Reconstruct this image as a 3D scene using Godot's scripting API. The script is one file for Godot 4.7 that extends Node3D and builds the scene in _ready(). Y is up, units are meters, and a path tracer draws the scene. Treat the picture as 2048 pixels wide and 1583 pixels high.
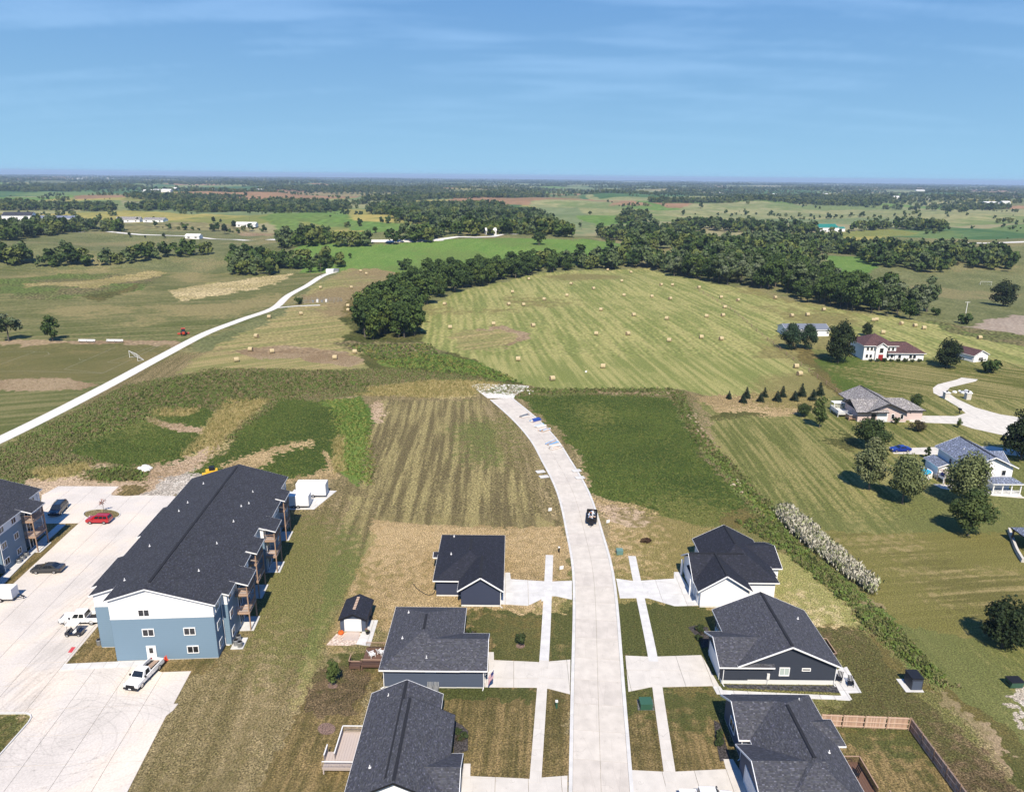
extends Node3D
# An aerial view over the end of a new street, apartments and farmland beyond.

const FOCAL := 1470.0
const EYE_H := 63.0
const PITCH := 0.290524
const ROLL := 0.0107338

var rng := RandomNumberGenerator.new()
var M := {}
var used := {}
var nz_a := FastNoiseLite.new()
var nz_b := FastNoiseLite.new()
var nz_c := FastNoiseLite.new()

# ---------- camera, sky, sun ----------
func camera_and_light() -> void:
	var cp := cos(PITCH)
	var sp := sin(PITCH)
	var c := cos(ROLL)
	var s := sin(ROLL)
	var cam := Camera3D.new()
	cam.name = "camera"
	cam.transform = Transform3D(Basis(Vector3(c, s * cp, -s * sp), Vector3(-s, c * cp, -c * sp), Vector3(0, sp, cp)), Vector3(0, EYE_H, 0))
	cam.fov = rad_to_deg(2.0 * atan(791.5 / FOCAL))
	cam.near = 0.5
	cam.far = 60000.0
	cam.current = true
	add_child(cam)
	var sun := DirectionalLight3D.new()
	sun.name = "sun"
	sun.light_energy = 1.6
	sun.light_color = Color(1.0, 0.955, 0.88)
	sun.light_angular_distance = 0.53
	sun.shadow_enabled = true
	sun.sky_mode = DirectionalLight3D.SKY_MODE_LIGHT_ONLY
	add_child(sun)
	sun.look_at_from_position(Vector3(0.05, 1.2, 1.0), Vector3.ZERO)
	var we := WorldEnvironment.new()
	we.name = "environment"
	var e := Environment.new()
	e.background_mode = Environment.BG_SKY
	var sky := Sky.new()
	var pm := ProceduralSkyMaterial.new()
	pm.sky_top_color = Color8(50, 118, 204)
	pm.sky_horizon_color = Color8(158, 206, 236)
	pm.sky_curve = 0.17
	pm.ground_bottom_color = Color8(110, 120, 95)
	pm.ground_horizon_color = Color8(158, 206, 236)
	pm.sky_cover = cirrus()
	pm.sky_cover_modulate = Color(1, 1, 1, 0.24)
	sky.sky_material = pm
	e.sky = sky
	e.background_energy_multiplier = 0.66
	e.ambient_light_source = Environment.AMBIENT_SOURCE_SKY
	e.tonemap_mode = Environment.TONE_MAPPER_LINEAR
	e.tonemap_exposure = 1.55
	e.sdfgi_enabled = true
	e.ssao_enabled = true
	e.ssil_enabled = true
	e.fog_enabled = true
	e.fog_density = 0.00008
	e.fog_light_color = Color8(178, 204, 234)
	we.environment = e
	add_child(we)

func cirrus() -> ImageTexture:
	# thin streaks of high cloud all round the sky
	var w := 2048
	var h := 1024
	var n1 := FastNoiseLite.new()
	n1.seed = 41
	n1.noise_type = FastNoiseLite.TYPE_SIMPLEX_SMOOTH
	n1.frequency = 1.0
	n1.fractal_octaves = 5
	var n2 := FastNoiseLite.new()
	n2.seed = 77
	n2.frequency = 1.0
	n2.fractal_octaves = 3
	var data := PackedByteArray()
	data.resize(w * h * 4)
	data.fill(0)
	for y in range(0, h / 2):
		var el := (0.5 - float(y) / h) * PI
		var ce := cos(el)
		for x in w:
			var az := float(x) / w * TAU
			var dx := cos(az) * ce
			var dz := sin(az) * ce
			# on a plane of cloud high above, drawn out along one axis
			var k := 1.0 / (sin(el) + 0.12)
			var u := dz * k
			var v := dx * k
			var a := n1.get_noise_2d(u * 0.55 + 0.2 * v, v * 3.0) + 0.3 * n1.get_noise_2d(u * 1.6 + v * 0.6 + 9.0, v * 11.0)
			var b := n2.get_noise_2d(u * 0.5 + 3.0, v * 0.7)
			var t := clampf((a + 0.12 + 0.8 * b) * 1.3, 0.0, 1.0) * clampf(el * 7.0 - 0.15, 0.0, 1.0)
			var i := (y * w + x) * 4
			data[i] = 175
			data[i + 1] = 190
			data[i + 2] = 205
			data[i + 3] = int(t * 200.0)
	return ImageTexture.create_from_image(Image.create_from_data(w, h, false, Image.FORMAT_RGBA8, data))

# ---------- from a pixel of the photograph to a place on the ground ----------
func ray(px: float, py: float) -> Vector3:
	var x := (px - 1024.0) / FOCAL
	var y := -(py - 791.5) / FOCAL
	var c := cos(ROLL)
	var s := sin(ROLL)
	var xl := c * x - s * y
	var yl := s * x + c * y
	return Vector3(xl, yl * cos(PITCH) - sin(PITCH), -(cos(PITCH) + yl * sin(PITCH)))

func at(px: float, py: float, h := 0.0) -> Vector3:
	var d := ray(px, py)
	var t := (EYE_H - h) / -d.y
	return Vector3(d.x * t, h, d.z * t)

func on_land(px: float, py: float) -> Vector3:
	var d := ray(px, py)
	d /= Vector2(d.x, d.z).length()
	var r := 40.0
	var last := r
	while r < 29000.0:
		if EYE_H + d.y * r < land(d.x * r, d.z * r):
			break
		last = r
		r *= 1.012
	for i in 14:
		var m := (last + r) * 0.5
		if EYE_H + d.y * m < land(d.x * m, d.z * m):
			r = m
		else:
			last = m
	return Vector3(d.x * r, land(d.x * r, d.z * r), d.z * r)

func smooth(a: float, b: float, x: float) -> float:
	var t := clampf((x - a) / (b - a), 0.0, 1.0)
	return t * t * (3.0 - 2.0 * t)

var bumps := []
func land(x: float, z: float) -> float:
	var r2 := x * x + z * z
	var r := sqrt(r2)
	var y := -r2 / 1.274e7
	if r > 250.0:
		var f := smooth(260.0, 620.0, r)
		y += f * (8.0 * nz_a.get_noise_2d(x, z) + 3.5 * nz_b.get_noise_2d(x, z))
		if r > 700.0:
			y += smooth(700.0, 2600.0, r) * 18.0 * nz_c.get_noise_2d(x, z)
		for b in bumps:
			var q: float = ((x - b[0]) * (x - b[0])) / (b[2] * b[2]) + ((z - b[1]) * (z - b[1])) / (b[3] * b[3])
			if q < 4.5:
				y += b[4] * exp(-q * 1.4)
	else:
		y = 0.0
	if r <= 250.0:
		y = 0.0
	else:
		y *= smooth(250.0, 330.0, r)
	return y

# ---------- names, labels ----------
func numbered(called: String) -> String:
	var n: int = used.get(called, -1) + 1
	used[called] = n
	return called if n == 0 else "%s_%03d" % [called, n]

func tag(o: Node, label := "", category := "", group := "", kind := "") -> void:
	if label: o.set_meta("label", label)
	if category: o.set_meta("category", category)
	if group: o.set_meta("group", group)
	if kind: o.set_meta("kind", kind)

func thing(called: String, label: String, category: String, where := Vector3.ZERO, turn := 0.0, group := "") -> Node3D:
	var o := Node3D.new()
	o.name = numbered(called)
	add_child(o)
	o.position = where
	o.rotation.y = turn
	tag(o, label, category, group)
	return o

func copy_of(o: Node3D, where: Vector3, turn: float, label: String, group := "") -> Node3D:
	var c: Node3D = o.duplicate()
	c.name = numbered(String(o.name).rstrip("0123456789").rstrip("_") if String(o.name).right(4).begins_with("_") else String(o.name))
	add_child(c)
	c.position = where
	c.rotation.y = turn
	tag(c, label, "", group)
	return c

func put(called: String, mesh: Mesh, mat: Material, parent: Node = null) -> MeshInstance3D:
	var o := MeshInstance3D.new()
	if parent == null:
		o.name = numbered(called)
		add_child(o)
	else:
		o.name = called
		parent.add_child(o, true)
	o.mesh = mesh
	o.material_override = mat
	o.cast_shadow = GeometryInstance3D.SHADOW_CASTING_SETTING_ON
	return o

# ---------- mesh building ----------
class MB:
	var v := PackedVector3Array()
	var n := PackedVector3Array()
	var uv := PackedVector2Array()
	var col := PackedColorArray()
	var ix := PackedInt32Array()
	var c := Color(1, 1, 1)
	var colored := false
	# corners run counter-clockwise seen from outside; uv in metres
	func poly(p: Array, uu := Vector3.ZERO) -> void:
		var nn: Vector3 = (p[1] - p[0]).cross(p[2] - p[0])
		if nn.length_squared() < 1e-12 and p.size() > 3:
			nn = (p[2] - p[0]).cross(p[3] - p[0])
		nn = nn.normalized()
		var u: Vector3 = (p[1] - p[0]).normalized() if uu == Vector3.ZERO else uu
		u = (u - nn * u.dot(nn)).normalized()
		var w := nn.cross(u)
		var b := v.size()
		for q in p:
			v.append(q)
			n.append(nn)
			uv.append(Vector2(u.dot(q), -w.dot(q)))
			if colored: col.append(c)
		for i in range(1, p.size() - 1):
			ix.append(b)
			ix.append(b + i + 1)
			ix.append(b + i)
	func box(lo: Vector3, hi: Vector3, t := Transform3D.IDENTITY) -> void:
		var k := []
		for i in 8:
			k.append(t * Vector3(hi.x if i & 1 else lo.x, hi.y if i & 2 else lo.y, hi.z if i & 4 else lo.z))
		poly([k[4], k[5], k[7], k[6]])
		poly([k[1], k[0], k[2], k[3]])
		poly([k[5], k[1], k[3], k[7]])
		poly([k[0], k[4], k[6], k[2]])
		poly([k[6], k[7], k[3], k[2]])
		poly([k[0], k[1], k[5], k[4]])
	func bar(a: Vector3, b: Vector3, w: float, h: float) -> void:
		var d := (b - a)
		var l := d.length()
		d /= l
		var up := Vector3.UP if absf(d.y) < 0.95 else Vector3.FORWARD
		var s := d.cross(up).normalized()
		var u := s.cross(d)
		obox(a, s * w / 2, u * h / 2, d * l)
	func obox(a: Vector3, s: Vector3, u: Vector3, d: Vector3) -> void:
		var k := [a - s - u, a + s - u, a + s + u, a - s + u]
		var q := [k[0] + d, k[1] + d, k[2] + d, k[3] + d]
		if s.cross(u).dot(d) < 0:
			var z := k
			k = q
			q = z
		poly([q[0], q[1], q[2], q[3]])
		poly([k[1], k[0], k[3], k[2]])
		poly([k[0], k[1], q[1], q[0]])
		poly([k[1], k[2], q[2], q[1]])
		poly([k[2], k[3], q[3], q[2]])
		poly([k[3], k[0], q[0], q[3]])
	# a flat polygon (x, z) lifted to a slab; ends may slope
	func slab(p: PackedVector2Array, y0: float, y1: float) -> void:
		var pp := p
		if not Geometry2D.is_polygon_clockwise(pp):
			pp = pp.duplicate()
			pp.reverse()
		var tris := Geometry2D.triangulate_polygon(pp)
		var b := v.size()
		for q in pp:
			v.append(Vector3(q.x, y1, q.y))
			n.append(Vector3.UP)
			uv.append(q)
			if colored: col.append(c)
		for i in range(0, tris.size(), 3):
			var a0 := pp[tris[i]]
			var a1 := pp[tris[i + 1]]
			var a2 := pp[tris[i + 2]]
			# front faces run clockwise seen from above
			if (a1 - a0).cross(a2 - a0) > 0:
				ix.append_array([b + tris[i], b + tris[i + 1], b + tris[i + 2]])
			else:
				ix.append_array([b + tris[i], b + tris[i + 2], b + tris[i + 1]])
		for i in pp.size():
			var a := pp[i]
			var d := pp[(i + 1) % pp.size()]
			var q0 := Vector3(a.x, y0, a.y)
			var q1 := Vector3(d.x, y0, d.y)
			var q2 := Vector3(d.x, y1, d.y)
			var q3 := Vector3(a.x, y1, a.y)
			poly([q1, q0, q3, q2])
	func tube(path: Array, rad: Array, k := 6) -> void:
		var rings := []
		for i in path.size():
			var d: Vector3 = (path[mini(i + 1, path.size() - 1)] - path[maxi(i - 1, 0)]).normalized()
			var s := d.cross(Vector3(0.31, 0.2, 0.93)).normalized()
			if s.length() < 0.5: s = d.cross(Vector3.RIGHT).normalized()
			var u := s.cross(d)
			var ring := []
			for j in k:
				var an := TAU * j / k
				ring.append(s * cos(an) + u * sin(an))
			rings.append(ring)
		var b := v.size()
		for i in path.size():
			for j in k:
				v.append(path[i] + rings[i][j] * rad[i])
				n.append(rings[i][j])
				uv.append(Vector2(float(j) / k, i))
				if colored: col.append(c)
		for i in path.size() - 1:
			for j in k:
				var a := b + i * k + j
				var e := b + i * k + (j + 1) % k
				ix.append_array([a, e, a + k, e, e + k, a + k])
		poly_cap(path[path.size() - 1], rings[path.size() - 1], rad[path.size() - 1])
	func poly_cap(p: Vector3, ring: Array, r: float) -> void:
		if r < 0.004: return
		var q := []
		for d in ring: q.append(p + d * r)
		q.reverse()
		poly(q)
	# profile of (radius, height) turned round y
	func lathe(prof: Array, k := 12, o := Vector3.ZERO) -> void:
		for i in prof.size() - 1:
			for j in k:
				var a0 := TAU * j / k
				var a1 := TAU * (j + 1) / k
				var p0: Vector2 = prof[i]
				var p1: Vector2 = prof[i + 1]
				var q := []
				for t in [[p0, a0], [p0, a1], [p1, a1], [p1, a0]]:
					var vv: Vector3 = o + Vector3(cos(t[1]) * t[0].x, t[0].y, -sin(t[1]) * t[0].x)
					if q.is_empty() or (not q[-1].is_equal_approx(vv) and not q[0].is_equal_approx(vv)): q.append(vv)
				if q.size() > 2: poly(q)
	func done() -> ArrayMesh:
		var m := ArrayMesh.new()
		var a := []
		a.resize(Mesh.ARRAY_MAX)
		a[Mesh.ARRAY_VERTEX] = v
		a[Mesh.ARRAY_NORMAL] = n
		a[Mesh.ARRAY_TEX_UV] = uv
		if colored: a[Mesh.ARRAY_COLOR] = col
		a[Mesh.ARRAY_INDEX] = ix
		m.add_surface_from_arrays(Mesh.PRIMITIVE_TRIANGLES, a)
		return m

func box_mesh(lo: Vector3, hi: Vector3) -> ArrayMesh:
	var b := MB.new()
	b.box(lo, hi)
	return b.done()
# ---------- ground cover ----------
const ROUGH := 0
const LOT := 1
const STRIPS := 2
const TAN := 3
const DKGREEN := 4
const BRIGHT := 5
const YELLOW := 6
const WEEDS := 7
const DIRT := 8
const GRAVEL := 9
const LAWN := 10
const PALE := 11
const HAY := 12
const HAYW := 13
const PARK := 14
const GHILL := 15
const OHILL := 16
const SOY := 17
const FGREEN := 18
const BROWNF := 19
const WOODF := 20
const PASTURE := 21
const BARE := 22
const GLAWN := 23
const DKROUGH := 24
const LAWNH := 25
const SOCCER := 26
const CLAY := 27
const BLAND := 28
const LAWNM := 29

# three colours as the photograph shows them, grain, stripe direction (degrees from north), period, strength, and where the third colour starts
var cover := {
	ROUGH: [[160, 144, 108], [120, 110, 76], [120, 120, 72], 0.34, -4.0, 2.8, 0.1, 0.15],
	LOT: [[150, 130, 90], [100, 92, 58], [86, 92, 52], 0.26, 4.0, 1.1, 0.10, 0.05],
	STRIPS: [[162, 150, 104], [116, 106, 76], [112, 120, 68], 0.3, -2.0, 2.6, 0.24, 0.1],
	TAN: [[194, 170, 128], [158, 138, 100], [136, 128, 78], 0.3, 0.0, 0.0, 0.0, 0.22],
	DKGREEN: [[70, 86, 42], [90, 104, 50], [122, 122, 70], 0.3, 0.0, 0.0, 0.0, 0.3],
	BRIGHT: [[90, 114, 52], [110, 130, 66], [130, 128, 72], 0.26, 0.0, 0.0, 0.0, 0.2],
	YELLOW: [[180, 164, 116], [150, 140, 90], [128, 124, 76], 0.28, 0.0, 0.0, 0.0, 0.2],
	WEEDS: [[104, 108, 66], [130, 118, 88], [102, 120, 62], 0.36, 0.0, 0.0, 0.0, 0.02],
	DIRT: [[204, 180, 152], [170, 146, 116], [134, 122, 80], 0.26, 0.0, 0.0, 0.0, 0.2],
	GRAVEL: [[216, 208, 196], [176, 166, 152], [190, 178, 160], 0.3, 0.0, 0.0, 0.0, 0.2],
	LAWN: [[152, 146, 94], [108, 114, 64], [116, 120, 72], 0.2, 1.0, 2.1, 0.2, 0.08],
	PALE: [[208, 190, 146], [176, 162, 114], [150, 150, 90], 0.3, 0.0, 0.0, 0.0, 0.2],
	HAY: [[174, 170, 110], [134, 142, 82], [138, 130, 84], 0.14, -6.0, 3.6, 0.2, 0.26],
	HAYW: [[172, 158, 110], [140, 140, 88], [150, 132, 98], 0.14, 55.0, 4.0, 0.3, 0.16],
	PARK: [[136, 132, 90], [104, 110, 66], [158, 146, 102], 0.12, 68.0, 5.0, 0.22, 0.2],
	GHILL: [[102, 136, 66], [122, 148, 78], [112, 134, 72], 0.1, 20.0, 9.0, 0.06, 0.2],
	OHILL: [[130, 132, 90], [108, 114, 74], [146, 138, 98], 0.16, 0.0, 0.0, 0.0, 0.2],
	SOY: [[182, 168, 98], [150, 148, 84], [130, 138, 78], 0.06, 0.0, 0.0, 0.0, 0.1],
	FGREEN: [[88, 120, 80], [76, 110, 66], [120, 140, 84], 0.05, 0.0, 0.0, 0.0, 0.2],
	BROWNF: [[172, 138, 106], [150, 122, 92], [150, 140, 100], 0.05, 0.0, 0.0, 0.0, 0.2],
	WOODF: [[70, 78, 44], [84, 90, 52], [96, 100, 58], 0.2, 0.0, 0.0, 0.0, 0.25],
	PASTURE: [[164, 162, 116], [136, 144, 96], [120, 138, 84], 0.08, 0.0, 0.0, 0.0, 0.12],
	BARE: [[182, 168, 152], [168, 152, 136], [160, 150, 130], 0.1, 30.0, 5.0, 0.1, 0.2],
	GLAWN: [[104, 102, 62], [80, 86, 48], [122, 110, 68], 0.24, 0.0, 0.0, 0.0, 0.2],
	DKROUGH: [[128, 110, 84], [90, 80, 58], [98, 98, 58], 0.36, 0.0, 0.0, 0.0, 0.12],
	LAWNH: [[160, 146, 100], [112, 108, 64], [126, 122, 70], 0.2, 83.6, 2.1, 0.24, 0.1],
	LAWNM: [[150, 142, 94], [104, 108, 58], [84, 104, 46], 0.2, 130.0, 3.0, 0.3, 0.12],
	SOCCER: [[124, 118, 78], [108, 108, 66], [140, 128, 86], 0.1, 60.0, 6.0, 0.1, 0.2],
	CLAY: [[172, 152, 122], [150, 128, 100], [148, 136, 98], 0.15, 0.0, 0.0, 0.0, 0.2],
	BLAND: [[136, 148, 106], [114, 132, 88], [168, 158, 120], 0.05, 0.0, 0.0, 0.0, 0.15],
}

# [cover, corners in the photograph]; later ones lie over earlier ones
var patches := [
	# far country
	[FGREEN, [-100, 372, 270, 374, 270, 384, 90, 392, -100, 397]],
	[BROWNF, [150, 391, 320, 386, 700, 386, 700, 397, 560, 399, 400, 396, 150, 398]],
	[PASTURE, [-100, 400, 240, 400, 260, 423, -100, 424]],
	[SOY, [-100, 424, 260, 420, 420, 427, 580, 427, 560, 440, 480, 452, 300, 446, 150, 438, -100, 446]],
	[OHILL, [-100, 446, 150, 440, 480, 450, 560, 470, 400, 474, 240, 466, -100, 488]],
	[CLAY, [470, 462, 560, 466, 540, 472, 480, 470]],
	[GHILL, [520, 436, 640, 418, 690, 415, 790, 428, 870, 444, 840, 462, 700, 470, 560, 462]],
	[SOY, [690, 418, 800, 430, 870, 445, 820, 450, 700, 440]],
	[SOY, [600, 440, 700, 455, 730, 465, 600, 458]],
	[PASTURE, [1060, 402, 1240, 402, 1180, 418, 1060, 412]],
	[PASTURE, [1140, 415, 1250, 410, 1300, 440, 1200, 445]],
	[GHILL, [1150, 432, 1260, 428, 1300, 450, 1200, 455]],
	[FGREEN, [1160, 388, 1600, 380, 1600, 400, 1200, 398]],
	[PASTURE, [1300, 420, 1400, 406, 1700, 412, 2150, 416, 2150, 446, 1900, 452, 1600, 436, 1300, 444]],
	[BROWNF, [1905, 412, 2150, 412, 2150, 418, 1905, 417]],
	[FGREEN, [1850, 455, 2150, 440, 2150, 478, 1900, 478, 1700, 470, 1780, 458]],
	[SOY, [1610, 470, 1760, 458, 1840, 466, 1760, 482, 1640, 484]],
	[OHILL, [1640, 488, 2150, 486, 2150, 700, 1640, 560]],
	# left middle
	[OHILL, [-100, 470, 250, 470, 400, 482, 480, 500, 460, 560, -100, 560]],
	[OHILL, [-100, 486, 90, 470, 240, 476, 330, 500, 260, 520, -100, 520]],
	[PARK, [-100, 532, 220, 535, 450, 545, 650, 545, 600, 590, 540, 625, 400, 680, 250, 760, -100, 960]],
	[WEEDS, [-20, 560, 120, 548, 330, 548, 280, 580, 200, 590, 100, 580, -20, 590]],
	[YELLOW, [60, 580, 200, 575, 340, 545, 300, 540, 180, 560, 40, 566]],
	[WEEDS, [15, 580, 90, 570, 170, 576, 190, 590, 100, 600, 20, 596]],
	[GLAWN, [165, 592, 250, 575, 290, 565, 240, 590, 190, 602]],
	[PALE, [340, 582, 420, 566, 590, 545, 560, 565, 470, 585, 360, 604]],
	[GHILL, [590, 490, 700, 492, 900, 478, 1010, 475, 1140, 480, 1300, 490, 1300, 520, 980, 540, 800, 550, 600, 545]],
	[HAYW, [640, 560, 690, 540, 760, 535, 850, 560, 760, 610, 720, 660, 690, 690, 760, 740, 650, 745, 560, 740, 480, 738, 380, 755, 250, 830, 420, 700, 560, 630]],
	[CLAY, [480, 700, 560, 690, 680, 700, 740, 720, 690, 735, 600, 715, 500, 720]],
	[SOCCER, [-100, 690, 200, 684, 380, 690, 330, 720, 240, 762, -100, 755]],
	[CLAY, [-100, 682, 150, 680, 330, 682, 390, 688, 340, 692, 150, 688, -100, 690]],
	[CLAY, [-100, 758, 120, 756, 210, 770, 160, 782, -100, 776]],
	# gully and rough land
	[GLAWN, [690, 600, 840, 600, 850, 690, 900, 700, 990, 740, 1060, 770, 760, 760, 700, 690]],
	[WEEDS, [670, 684, 860, 684, 900, 700, 880, 715, 740, 715]],
	[WEEDS, [690, 740, 800, 735, 940, 750, 1060, 775, 1050, 790, 960, 785, 740, 790, 560, 800, 240, 790, 420, 735]],
	[BRIGHT, [750, 722, 880, 705, 960, 728, 1060, 755, 1010, 760, 900, 738, 790, 735]],
	[YELLOW, [870, 760, 960, 762, 1010, 768, 940, 790, 880, 795, 700, 790, 730, 775]],
	[WEEDS, [-100, 980, 0, 895, 250, 770, 420, 740, 690, 745, 745, 785, 560, 800, 400, 940, 230, 960, -100, 990]],
	[ROUGH, [180, 900, 300, 850, 440, 830, 520, 800, 400, 940, 200, 960]],
	[DKGREEN, [120, 900, 260, 850, 400, 810, 460, 830, 380, 920, 240, 935]],
	[YELLOW, [455, 798, 540, 798, 470, 860, 400, 925, 350, 960, 330, 950, 400, 870]],
	[YELLOW, [300, 818, 400, 815, 380, 830, 310, 832]],
	[DIRT, [270, 830, 350, 845, 420, 850, 400, 868, 330, 855]],
	[DIRT, [40, 960, 180, 930, 300, 940, 400, 900, 430, 880, 380, 960, 350, 1000, 60, 1000]],
	[YELLOW, [60, 940, 180, 925, 170, 948, 80, 960]],
	[WEEDS, [150, 945, 230, 930, 300, 945, 290, 960, 170, 962]],
	[GRAVEL, [290, 992, 330, 955, 400, 935, 430, 930, 420, 960, 360, 995]],
	[DKGREEN, [385, 945, 470, 870, 565, 800, 662, 796, 680, 850, 690, 945, 560, 950]],
	[TAN, [430, 930, 520, 900, 600, 885, 670, 920, 690, 960, 560, 960]],
	[DKGREEN, [540, 905, 620, 892, 660, 930, 600, 955, 520, 945]],
	[BRIGHT, [655, 800, 720, 795, 745, 850, 750, 980, 690, 945, 680, 870]],
	[YELLOW, [664, 880, 684, 870, 692, 940, 670, 945]],
	[STRIPS, [735, 812, 760, 803, 880, 800, 960, 796, 1010, 850, 1060, 900, 1110, 990, 1125, 1062, 900, 1066, 745, 1066, 738, 1000, 748, 930]],
	[DIRT, [735, 812, 765, 802, 760, 840, 740, 850]],
	[TAN, [745, 1040, 900, 1055, 1125, 1050, 1145, 1160, 1095, 1240, 930, 1240, 750, 1250, 680, 1300, 640, 1290, 720, 1100]],
	[ROUGH, [950, 800, 990, 830, 1060, 905, 1120, 1030, 1090, 1040, 1040, 940, 960, 830]],
	[DKGREEN, [1040, 792, 1130, 784, 1330, 786, 1345, 800, 1400, 890, 1500, 1010, 1470, 1055, 1390, 1050, 1240, 1005, 1195, 985, 1150, 900, 1080, 830]],
	[GLAWN, [1400, 900, 1440, 920, 1540, 1040, 1470, 1062, 1440, 1040, 1500, 1010]],
	[ROUGH, [1050, 800, 1090, 850, 1150, 900, 1200, 1000, 1180, 1010, 1120, 900, 1040, 810]],
	[TAN, [1170, 985, 1230, 1000, 1400, 1052, 1480, 1062, 1560, 1100, 1700, 1212, 1700, 1255, 1560, 1245, 1380, 1215, 1225, 1215, 1205, 1050]],
	[DIRT, [1190, 1005, 1260, 1015, 1320, 1045, 1250, 1060, 1205, 1045]],
	[PALE, [1530, 1090, 1600, 1120, 1702, 1212, 1704, 1250, 1560, 1240, 1540, 1180]],
	[WEEDS, [1040, 776, 1340, 774, 1370, 786, 1340, 792, 1130, 788, 1050, 790]],
	[CLAY, [1190, 783, 1350, 780, 1350, 785, 1190, 787]],
	# hay field
	[HAY, [838, 625, 872, 602, 935, 577, 1050, 552, 1180, 540, 1290, 535, 1345, 552, 1430, 568, 1512, 578, 1601, 604, 1690, 621, 1820, 641, 1900, 655, 2150, 715, 2150, 760, 1930, 705, 1850, 700, 1720, 720, 1600, 690, 1560, 690, 1700, 790, 1640, 800, 1400, 790, 1350, 776, 1100, 778, 1060, 770, 990, 742, 900, 702, 850, 690, 842, 650]],
	[HAY, [1680, 640, 1900, 655, 2150, 715, 2150, 770, 1850, 720, 1700, 700]],
	[HAYW, [890, 672, 930, 660, 1000, 656, 1050, 672, 1040, 690, 980, 702, 920, 700]],
	[CLAY, [940, 662, 1000, 652, 1060, 668, 1050, 688, 1010, 700, 1040, 680, 1000, 660]],
	[BARE, [1945, 655, 1990, 636, 2150, 625, 2150, 690, 2000, 680]],
	[WEEDS, [1850, 640, 1960, 655, 2150, 690, 2150, 702, 1990, 685, 1900, 665]],
	[OHILL, [1645, 512, 1760, 520, 1900, 560, 2150, 590, 2150, 630, 1990, 634, 1900, 640, 1800, 600, 1690, 575]],
	[GHILL, [1648, 510, 1770, 522, 1730, 548, 1660, 550]],
	# east lawns
	[LAWN, [1400, 800, 1640, 800, 1700, 790, 1600, 710, 1560, 690, 1720, 710, 1850, 715, 1950, 712, 2200, 760, 2200, 1100, 1640, 1100, 1540, 1040, 1420, 900]],
	[LAWNM, [1600, 712, 1700, 716, 1860, 722, 2100, 740, 2200, 800, 1960, 800, 1850, 790, 1720, 800]],
	[LAWNH, [1600, 1060, 2200, 1070, 2200, 1330, 2000, 1320, 1800, 1270, 1740, 1200]],
	[LAWN, [1780, 1240, 2200, 1320, 2200, 1640, 2048, 1583, 1920, 1420]],
	[TAN, [1400, 795, 1560, 780, 1640, 800, 1600, 830, 1440, 830]],
	[GLAWN, [1410, 832, 1470, 820, 1530, 824, 1480, 834, 1420, 842]],
	[GLAWN, [1640, 880, 1700, 860, 1720, 880, 1680, 900]],
	[GLAWN, [1560, 690, 1600, 690, 1700, 790, 1690, 800]],
	# ditch
	[WEEDS, [1335, 782, 1370, 786, 1400, 860, 1470, 930, 1560, 1030, 1640, 1120, 1740, 1205, 1700, 1215, 1600, 1130, 1540, 1060, 1480, 990, 1400, 890, 1360, 830]],
	[BRIGHT, [1405, 890, 1430, 905, 1560, 1040, 1545, 1050]],
	[CLAY, [1370, 800, 1392, 850, 1440, 905, 1430, 912, 1380, 850]],
	[CLAY, [1705, 1205, 1740, 1200, 1752, 1212, 1735, 1224, 1708, 1220]],
	[DKROUGH, [1590, 1250, 1704, 1252, 1760, 1300, 1830, 1380, 1900, 1450, 2048, 1590, 1850, 1620, 1640, 1450, 1640, 1440, 1690, 1400, 1690, 1330]],
	[WEEDS, [1700, 1215, 1745, 1210, 1800, 1260, 1900, 1370, 1880, 1375, 1800, 1310, 1720, 1245]],
	[GLAWN, [1712, 1250, 1800, 1320, 1880, 1385, 1950, 1470, 2060, 1590, 2150, 1620, 2000, 1450, 1900, 1375, 1870, 1390, 1780, 1330]],
	[CLAY, [1880, 1380, 1900, 1385, 1960, 1450, 2020, 1540, 2040, 1570, 1990, 1520, 1930, 1450]],
	[GRAVEL, [2020, 1378, 2060, 1370, 2150, 1420, 2150, 1530, 2060, 1500, 2030, 1440]],
	# left yards
	[ROUGH, [380, 1345, 437, 1320, 490, 1290, 590, 1040, 640, 975, 735, 985, 745, 1020, 720, 1110, 660, 1290, 600, 1400, 560, 1640, 230, 1640]],
	[STRIPS, [705, 985, 742, 1000, 735, 1080, 690, 1190, 600, 1400, 560, 1430, 640, 1200]],
	[LOT, [560, 1480, 620, 1360, 700, 1300, 780, 1300, 760, 1380, 720, 1440, 690, 1640, 480, 1640]],
	[DKROUGH, [600, 1380, 640, 1330, 740, 1330, 750, 1380, 700, 1440, 600, 1440]],
	# front yards
	[LOT, [905, 1215, 1100, 1225, 1145, 1200, 1145, 1640, 880, 1640]],
	[GLAWN, [960, 1228, 1090, 1232, 1085, 1322, 985, 1322, 980, 1270, 930, 1262]],
	[GLAWN, [880, 1378, 1075, 1376, 1072, 1405, 1000, 1412, 890, 1402]],
	[LOT, [1225, 1200, 1360, 1205, 1430, 1222, 1460, 1390, 1480, 1640, 1250, 1640]],
	[GLAWN, [1335, 1380, 1430, 1378, 1440, 1400, 1340, 1400]],
	[LOT, [1640, 1440, 1830, 1455, 1960, 1640, 1700, 1640]],
	[GLAWN, [1660, 1450, 1700, 1455, 1720, 1490, 1690, 1500]],
	# near the apartments
	[LOT, [120, 1340, 200, 1240, 260, 1300, 440, 1310, 440, 1330, 380, 1345, 290, 1335]],
	[LOT, [-100, 1425, 60, 1425, 55, 1445, -100, 1610]],
	[LOT, [-100, 1250, 0, 1150, 160, 1046, 150, 1050, 0, 1200]],
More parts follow.
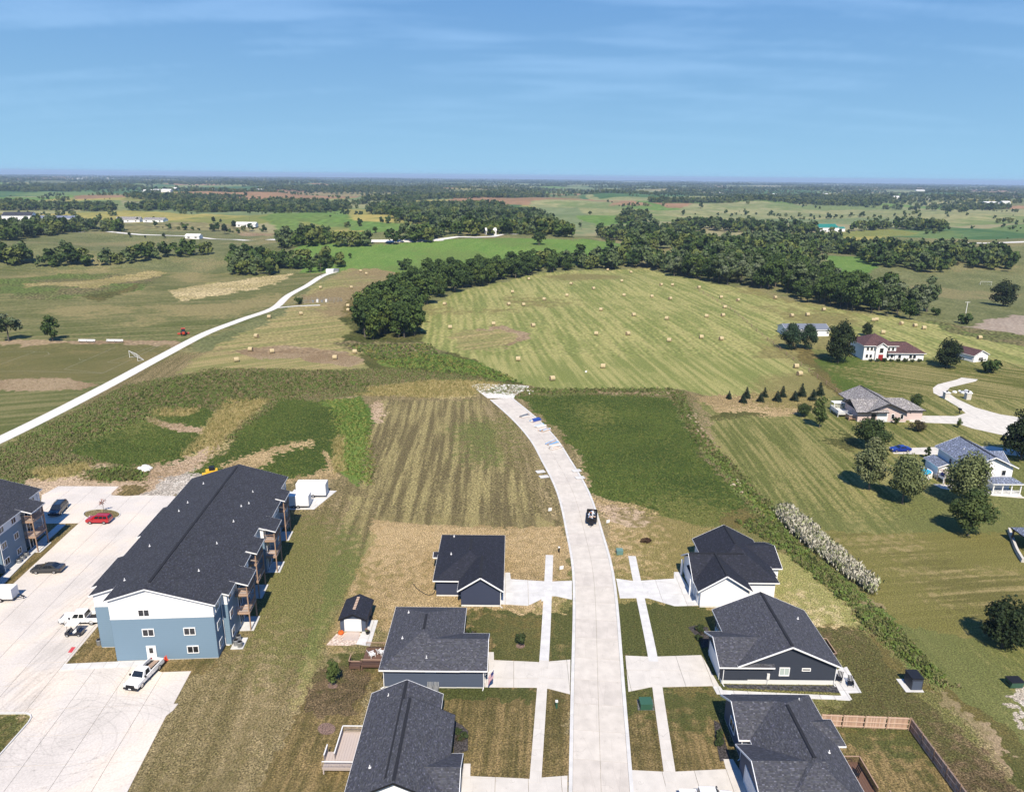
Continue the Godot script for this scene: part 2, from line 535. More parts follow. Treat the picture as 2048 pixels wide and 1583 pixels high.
	[ROUGH, [80, 985, 120, 970, 130, 970, 100, 1005]],
	[LOT, [215, 990, 240, 970, 300, 968, 285, 992]],
]

var nd1: PackedByteArray
var nd2: PackedByteArray
var nd3: PackedByteArray
var nd4: PackedByteArray
func noise_bytes(sd: int, fr: float, oct: int) -> PackedByteArray:
	var n := FastNoiseLite.new()
	n.seed = sd
	n.frequency = fr
	n.fractal_octaves = oct
	n.noise_type = FastNoiseLite.TYPE_SIMPLEX_SMOOTH
	var im := n.get_seamless_image(512, 512)
	im.convert(Image.FORMAT_L8)
	return im.get_data()

# a colour map of the ground cover over a rectangle of land
class Chart:
	var x0: float
	var z0: float
	var x1: float
	var z1: float
	var w: int
	var h: int
	var ids: PackedByteArray
	var rows: Array
	func id_at(x: float, z: float) -> int:
		var i := int((x - x0) / (x1 - x0) * w)
		var j := int((z - z0) / (z1 - z0) * h)
		if i < 0 or j < 0 or i >= w or j >= h: return -1
		return ids[j * w + i]

var world_patches := []
func make_chart(x0: float, z0: float, x1: float, z1: float, w: int, h: int, base: int, warp: float) -> Chart:
	var ch := Chart.new()
	ch.x0 = x0
	ch.z0 = z0
	ch.x1 = x1
	ch.z1 = z1
	ch.w = w
	ch.h = h
	var im := Image.create(w, h, false, Image.FORMAT_L8)
	im.fill(Color8(base, base, base))
	for p in world_patches:
		var pts: PackedVector2Array = p[1]
		var q := PackedVector2Array()
		var lo := 1e9
		var hi := -1e9
		for a in pts:
			var b := Vector2((a.x - x0) / (x1 - x0) * w, (a.y - z0) / (z1 - z0) * h)
			q.append(b)
			lo = minf(lo, b.y)
			hi = maxf(hi, b.y)
		var col := Color8(p[0], p[0], p[0])
		for y in range(maxi(0, int(floor(lo))), mini(h - 1, int(ceil(hi))) + 1):
			var cy := y + 0.5
			var xs := []
			for i in q.size():
				var a := q[i]
				var b := q[(i + 1) % q.size()]
				if (a.y <= cy) != (b.y <= cy):
					xs.append(a.x + (cy - a.y) / (b.y - a.y) * (b.x - a.x))
			xs.sort()
			for i in range(0, xs.size() - 1, 2):
				var l := clampi(int(round(xs[i])), 0, w)
				var r := clampi(int(round(xs[i + 1])), 0, w)
				if r > l: im.fill_rect(Rect2i(l, y, r - l, 1), col)
	ch.ids = im.get_data()
	ch.rows.resize(16)
	var per := ceili(h / 16.0)
	var task := WorkerThreadPool.add_group_task(func(k): ch.rows[k] = paint(ch, k * per, mini(h, (k + 1) * per), warp), 16)
	WorkerThreadPool.wait_for_group_task_completion(task)
	return ch

func paint(ch: Chart, r0: int, r1: int, warp: float) -> PackedByteArray:
	var out := PackedByteArray()
	if r1 <= r0: return out
	out.resize((r1 - r0) * ch.w * 3)
	var w := ch.w
	var h := ch.h
	var sx := (ch.x1 - ch.x0) / w
	var sz := (ch.z1 - ch.z0) / h
	var tab := []
	for k in 30:
		var e: Array = cover[k]
		var an := deg_to_rad(e[4])
		tab.append([e[0][0] * 0.80, e[0][1] * 0.80, e[0][2] * 0.80, e[1][0] * 0.80, e[1][1] * 0.80, e[1][2] * 0.80, e[2][0] * 0.80, e[2][1] * 0.80, e[2][2] * 0.80, e[3], cos(an), sin(an), e[5], e[6], e[7]])
	var ids := ch.ids
	var o := 0
	var s1 := 1.0 / maxf(0.45, sx * 0.9)
	var s2 := 1.0 / maxf(0.11, sx * 0.6)
	var wp := warp / sx / 128.0
	var wq := warp / absf(sz) / 128.0
	for j in range(r0, r1):
		var z := ch.z0 + (j + 0.5) * sz
		for i in w:
			var x := ch.x0 + (i + 0.5) * sx
			var a := nd1[((int(z * s1) & 511) << 9) | (int(x * s1) & 511)] - 128
			var b := nd2[((int(z * s2) & 511) << 9) | (int(x * s2) & 511)] - 128
			var ii := i + int(a * wp + b * wp * 0.7)
			var jj := j + int((nd1[((int(x * s1 + 200) & 511) << 9) | (int(z * s1 + 90) & 511)] - 128) * wq + b * wq * 0.7)
			ii = 0 if ii < 0 else (w - 1 if ii >= w else ii)
			jj = 0 if jj < 0 else (h - 1 if jj >= h else jj)
			var e: Array = tab[ids[jj * w + ii]]
			var gr := nd3[((j + (i >> 9) * 137) & 511) << 9 | ((i + (j >> 9) * 71) & 511)] - 128
			var lw := nd4[((int(z * s1 * 0.23) & 511) << 9) | (int(x * s1 * 0.23) & 511)] - 128
			var t: float = 0.5 + a * 0.006 + b * 0.005
			if e[12] > 0.0:
				var across: float = x * e[10] + z * e[11] + 0.9 * sin(x * 0.031 + z * 0.017) + 0.5 * sin(z * 0.043 - x * 0.01)
				var down: float = (z * e[10] - x * e[11]) / e[12]
				var ph: float = across / e[12]
				var sk := nd2[((int(down * 1.2) & 511) << 9) | (int(ph * 26.0) & 511)] - 128
				var sl := nd2[((int(down * 0.5 + 77) & 511) << 9) | (int(ph * 7.0 + 33) & 511)] - 128
				ph -= floor(ph)
				t = 0.5 + a * 0.003 + b * 0.003 + sk * 0.022 * e[13] * 2.0 + sl * 0.014 * e[13] * 2.0
				t += ((4.0 * absf(ph - 0.5) - 1.0)) * -0.8 * e[13]
			t = clampf(t, 0.0, 1.0)
			var t3 := clampf((lw * 0.0085 + b * 0.0022 - e[14]) * 3.2, 0.0, 0.85)
			var g: float = 1.0 + gr * e[9] * 0.017
			var u := 1.0 - t
			var v := 1.0 - t3
			out[o] = int(clampf(((e[0] * u + e[3] * t) * v + e[6] * t3) * g, 0.0, 255.0))
			out[o + 1] = int(clampf(((e[1] * u + e[4] * t) * v + e[7] * t3) * g, 0.0, 255.0))
			out[o + 2] = int(clampf(((e[2] * u + e[5] * t) * v + e[8] * t3) * g, 0.0, 255.0))
			o += 3
	return out

func chart_material(ch: Chart) -> StandardMaterial3D:
	var d := PackedByteArray()
	for r in ch.rows: d.append_array(r)
	var m := StandardMaterial3D.new()
	m.albedo_texture = ImageTexture.create_from_image(Image.create_from_data(ch.w, ch.h, false, Image.FORMAT_RGB8, d))
	m.roughness = 1.0
	m.metallic_specular = 0.1
	m.texture_repeat = false
	return m

func land_sheet(called: String, ch: Chart, nx: int, nz: int, skirt: float) -> void:
	var v := PackedVector3Array()
	var n := PackedVector3Array()
	var uv := PackedVector2Array()
	var ix := PackedInt32Array()
	var dx := (ch.x1 - ch.x0) / nx
	var dz := (ch.z1 - ch.z0) / nz
	for j in nz + 1:
		for i in nx + 1:
			var x := ch.x0 + dx * i
			var z := ch.z0 + dz * j
			var y := land(x, z)
			v.append(Vector3(x, y, z))
			n.append(Vector3(land(x - 2.0, z) - land(x + 2.0, z), 4.0, land(x, z - 2.0) - land(x, z + 2.0)).normalized())
			uv.append(Vector2(float(i) / nx, float(j) / nz))
	for i in nx + 1:
		var p := v[nz * (nx + 1) + i]
		v.append(p - Vector3(0, skirt, 0))
		n.append(n[nz * (nx + 1) + i])
		uv.append(Vector2(float(i) / nx, 1.0))
	for j in nz + 1:
		for i in nx:
			var a := j * (nx + 1) + i
			var b := a + nx + 1
			ix.append_array([a, a + 1, b, a + 1, b + 1, b])
	var arr := []
	arr.resize(Mesh.ARRAY_MAX)
	arr[Mesh.ARRAY_VERTEX] = v
	arr[Mesh.ARRAY_NORMAL] = n
	arr[Mesh.ARRAY_TEX_UV] = uv
	arr[Mesh.ARRAY_INDEX] = ix
	var m := ArrayMesh.new()
	m.add_surface_from_arrays(Mesh.PRIMITIVE_TRIANGLES, arr)
	var o := put(called, m, chart_material(ch))
	tag(o, "", "", "", "structure")

var charts := []
func ground() -> void:
	nd1 = noise_bytes(3, 0.016, 4)
	nd2 = noise_bytes(5, 0.05, 3)
	nd3 = noise_bytes(7, 0.42, 2)
	nd4 = noise_bytes(9, 0.02, 3)
	rng.seed = 500
	for k in 900:
		# a patchwork of distant fields on a survey grid
		var far := k > 330
		var s := (900.0 if far else 320.0) * rng.randf_range(0.6, 1.7)
		var z := -rng.randf_range(4500.0, 27000.0) if far else -rng.randf_range(1500.0, 4600.0)
		var x := rng.randf_range(-0.8, 0.8) * -z
		var t := rng.randf_range(0.5, 1.2) * s
		world_patches.append([[FGREEN, PASTURE, BROWNF, SOY, OHILL, FGREEN, BLAND, GHILL][rng.randi() % 8], PackedVector2Array([Vector2(x, z), Vector2(x + s, z), Vector2(x + s, z - t), Vector2(x, z - t)])])
	for p in patches:
		var q := PackedVector2Array()
		var c: Array = p[1]
		for i in range(0, c.size(), 2):
			var g := on_land(c[i], c[i + 1])
			q.append(Vector2(g.x, g.z))
		world_patches.append([p[0], q])
	print("patches ", Time.get_ticks_msec())
	charts = [
		make_chart(-105, -130, 105, -46, 2048, 830, ROUGH, 1.8),
		make_chart(-190, -262, 190, -130, 2048, 720, ROUGH, 3.2),
		make_chart(-640, -870, 640, -262, 2048, 980, OHILL, 5.0),
		make_chart(-3000, -4500, 3000, -870, 1400, 850, BLAND, 8.0),
		make_chart(-22000, -30000, 22000, -4500, 1024, 600, BLAND, 40.0)]
	print("charts ", Time.get_ticks_msec())
	land_sheet("ground", charts[0], 70, 28, 0.0)
	land_sheet("ground", charts[1], 127, 44, 0.02)
	land_sheet("terrain", charts[2], 213, 101, 0.5)
	land_sheet("terrain", charts[3], 240, 146, 2.0)
	land_sheet("terrain", charts[4], 146, 86, 20.0)
	print("land ", Time.get_ticks_msec())
# ---------- trees ----------
func leaf_material(called: String, back := 0.25) -> StandardMaterial3D:
	var m := StandardMaterial3D.new()
	m.resource_name = called
	m.vertex_color_use_as_albedo = true
	m.roughness = 0.75
	m.metallic_specular = 0.25
	m.backlight_enabled = true
	m.backlight = Color(back, back, back * 0.6).linear_to_srgb()
	m.cull_mode = BaseMaterial3D.CULL_DISABLED
	return m

# a crown of many small leaf sprays gathered in clumps; base colours are linear
func crown_mesh(sd: int, height: float, width: float, base_y: float, clumps: int, sprays: int, leaf: float, ca: Color, cb: Color, shape := 0) -> ArrayMesh:
	var r := RandomNumberGenerator.new()
	r.seed = sd
	var v := PackedVector3Array()
	var n := PackedVector3Array()
	var c := PackedColorArray()
	var mid := (base_y + height) * 0.5
	var half := (height - base_y) * 0.5
	for k in clumps:
		var q := Vector3.ZERO
		for tries in 30:
			q = Vector3(r.randf_range(-1, 1), r.randf_range(-1, 1), r.randf_range(-1, 1))
			if q.length() < 1.0 and q.length() > 0.35: break
		var lim := 1.0
		if shape == 1:   # upright, narrow at the top
			lim = 1.0 - 0.5 * smooth(-0.2, 1.0, q.y)
		elif shape == 2: # cone
			lim = clampf(0.52 - 0.5 * q.y, 0.05, 1.0) * 1.25
		var cl := Vector3(q.x * width * 0.5 * 0.74 * lim, mid + q.y * half * 0.8, q.z * width * 0.5 * 0.74 * lim)
		var cr := width * r.randf_range(0.14, 0.25) * (1.0 if shape != 2 else maxf(0.4, lim))
		var tone := ca.lerp(cb, r.randf())
		for j in sprays / clumps:
			var d := Vector3(r.randfn(), r.randfn() * 0.9 + 0.25, r.randfn()).normalized()
			var p := cl + d * cr * pow(r.randf(), 0.33) * Vector3(1.0, 0.85, 1.0)
			var nn := (d + Vector3(r.randfn(), r.randfn() + 0.6, r.randfn()) * 0.55).normalized()
			var s := nn.cross(Vector3(r.randfn(), r.randfn(), r.randfn())).normalized()
			var u := nn.cross(s)
			var sz := leaf * r.randf_range(0.6, 1.3)
			var t := tone * r.randf_range(0.75, 1.25)
			t.a = 1.0
			# a bent spray of two blades
			var a0 := p - s * sz * 0.5
			var a1 := p + s * sz * 0.5
			var a2 := p + u * sz * 0.75 + nn * sz * 0.15
			var a3 := p - u * sz * 0.6 - nn * sz * 0.12
			for w in [a0, a2, a1, a1, a3, a0]:
				v.append(w)
				n.append(nn)
				c.append(t)
	var arr := []
	arr.resize(Mesh.ARRAY_MAX)
	arr[Mesh.ARRAY_VERTEX] = v
	arr[Mesh.ARRAY_NORMAL] = n
	arr[Mesh.ARRAY_COLOR] = c
	var m := ArrayMesh.new()
	m.add_surface_from_arrays(Mesh.PRIMITIVE_TRIANGLES, arr)
	return m

func spruce_mesh(sd: int, height: float, width: float, tiers: int, ca: Color, cb: Color, leaf := 0.3) -> ArrayMesh:
	var r := RandomNumberGenerator.new()
	r.seed = sd
	var v := PackedVector3Array()
	var n := PackedVector3Array()
	var c := PackedColorArray()
	for k in tiers:
		var f := (k + 0.5) / tiers
		var y := 0.25 + f * (height - 0.3)
		var rad := width * 0.5 * (1.0 - f) + 0.12
		var arms := int(6 + 9 * (1.0 - f))
		for a in arms:
			var an := r.randf() * TAU
			var rr := rad * r.randf_range(0.72, 1.12)
			var o := Vector3(cos(an), 0, sin(an))
			var side := Vector3(-o.z, 0, o.x)
			var tone := ca.lerp(cb, r.randf())
			var m := maxi(2, int(rr / leaf * 1.6))
			for j in m:
				var t := (j + 0.6) / m
				var p := Vector3(0, y, 0) + o * rr * t + Vector3(0, -0.25 * rr * t * t + r.randf_range(-0.1, 0.1), 0)
				var s := side * leaf * r.randf_range(0.7, 1.4) * (1.15 - 0.5 * t)
				var e := o * leaf * 1.1 + Vector3(0, r.randf_range(-0.15, 0.2), 0) * leaf
				var nn := (Vector3.UP * 0.8 + o * 0.6 + Vector3(r.randfn(), r.randfn(), r.randfn()) * 0.3).normalized()
				var tt := tone * r.randf_range(0.7, 1.3)
				tt.a = 1.0
				for w in [p - s, p + e, p + s, p - s * 0.6 + Vector3(0, leaf * 0.4, 0), p + e * 0.8, p + s * 0.6 - Vector3(0, leaf * 0.3, 0)]:
					v.append(w)
					n.append(nn)
					c.append(tt)
	var arr := []
	arr.resize(Mesh.ARRAY_MAX)
	arr[Mesh.ARRAY_VERTEX] = v
	arr[Mesh.ARRAY_NORMAL] = n
	arr[Mesh.ARRAY_COLOR] = c
	var m2 := ArrayMesh.new()
	m2.add_surface_from_arrays(Mesh.PRIMITIVE_TRIANGLES, arr)
	return m2

func trunk_mesh(sd: int, h: float, rad: float, spread: float, limbs: int, first: float) -> ArrayMesh:
	var r := RandomNumberGenerator.new()
	r.seed = sd
	var b := MB.new()
	var top := Vector3(r.randf_range(-0.3, 0.3), h, r.randf_range(-0.3, 0.3))
	b.tube([Vector3(0, -0.15, 0), Vector3(0, 0.25, 0), top * 0.5 + Vector3(0.1, 0, 0), top], [rad * 1.5, rad, rad * 0.7, rad * 0.15], 7)
	for k in limbs:
		var f := lerpf(first, 0.85, float(k) / maxf(1, limbs - 1))
		var an := k * 2.4 + r.randf()
		var p := top * f
		var q := p + Vector3(cos(an) * spread, h * 0.22, sin(an) * spread) * r.randf_range(0.6, 1.0) * (1.2 - f * 0.6)
		b.tube([p, p.lerp(q, 0.5) + Vector3(0, -0.1, 0), q], [rad * 0.45, rad * 0.3, rad * 0.1], 5)
	return b.done()

var T := {}   # kind -> [crown meshes, trunk mesh, height]
func tree_kinds() -> void:
	M.leaf = leaf_material("leaf")
	M.needle = leaf_material("needle", 0.1)
	M.bark = StandardMaterial3D.new()
	M.bark.albedo_color = Color(0.10, 0.085, 0.07).linear_to_srgb()
	M.bark.roughness = 0.95
	var dk := Color(0.0319, 0.0551, 0.0174)
	var md := Color(0.0653, 0.1015, 0.0261)
	var ol := Color(0.0798, 0.1087, 0.0435)
	var gy := Color(0.1232, 0.1450, 0.0870)
	var yl := Color(0.1450, 0.1668, 0.0362)
	# woodland trees, one unit = a tree of about 13 m
	for k in 3:
		T["oak%d" % k] = [crown_mesh(20 + k, 13.0 + k, 11.0 - k * 0.6, 1.6, 15, 1300, 0.85, dk, md), trunk_mesh(20 + k, 9.0, 0.3, 2.6, 4, 0.35)]
	T["locust0"] = [crown_mesh(31, 12.0, 10.5, 1.4, 14, 1200, 0.8, md, Color(0.075, 0.10, 0.022)), trunk_mesh(31, 8.5, 0.26, 2.4, 4, 0.35)]
	T["olive0"] = [crown_mesh(33, 12.5, 10.0, 1.2, 13, 1200, 0.8, ol, gy), trunk_mesh(33, 8.5, 0.28, 2.4, 4, 0.35)]
	T["olive1"] = [crown_mesh(35, 14.5, 9.5, 1.6, 14, 1200, 0.85, ol.lerp(dk, 0.5), gy.lerp(md, 0.4)), trunk_mesh(35, 10.0, 0.28, 2.2, 4, 0.35)]
	T["yellow0"] = [crown_mesh(37, 8.5, 8.0, 0.6, 10, 800, 0.75, md, yl), trunk_mesh(37, 6.0, 0.2, 2.0, 3, 0.3)]
	T["bush0"] = [crown_mesh(39, 4.0, 5.0, 0.1, 8, 420, 0.55, dk, md), trunk_mesh(39, 2.6, 0.1, 1.0, 3, 0.2)]
	T["cedar0"] = [crown_mesh(41, 8.0, 5.5, 0.4, 12, 800, 0.6, Color(0.018, 0.03, 0.014), Color(0.03, 0.05, 0.02), 1), trunk_mesh(41, 6.0, 0.16, 0.9, 3, 0.25)]
	# simpler trees for the far woods
	for k in 3:
		T["far%d" % k] = [crown_mesh(50 + k, 12.5 - k, 11.0, 0.6, 9, 260, 1.8, [dk, md * 0.9, Color(0.09, 0.115, 0.03)][k], [dk.lerp(md, 0.5), md * 1.15, Color(0.13, 0.15, 0.045)][k]), trunk_mesh(50 + k, 8.0, 0.3, 2.0, 3, 0.3)]
	T["far3"] = [crown_mesh(54, 12.0, 11.0, 0.6, 9, 230, 1.9, ol.lerp(md, 0.5), gy.lerp(md, 0.5))]
	# garden trees
	var sv := Color(0.17, 0.185, 0.095)
	T["maple0"] = [crown_mesh(61, 12.0, 8.6, 1.3, 46, 9000, 0.36, Color(0.07, 0.09, 0.035), sv, 1), trunk_mesh(61, 9.5, 0.22, 2.4, 7, 0.2)]
	T["maple1"] = [crown_mesh(62, 11.2, 9.2, 1.2, 46, 9000, 0.36, Color(0.07, 0.09, 0.035), sv * Color(0.9, 0.95, 0.8), 1), trunk_mesh(62, 9.0, 0.22, 2.4, 7, 0.2)]
	T["green0"] = [crown_mesh(63, 9.8, 8.0, 0.9, 34, 6000, 0.36, Color(0.04, 0.062, 0.02), Color(0.09, 0.115, 0.038), 1), trunk_mesh(63, 7.5, 0.2, 2.2, 6, 0.2)]
	T["green1"] = [crown_mesh(64, 9.0, 9.5, 1.2, 34, 5500, 0.4, Color(0.028, 0.046, 0.016), Color(0.06, 0.085, 0.03)), trunk_mesh(64, 6.5, 0.22, 2.6, 6, 0.25)]
	T["dark0"] = [crown_mesh(65, 11.5, 10.0, 0.5, 36, 5500, 0.42, Color(0.016, 0.026, 0.012), Color(0.035, 0.05, 0.02), 1), trunk_mesh(65, 9.0, 0.25, 2.4, 6, 0.2)]
	T["young0"] = [crown_mesh(66, 5.6, 3.4, 0.7, 14, 1500, 0.24, Color(0.05, 0.075, 0.022), Color(0.085, 0.115, 0.035), 1), trunk_mesh(66, 4.2, 0.07, 0.8, 5, 0.25)]
	T["shrub0"] = [crown_mesh(67, 1.5, 1.9, 0.05, 9, 500, 0.2, Color(0.03, 0.045, 0.018), Color(0.05, 0.07, 0.026)), trunk_mesh(67, 0.9, 0.03, 0.4, 4, 0.1)]
	T["red0"] = [crown_mesh(68, 2.8, 4.6, 0.2, 12, 1100, 0.26, Color(0.04, 0.035, 0.022), Color(0.07, 0.06, 0.03)), trunk_mesh(68, 1.8, 0.09, 0.9, 4, 0.15)]
	T["spruce0"] = [spruce_mesh(71, 4.2, 3.3, 17, Color(0.016, 0.03, 0.018), Color(0.035, 0.055, 0.03), 0.26), trunk_mesh(71, 3.9, 0.08, 0.3, 2, 0.3)]
	T["spruce1"] = [spruce_mesh(72, 3.3, 2.9, 14, Color(0.018, 0.03, 0.02), Color(0.035, 0.055, 0.035), 0.25), trunk_mesh(72, 3.0, 0.08, 0.3, 2, 0.3)]
	T["pine0"] = [crown_mesh(73, 11.0, 9.5, 0.4, 34, 5200, 0.42, Color(0.02, 0.04, 0.02), Color(0.04, 0.065, 0.034), 1), trunk_mesh(73, 9.0, 0.2, 1.8, 6, 0.15)]
	T["arbor0"] = [crown_mesh(74, 4.6, 2.0, 0.1, 20, 1600, 0.2, Color(0.016, 0.034, 0.012), Color(0.035, 0.06, 0.02), 1), trunk_mesh(74, 3.6, 0.06, 0.2, 2, 0.2)]

func tree(called: String, kind: String, label: String, where: Vector3, s: float, turn: float, group := "", sy := 1.0) -> Node3D:
	var t := thing(called, label, "tree" if not called.contains("shrub") and not called.contains("bush") else "shrub", where, turn, group)
	t.scale = Vector3(s, s * sy, s)
	put("crown", T[kind][0], M.needle if kind.begins_with("spruce") or kind.begins_with("pine") or kind.begins_with("cedar") else M.leaf, t)
	put("trunk", T[kind][1], M.bark, t)
	return t

var stuff_trees := {}
func far_tree(kind: String, p: Vector3, s: float, turn: float, sy := 1.0) -> void:
	if not stuff_trees.has(kind): stuff_trees[kind] = []
	stuff_trees[kind].append(Transform3D(Basis(Vector3.UP, turn).scaled(Vector3(s, s * sy, s)), p))

func commit_far_trees() -> void:
	var labels := {"far0": "dark rounded trees of the far woods and hedgerows", "far1": "broad dark trees massed in the distant woodland", "far2": "tall dark trees massed in the distant woodland", "far3": "greyish green trees scattered through the distant woodland", "bush0": "low dark brush along far field edges"}
	for k in stuff_trees:
		var mm := MultiMesh.new()
		mm.transform_format = MultiMesh.TRANSFORM_3D
		mm.mesh = T[k][0]
		mm.instance_count = stuff_trees[k].size()
		for i in stuff_trees[k].size(): mm.set_instance_transform(i, stuff_trees[k][i])
		var o := MultiMeshInstance3D.new()
		o.name = numbered("woodland" if k != "bush0" else "brush")
		add_child(o)
		o.multimesh = mm
		o.material_override = M.leaf
		tag(o, labels.get(k, "trees massed in the distant woodland"), "woodland", "", "stuff")

func poly_px(c: Array) -> PackedVector2Array:
	var q := PackedVector2Array()
	for i in range(0, c.size(), 2):
		var g := on_land(c[i], c[i + 1])
		q.append(Vector2(g.x, g.z))
	return q

# places spread over a polygon of land, about `gap` metres apart
func spread(p: PackedVector2Array, gap: float, sd: int, jitter := 0.45) -> Array:
	var r := RandomNumberGenerator.new()
	r.seed = sd
	var lo := Vector2(1e9, 1e9)
	var hi := -lo
	for a in p:
		lo = lo.min(a)
		hi = hi.max(a)
	var out := []
	var z := lo.y
	var odd := 0
	while z < hi.y:
		var x := lo.x + (gap * 0.5 if odd else 0.0)
		while x < hi.x:
			var q := Vector2(x + r.randf_range(-jitter, jitter) * gap, z + r.randf_range(-jitter, jitter) * gap)
			if Geometry2D.is_point_in_polygon(q, p): out.append(q)
			x += gap
		z += gap * 0.87
		odd = 1 - odd
	return out

func woods() -> void:
	# wooded belts near enough to tell the trees apart: [corners, gap, kinds]
	var near := [
		[[722, 678, 770, 690, 830, 676, 838, 625, 872, 602, 935, 577, 1050, 552, 1180, 540, 1290, 535, 1345, 551, 1400, 562, 1400, 530, 1250, 518, 1100, 525, 990, 545, 900, 560, 830, 580, 760, 600, 730, 640], 8.0, ["oak0", "oak1", "oak2", "locust0", "oak0", "locust0"]],
		[[1340, 551, 1430, 567, 1512, 577, 1601, 603, 1690, 620, 1820, 640, 1861, 624, 1790, 612, 1700, 592, 1640, 568, 1620, 530, 1500, 518, 1400, 522], 8.0, ["oak0", "oak1", "olive0", "olive1", "oak2", "olive0"]],
		[[1640, 500, 1744, 533, 1890, 549, 1905, 534, 2014, 545, 2048, 530, 1960, 512, 1850, 505, 1740, 498], 9.0, ["oak0", "oak1", "olive1", "oak2", "oak1"]],
		[[452, 550, 548, 552, 556, 540, 600, 540, 690, 536, 690, 528, 600, 530, 560, 520, 470, 522], 8.0, ["oak0", "oak1", "oak2"]],
		[[-30, 530, 120, 536, 235, 536, 240, 524, 150, 518, -30, 516], 8.5, ["oak0", "oak2", "locust0", "olive1"]],
		[[250, 528, 330, 520, 420, 514, 420, 506, 330, 508, 250, 516], 9.0, ["olive1", "oak1", "oak0"]],
	]
	var spots := []
	var sd := 900
	for w in near:
		sd += 1
		var r := RandomNumberGenerator.new()
		r.seed = sd
		for q in spread(poly_px(w[0]), w[1], sd):
			var p := Vector3(q.x, land(q.x, q.y), q.y)
			spots.append([Vector2(q.x, q.y).length(), p, w[2][r.randi() % w[2].size()], r.randf_range(0.6, 1.28), r.randf() * TAU])
	spots.sort_custom(func(a, b): return a[0] < b[0])
	print("near wood trees ", spots.size())
	var names := {"oak0": ["woodland_tree", "round dark green broadleaf tree in the wooded belt round the hay field"], "oak1": ["woodland_tree", "broad dark green tree with loose clumps in the wooded belt round the hay field"], "oak2": ["woodland_tree", "tall narrow dark green tree in the wooded belt round the hay field"], "locust0": ["woodland_tree", "lighter yellow green tree in the wooded belt round the hay field"], "olive0": ["woodland_tree", "grey green bushy tree in the wooded belt round the hay field"], "olive1": ["woodland_tree", "tall grey green tree in the wooded belt round the hay field"]}
	for i in spots.size():
		var s: Array = spots[i]
		if i < 290:
			tree(names[s[2]][0], s[2], names[s[2]][1], s[1], s[3], s[4], "trees of the wooded belt")
		else:
			far_tree("far%d" % (i % 4), s[1], s[3], s[4])
	# woods farther off
	var far := [
		[[1640, 500, 1600, 520, 1450, 515, 1350, 512, 1250, 507, 1200, 500, 1300, 493, 1420, 492, 1560, 490], 10.0],
		[[-40, 487, 60, 478, 120, 468, 190, 462, 250, 470, 240, 462, 190, 455, 100, 458, -40, 468], 9.0],
		[[650, 490, 700, 492, 780, 486, 840, 470, 880, 462, 900, 470, 860, 484, 780, 492, 690, 496], 9.0],
		[[560, 500, 640, 494, 690, 486, 610, 482, 560, 488], 9.0],
		[[735, 424, 800, 445, 880, 455, 900, 472, 1000, 470, 1100, 474, 1140, 476, 1120, 456, 1060, 430, 1010, 418, 900, 410, 800, 414], 11.0],
		[[1200, 480, 1340, 488, 1400, 486, 1390, 476, 1340, 466, 1300, 458, 1270, 464, 1200, 470], 10.0],
		[[1230, 445, 1300, 446, 1290, 436, 1260, 430], 10.0],
		[[800, 432, 870, 446, 866, 452, 800, 440], 9.0],
		[[1348, 460, 1420, 462, 1480, 466, 1600, 472, 1640, 470, 1620, 460, 1480, 456, 1348, 453], 12.0],
		[[1690, 462, 1800, 462, 1895, 463, 1880, 458, 1760, 455], 10.0],
		[[1640, 482, 1700, 490, 1700, 498, 1560, 500, 1480, 496, 1500, 490], 9.0],
		[[1300, 405, 1480, 404, 1600, 408, 1770, 412, 1760, 407, 1600, 403, 1450, 401, 1300, 402], 12.0],
		[[-40, 418, 100, 421, 240, 422, 220, 417, 80, 410, -40, 411], 11.0],
		[[235, 399, 330, 401, 480, 397, 500, 394, 380, 393, 250, 396], 11.0],
		[[255, 421, 380, 424, 500, 424, 690, 420, 700, 412, 640, 408, 480, 410, 300, 413], 11.0],
		[[700, 410, 820, 402, 1000, 396, 1100, 394, 1040, 388, 900, 390, 780, 398], 13.0],
		[[-60, 384, 60, 385, 160, 381, 270, 378, 270, 375, -60, 378], 14.0],
		[[500, 381, 700, 385, 900, 383, 880, 380, 600, 377], 14.0],
		[[1600, 402, 1760, 404, 1800, 402, 1640, 399], 13.0],
		[[1900, 418, 1980, 420, 2020, 417, 1960, 414], 10.0],
	]
	var total := 0
	for w in far:
		sd += 1
		var r := RandomNumberGenerator.new()
		r.seed = sd
		var pp := poly_px(w[0])
		for q in spread(pp, w[1], sd):
			if nz_b.get_noise_2d(q.x * 2.0, q.y * 2.0) < -0.42: continue
			far_tree("far%d" % (r.randi() % 4), Vector3(q.x, land(q.x, q.y) - 0.3, q.y), r.randf_range(0.7, 1.25) * (1.0 + w[1] * 0.012), r.randf() * TAU)
			total += 1
	# dotted trees and short hedges over the nearer fields
	var r3 := RandomNumberGenerator.new()
	r3.seed = 77
	for k in 170:
		var d := r3.randf_range(820.0, 2400.0)
		var x := r3.randf_range(-0.72, 0.72) * d
		if absf(x) < 0.12 * d: continue
		var m := 1 + int(pow(r3.randf(), 3.0) * 22)
		var dir := Vector2(1, r3.randf_range(-0.4, 0.4)).normalized()
		for j in m:
			var q := Vector2(x, -d) + dir * j * r3.randf_range(8.0, 11.0)
			far_tree(["far0", "far1", "far2", "bush0"][r3.randi() % 4], Vector3(q.x, land(q.x, q.y) - 0.2, q.y), r3.randf_range(0.4, 0.9), r3.randf() * TAU)
	# hedgerows and copses over the plain to the horizon
	var r2 := RandomNumberGenerator.new()
	r2.seed = 4242
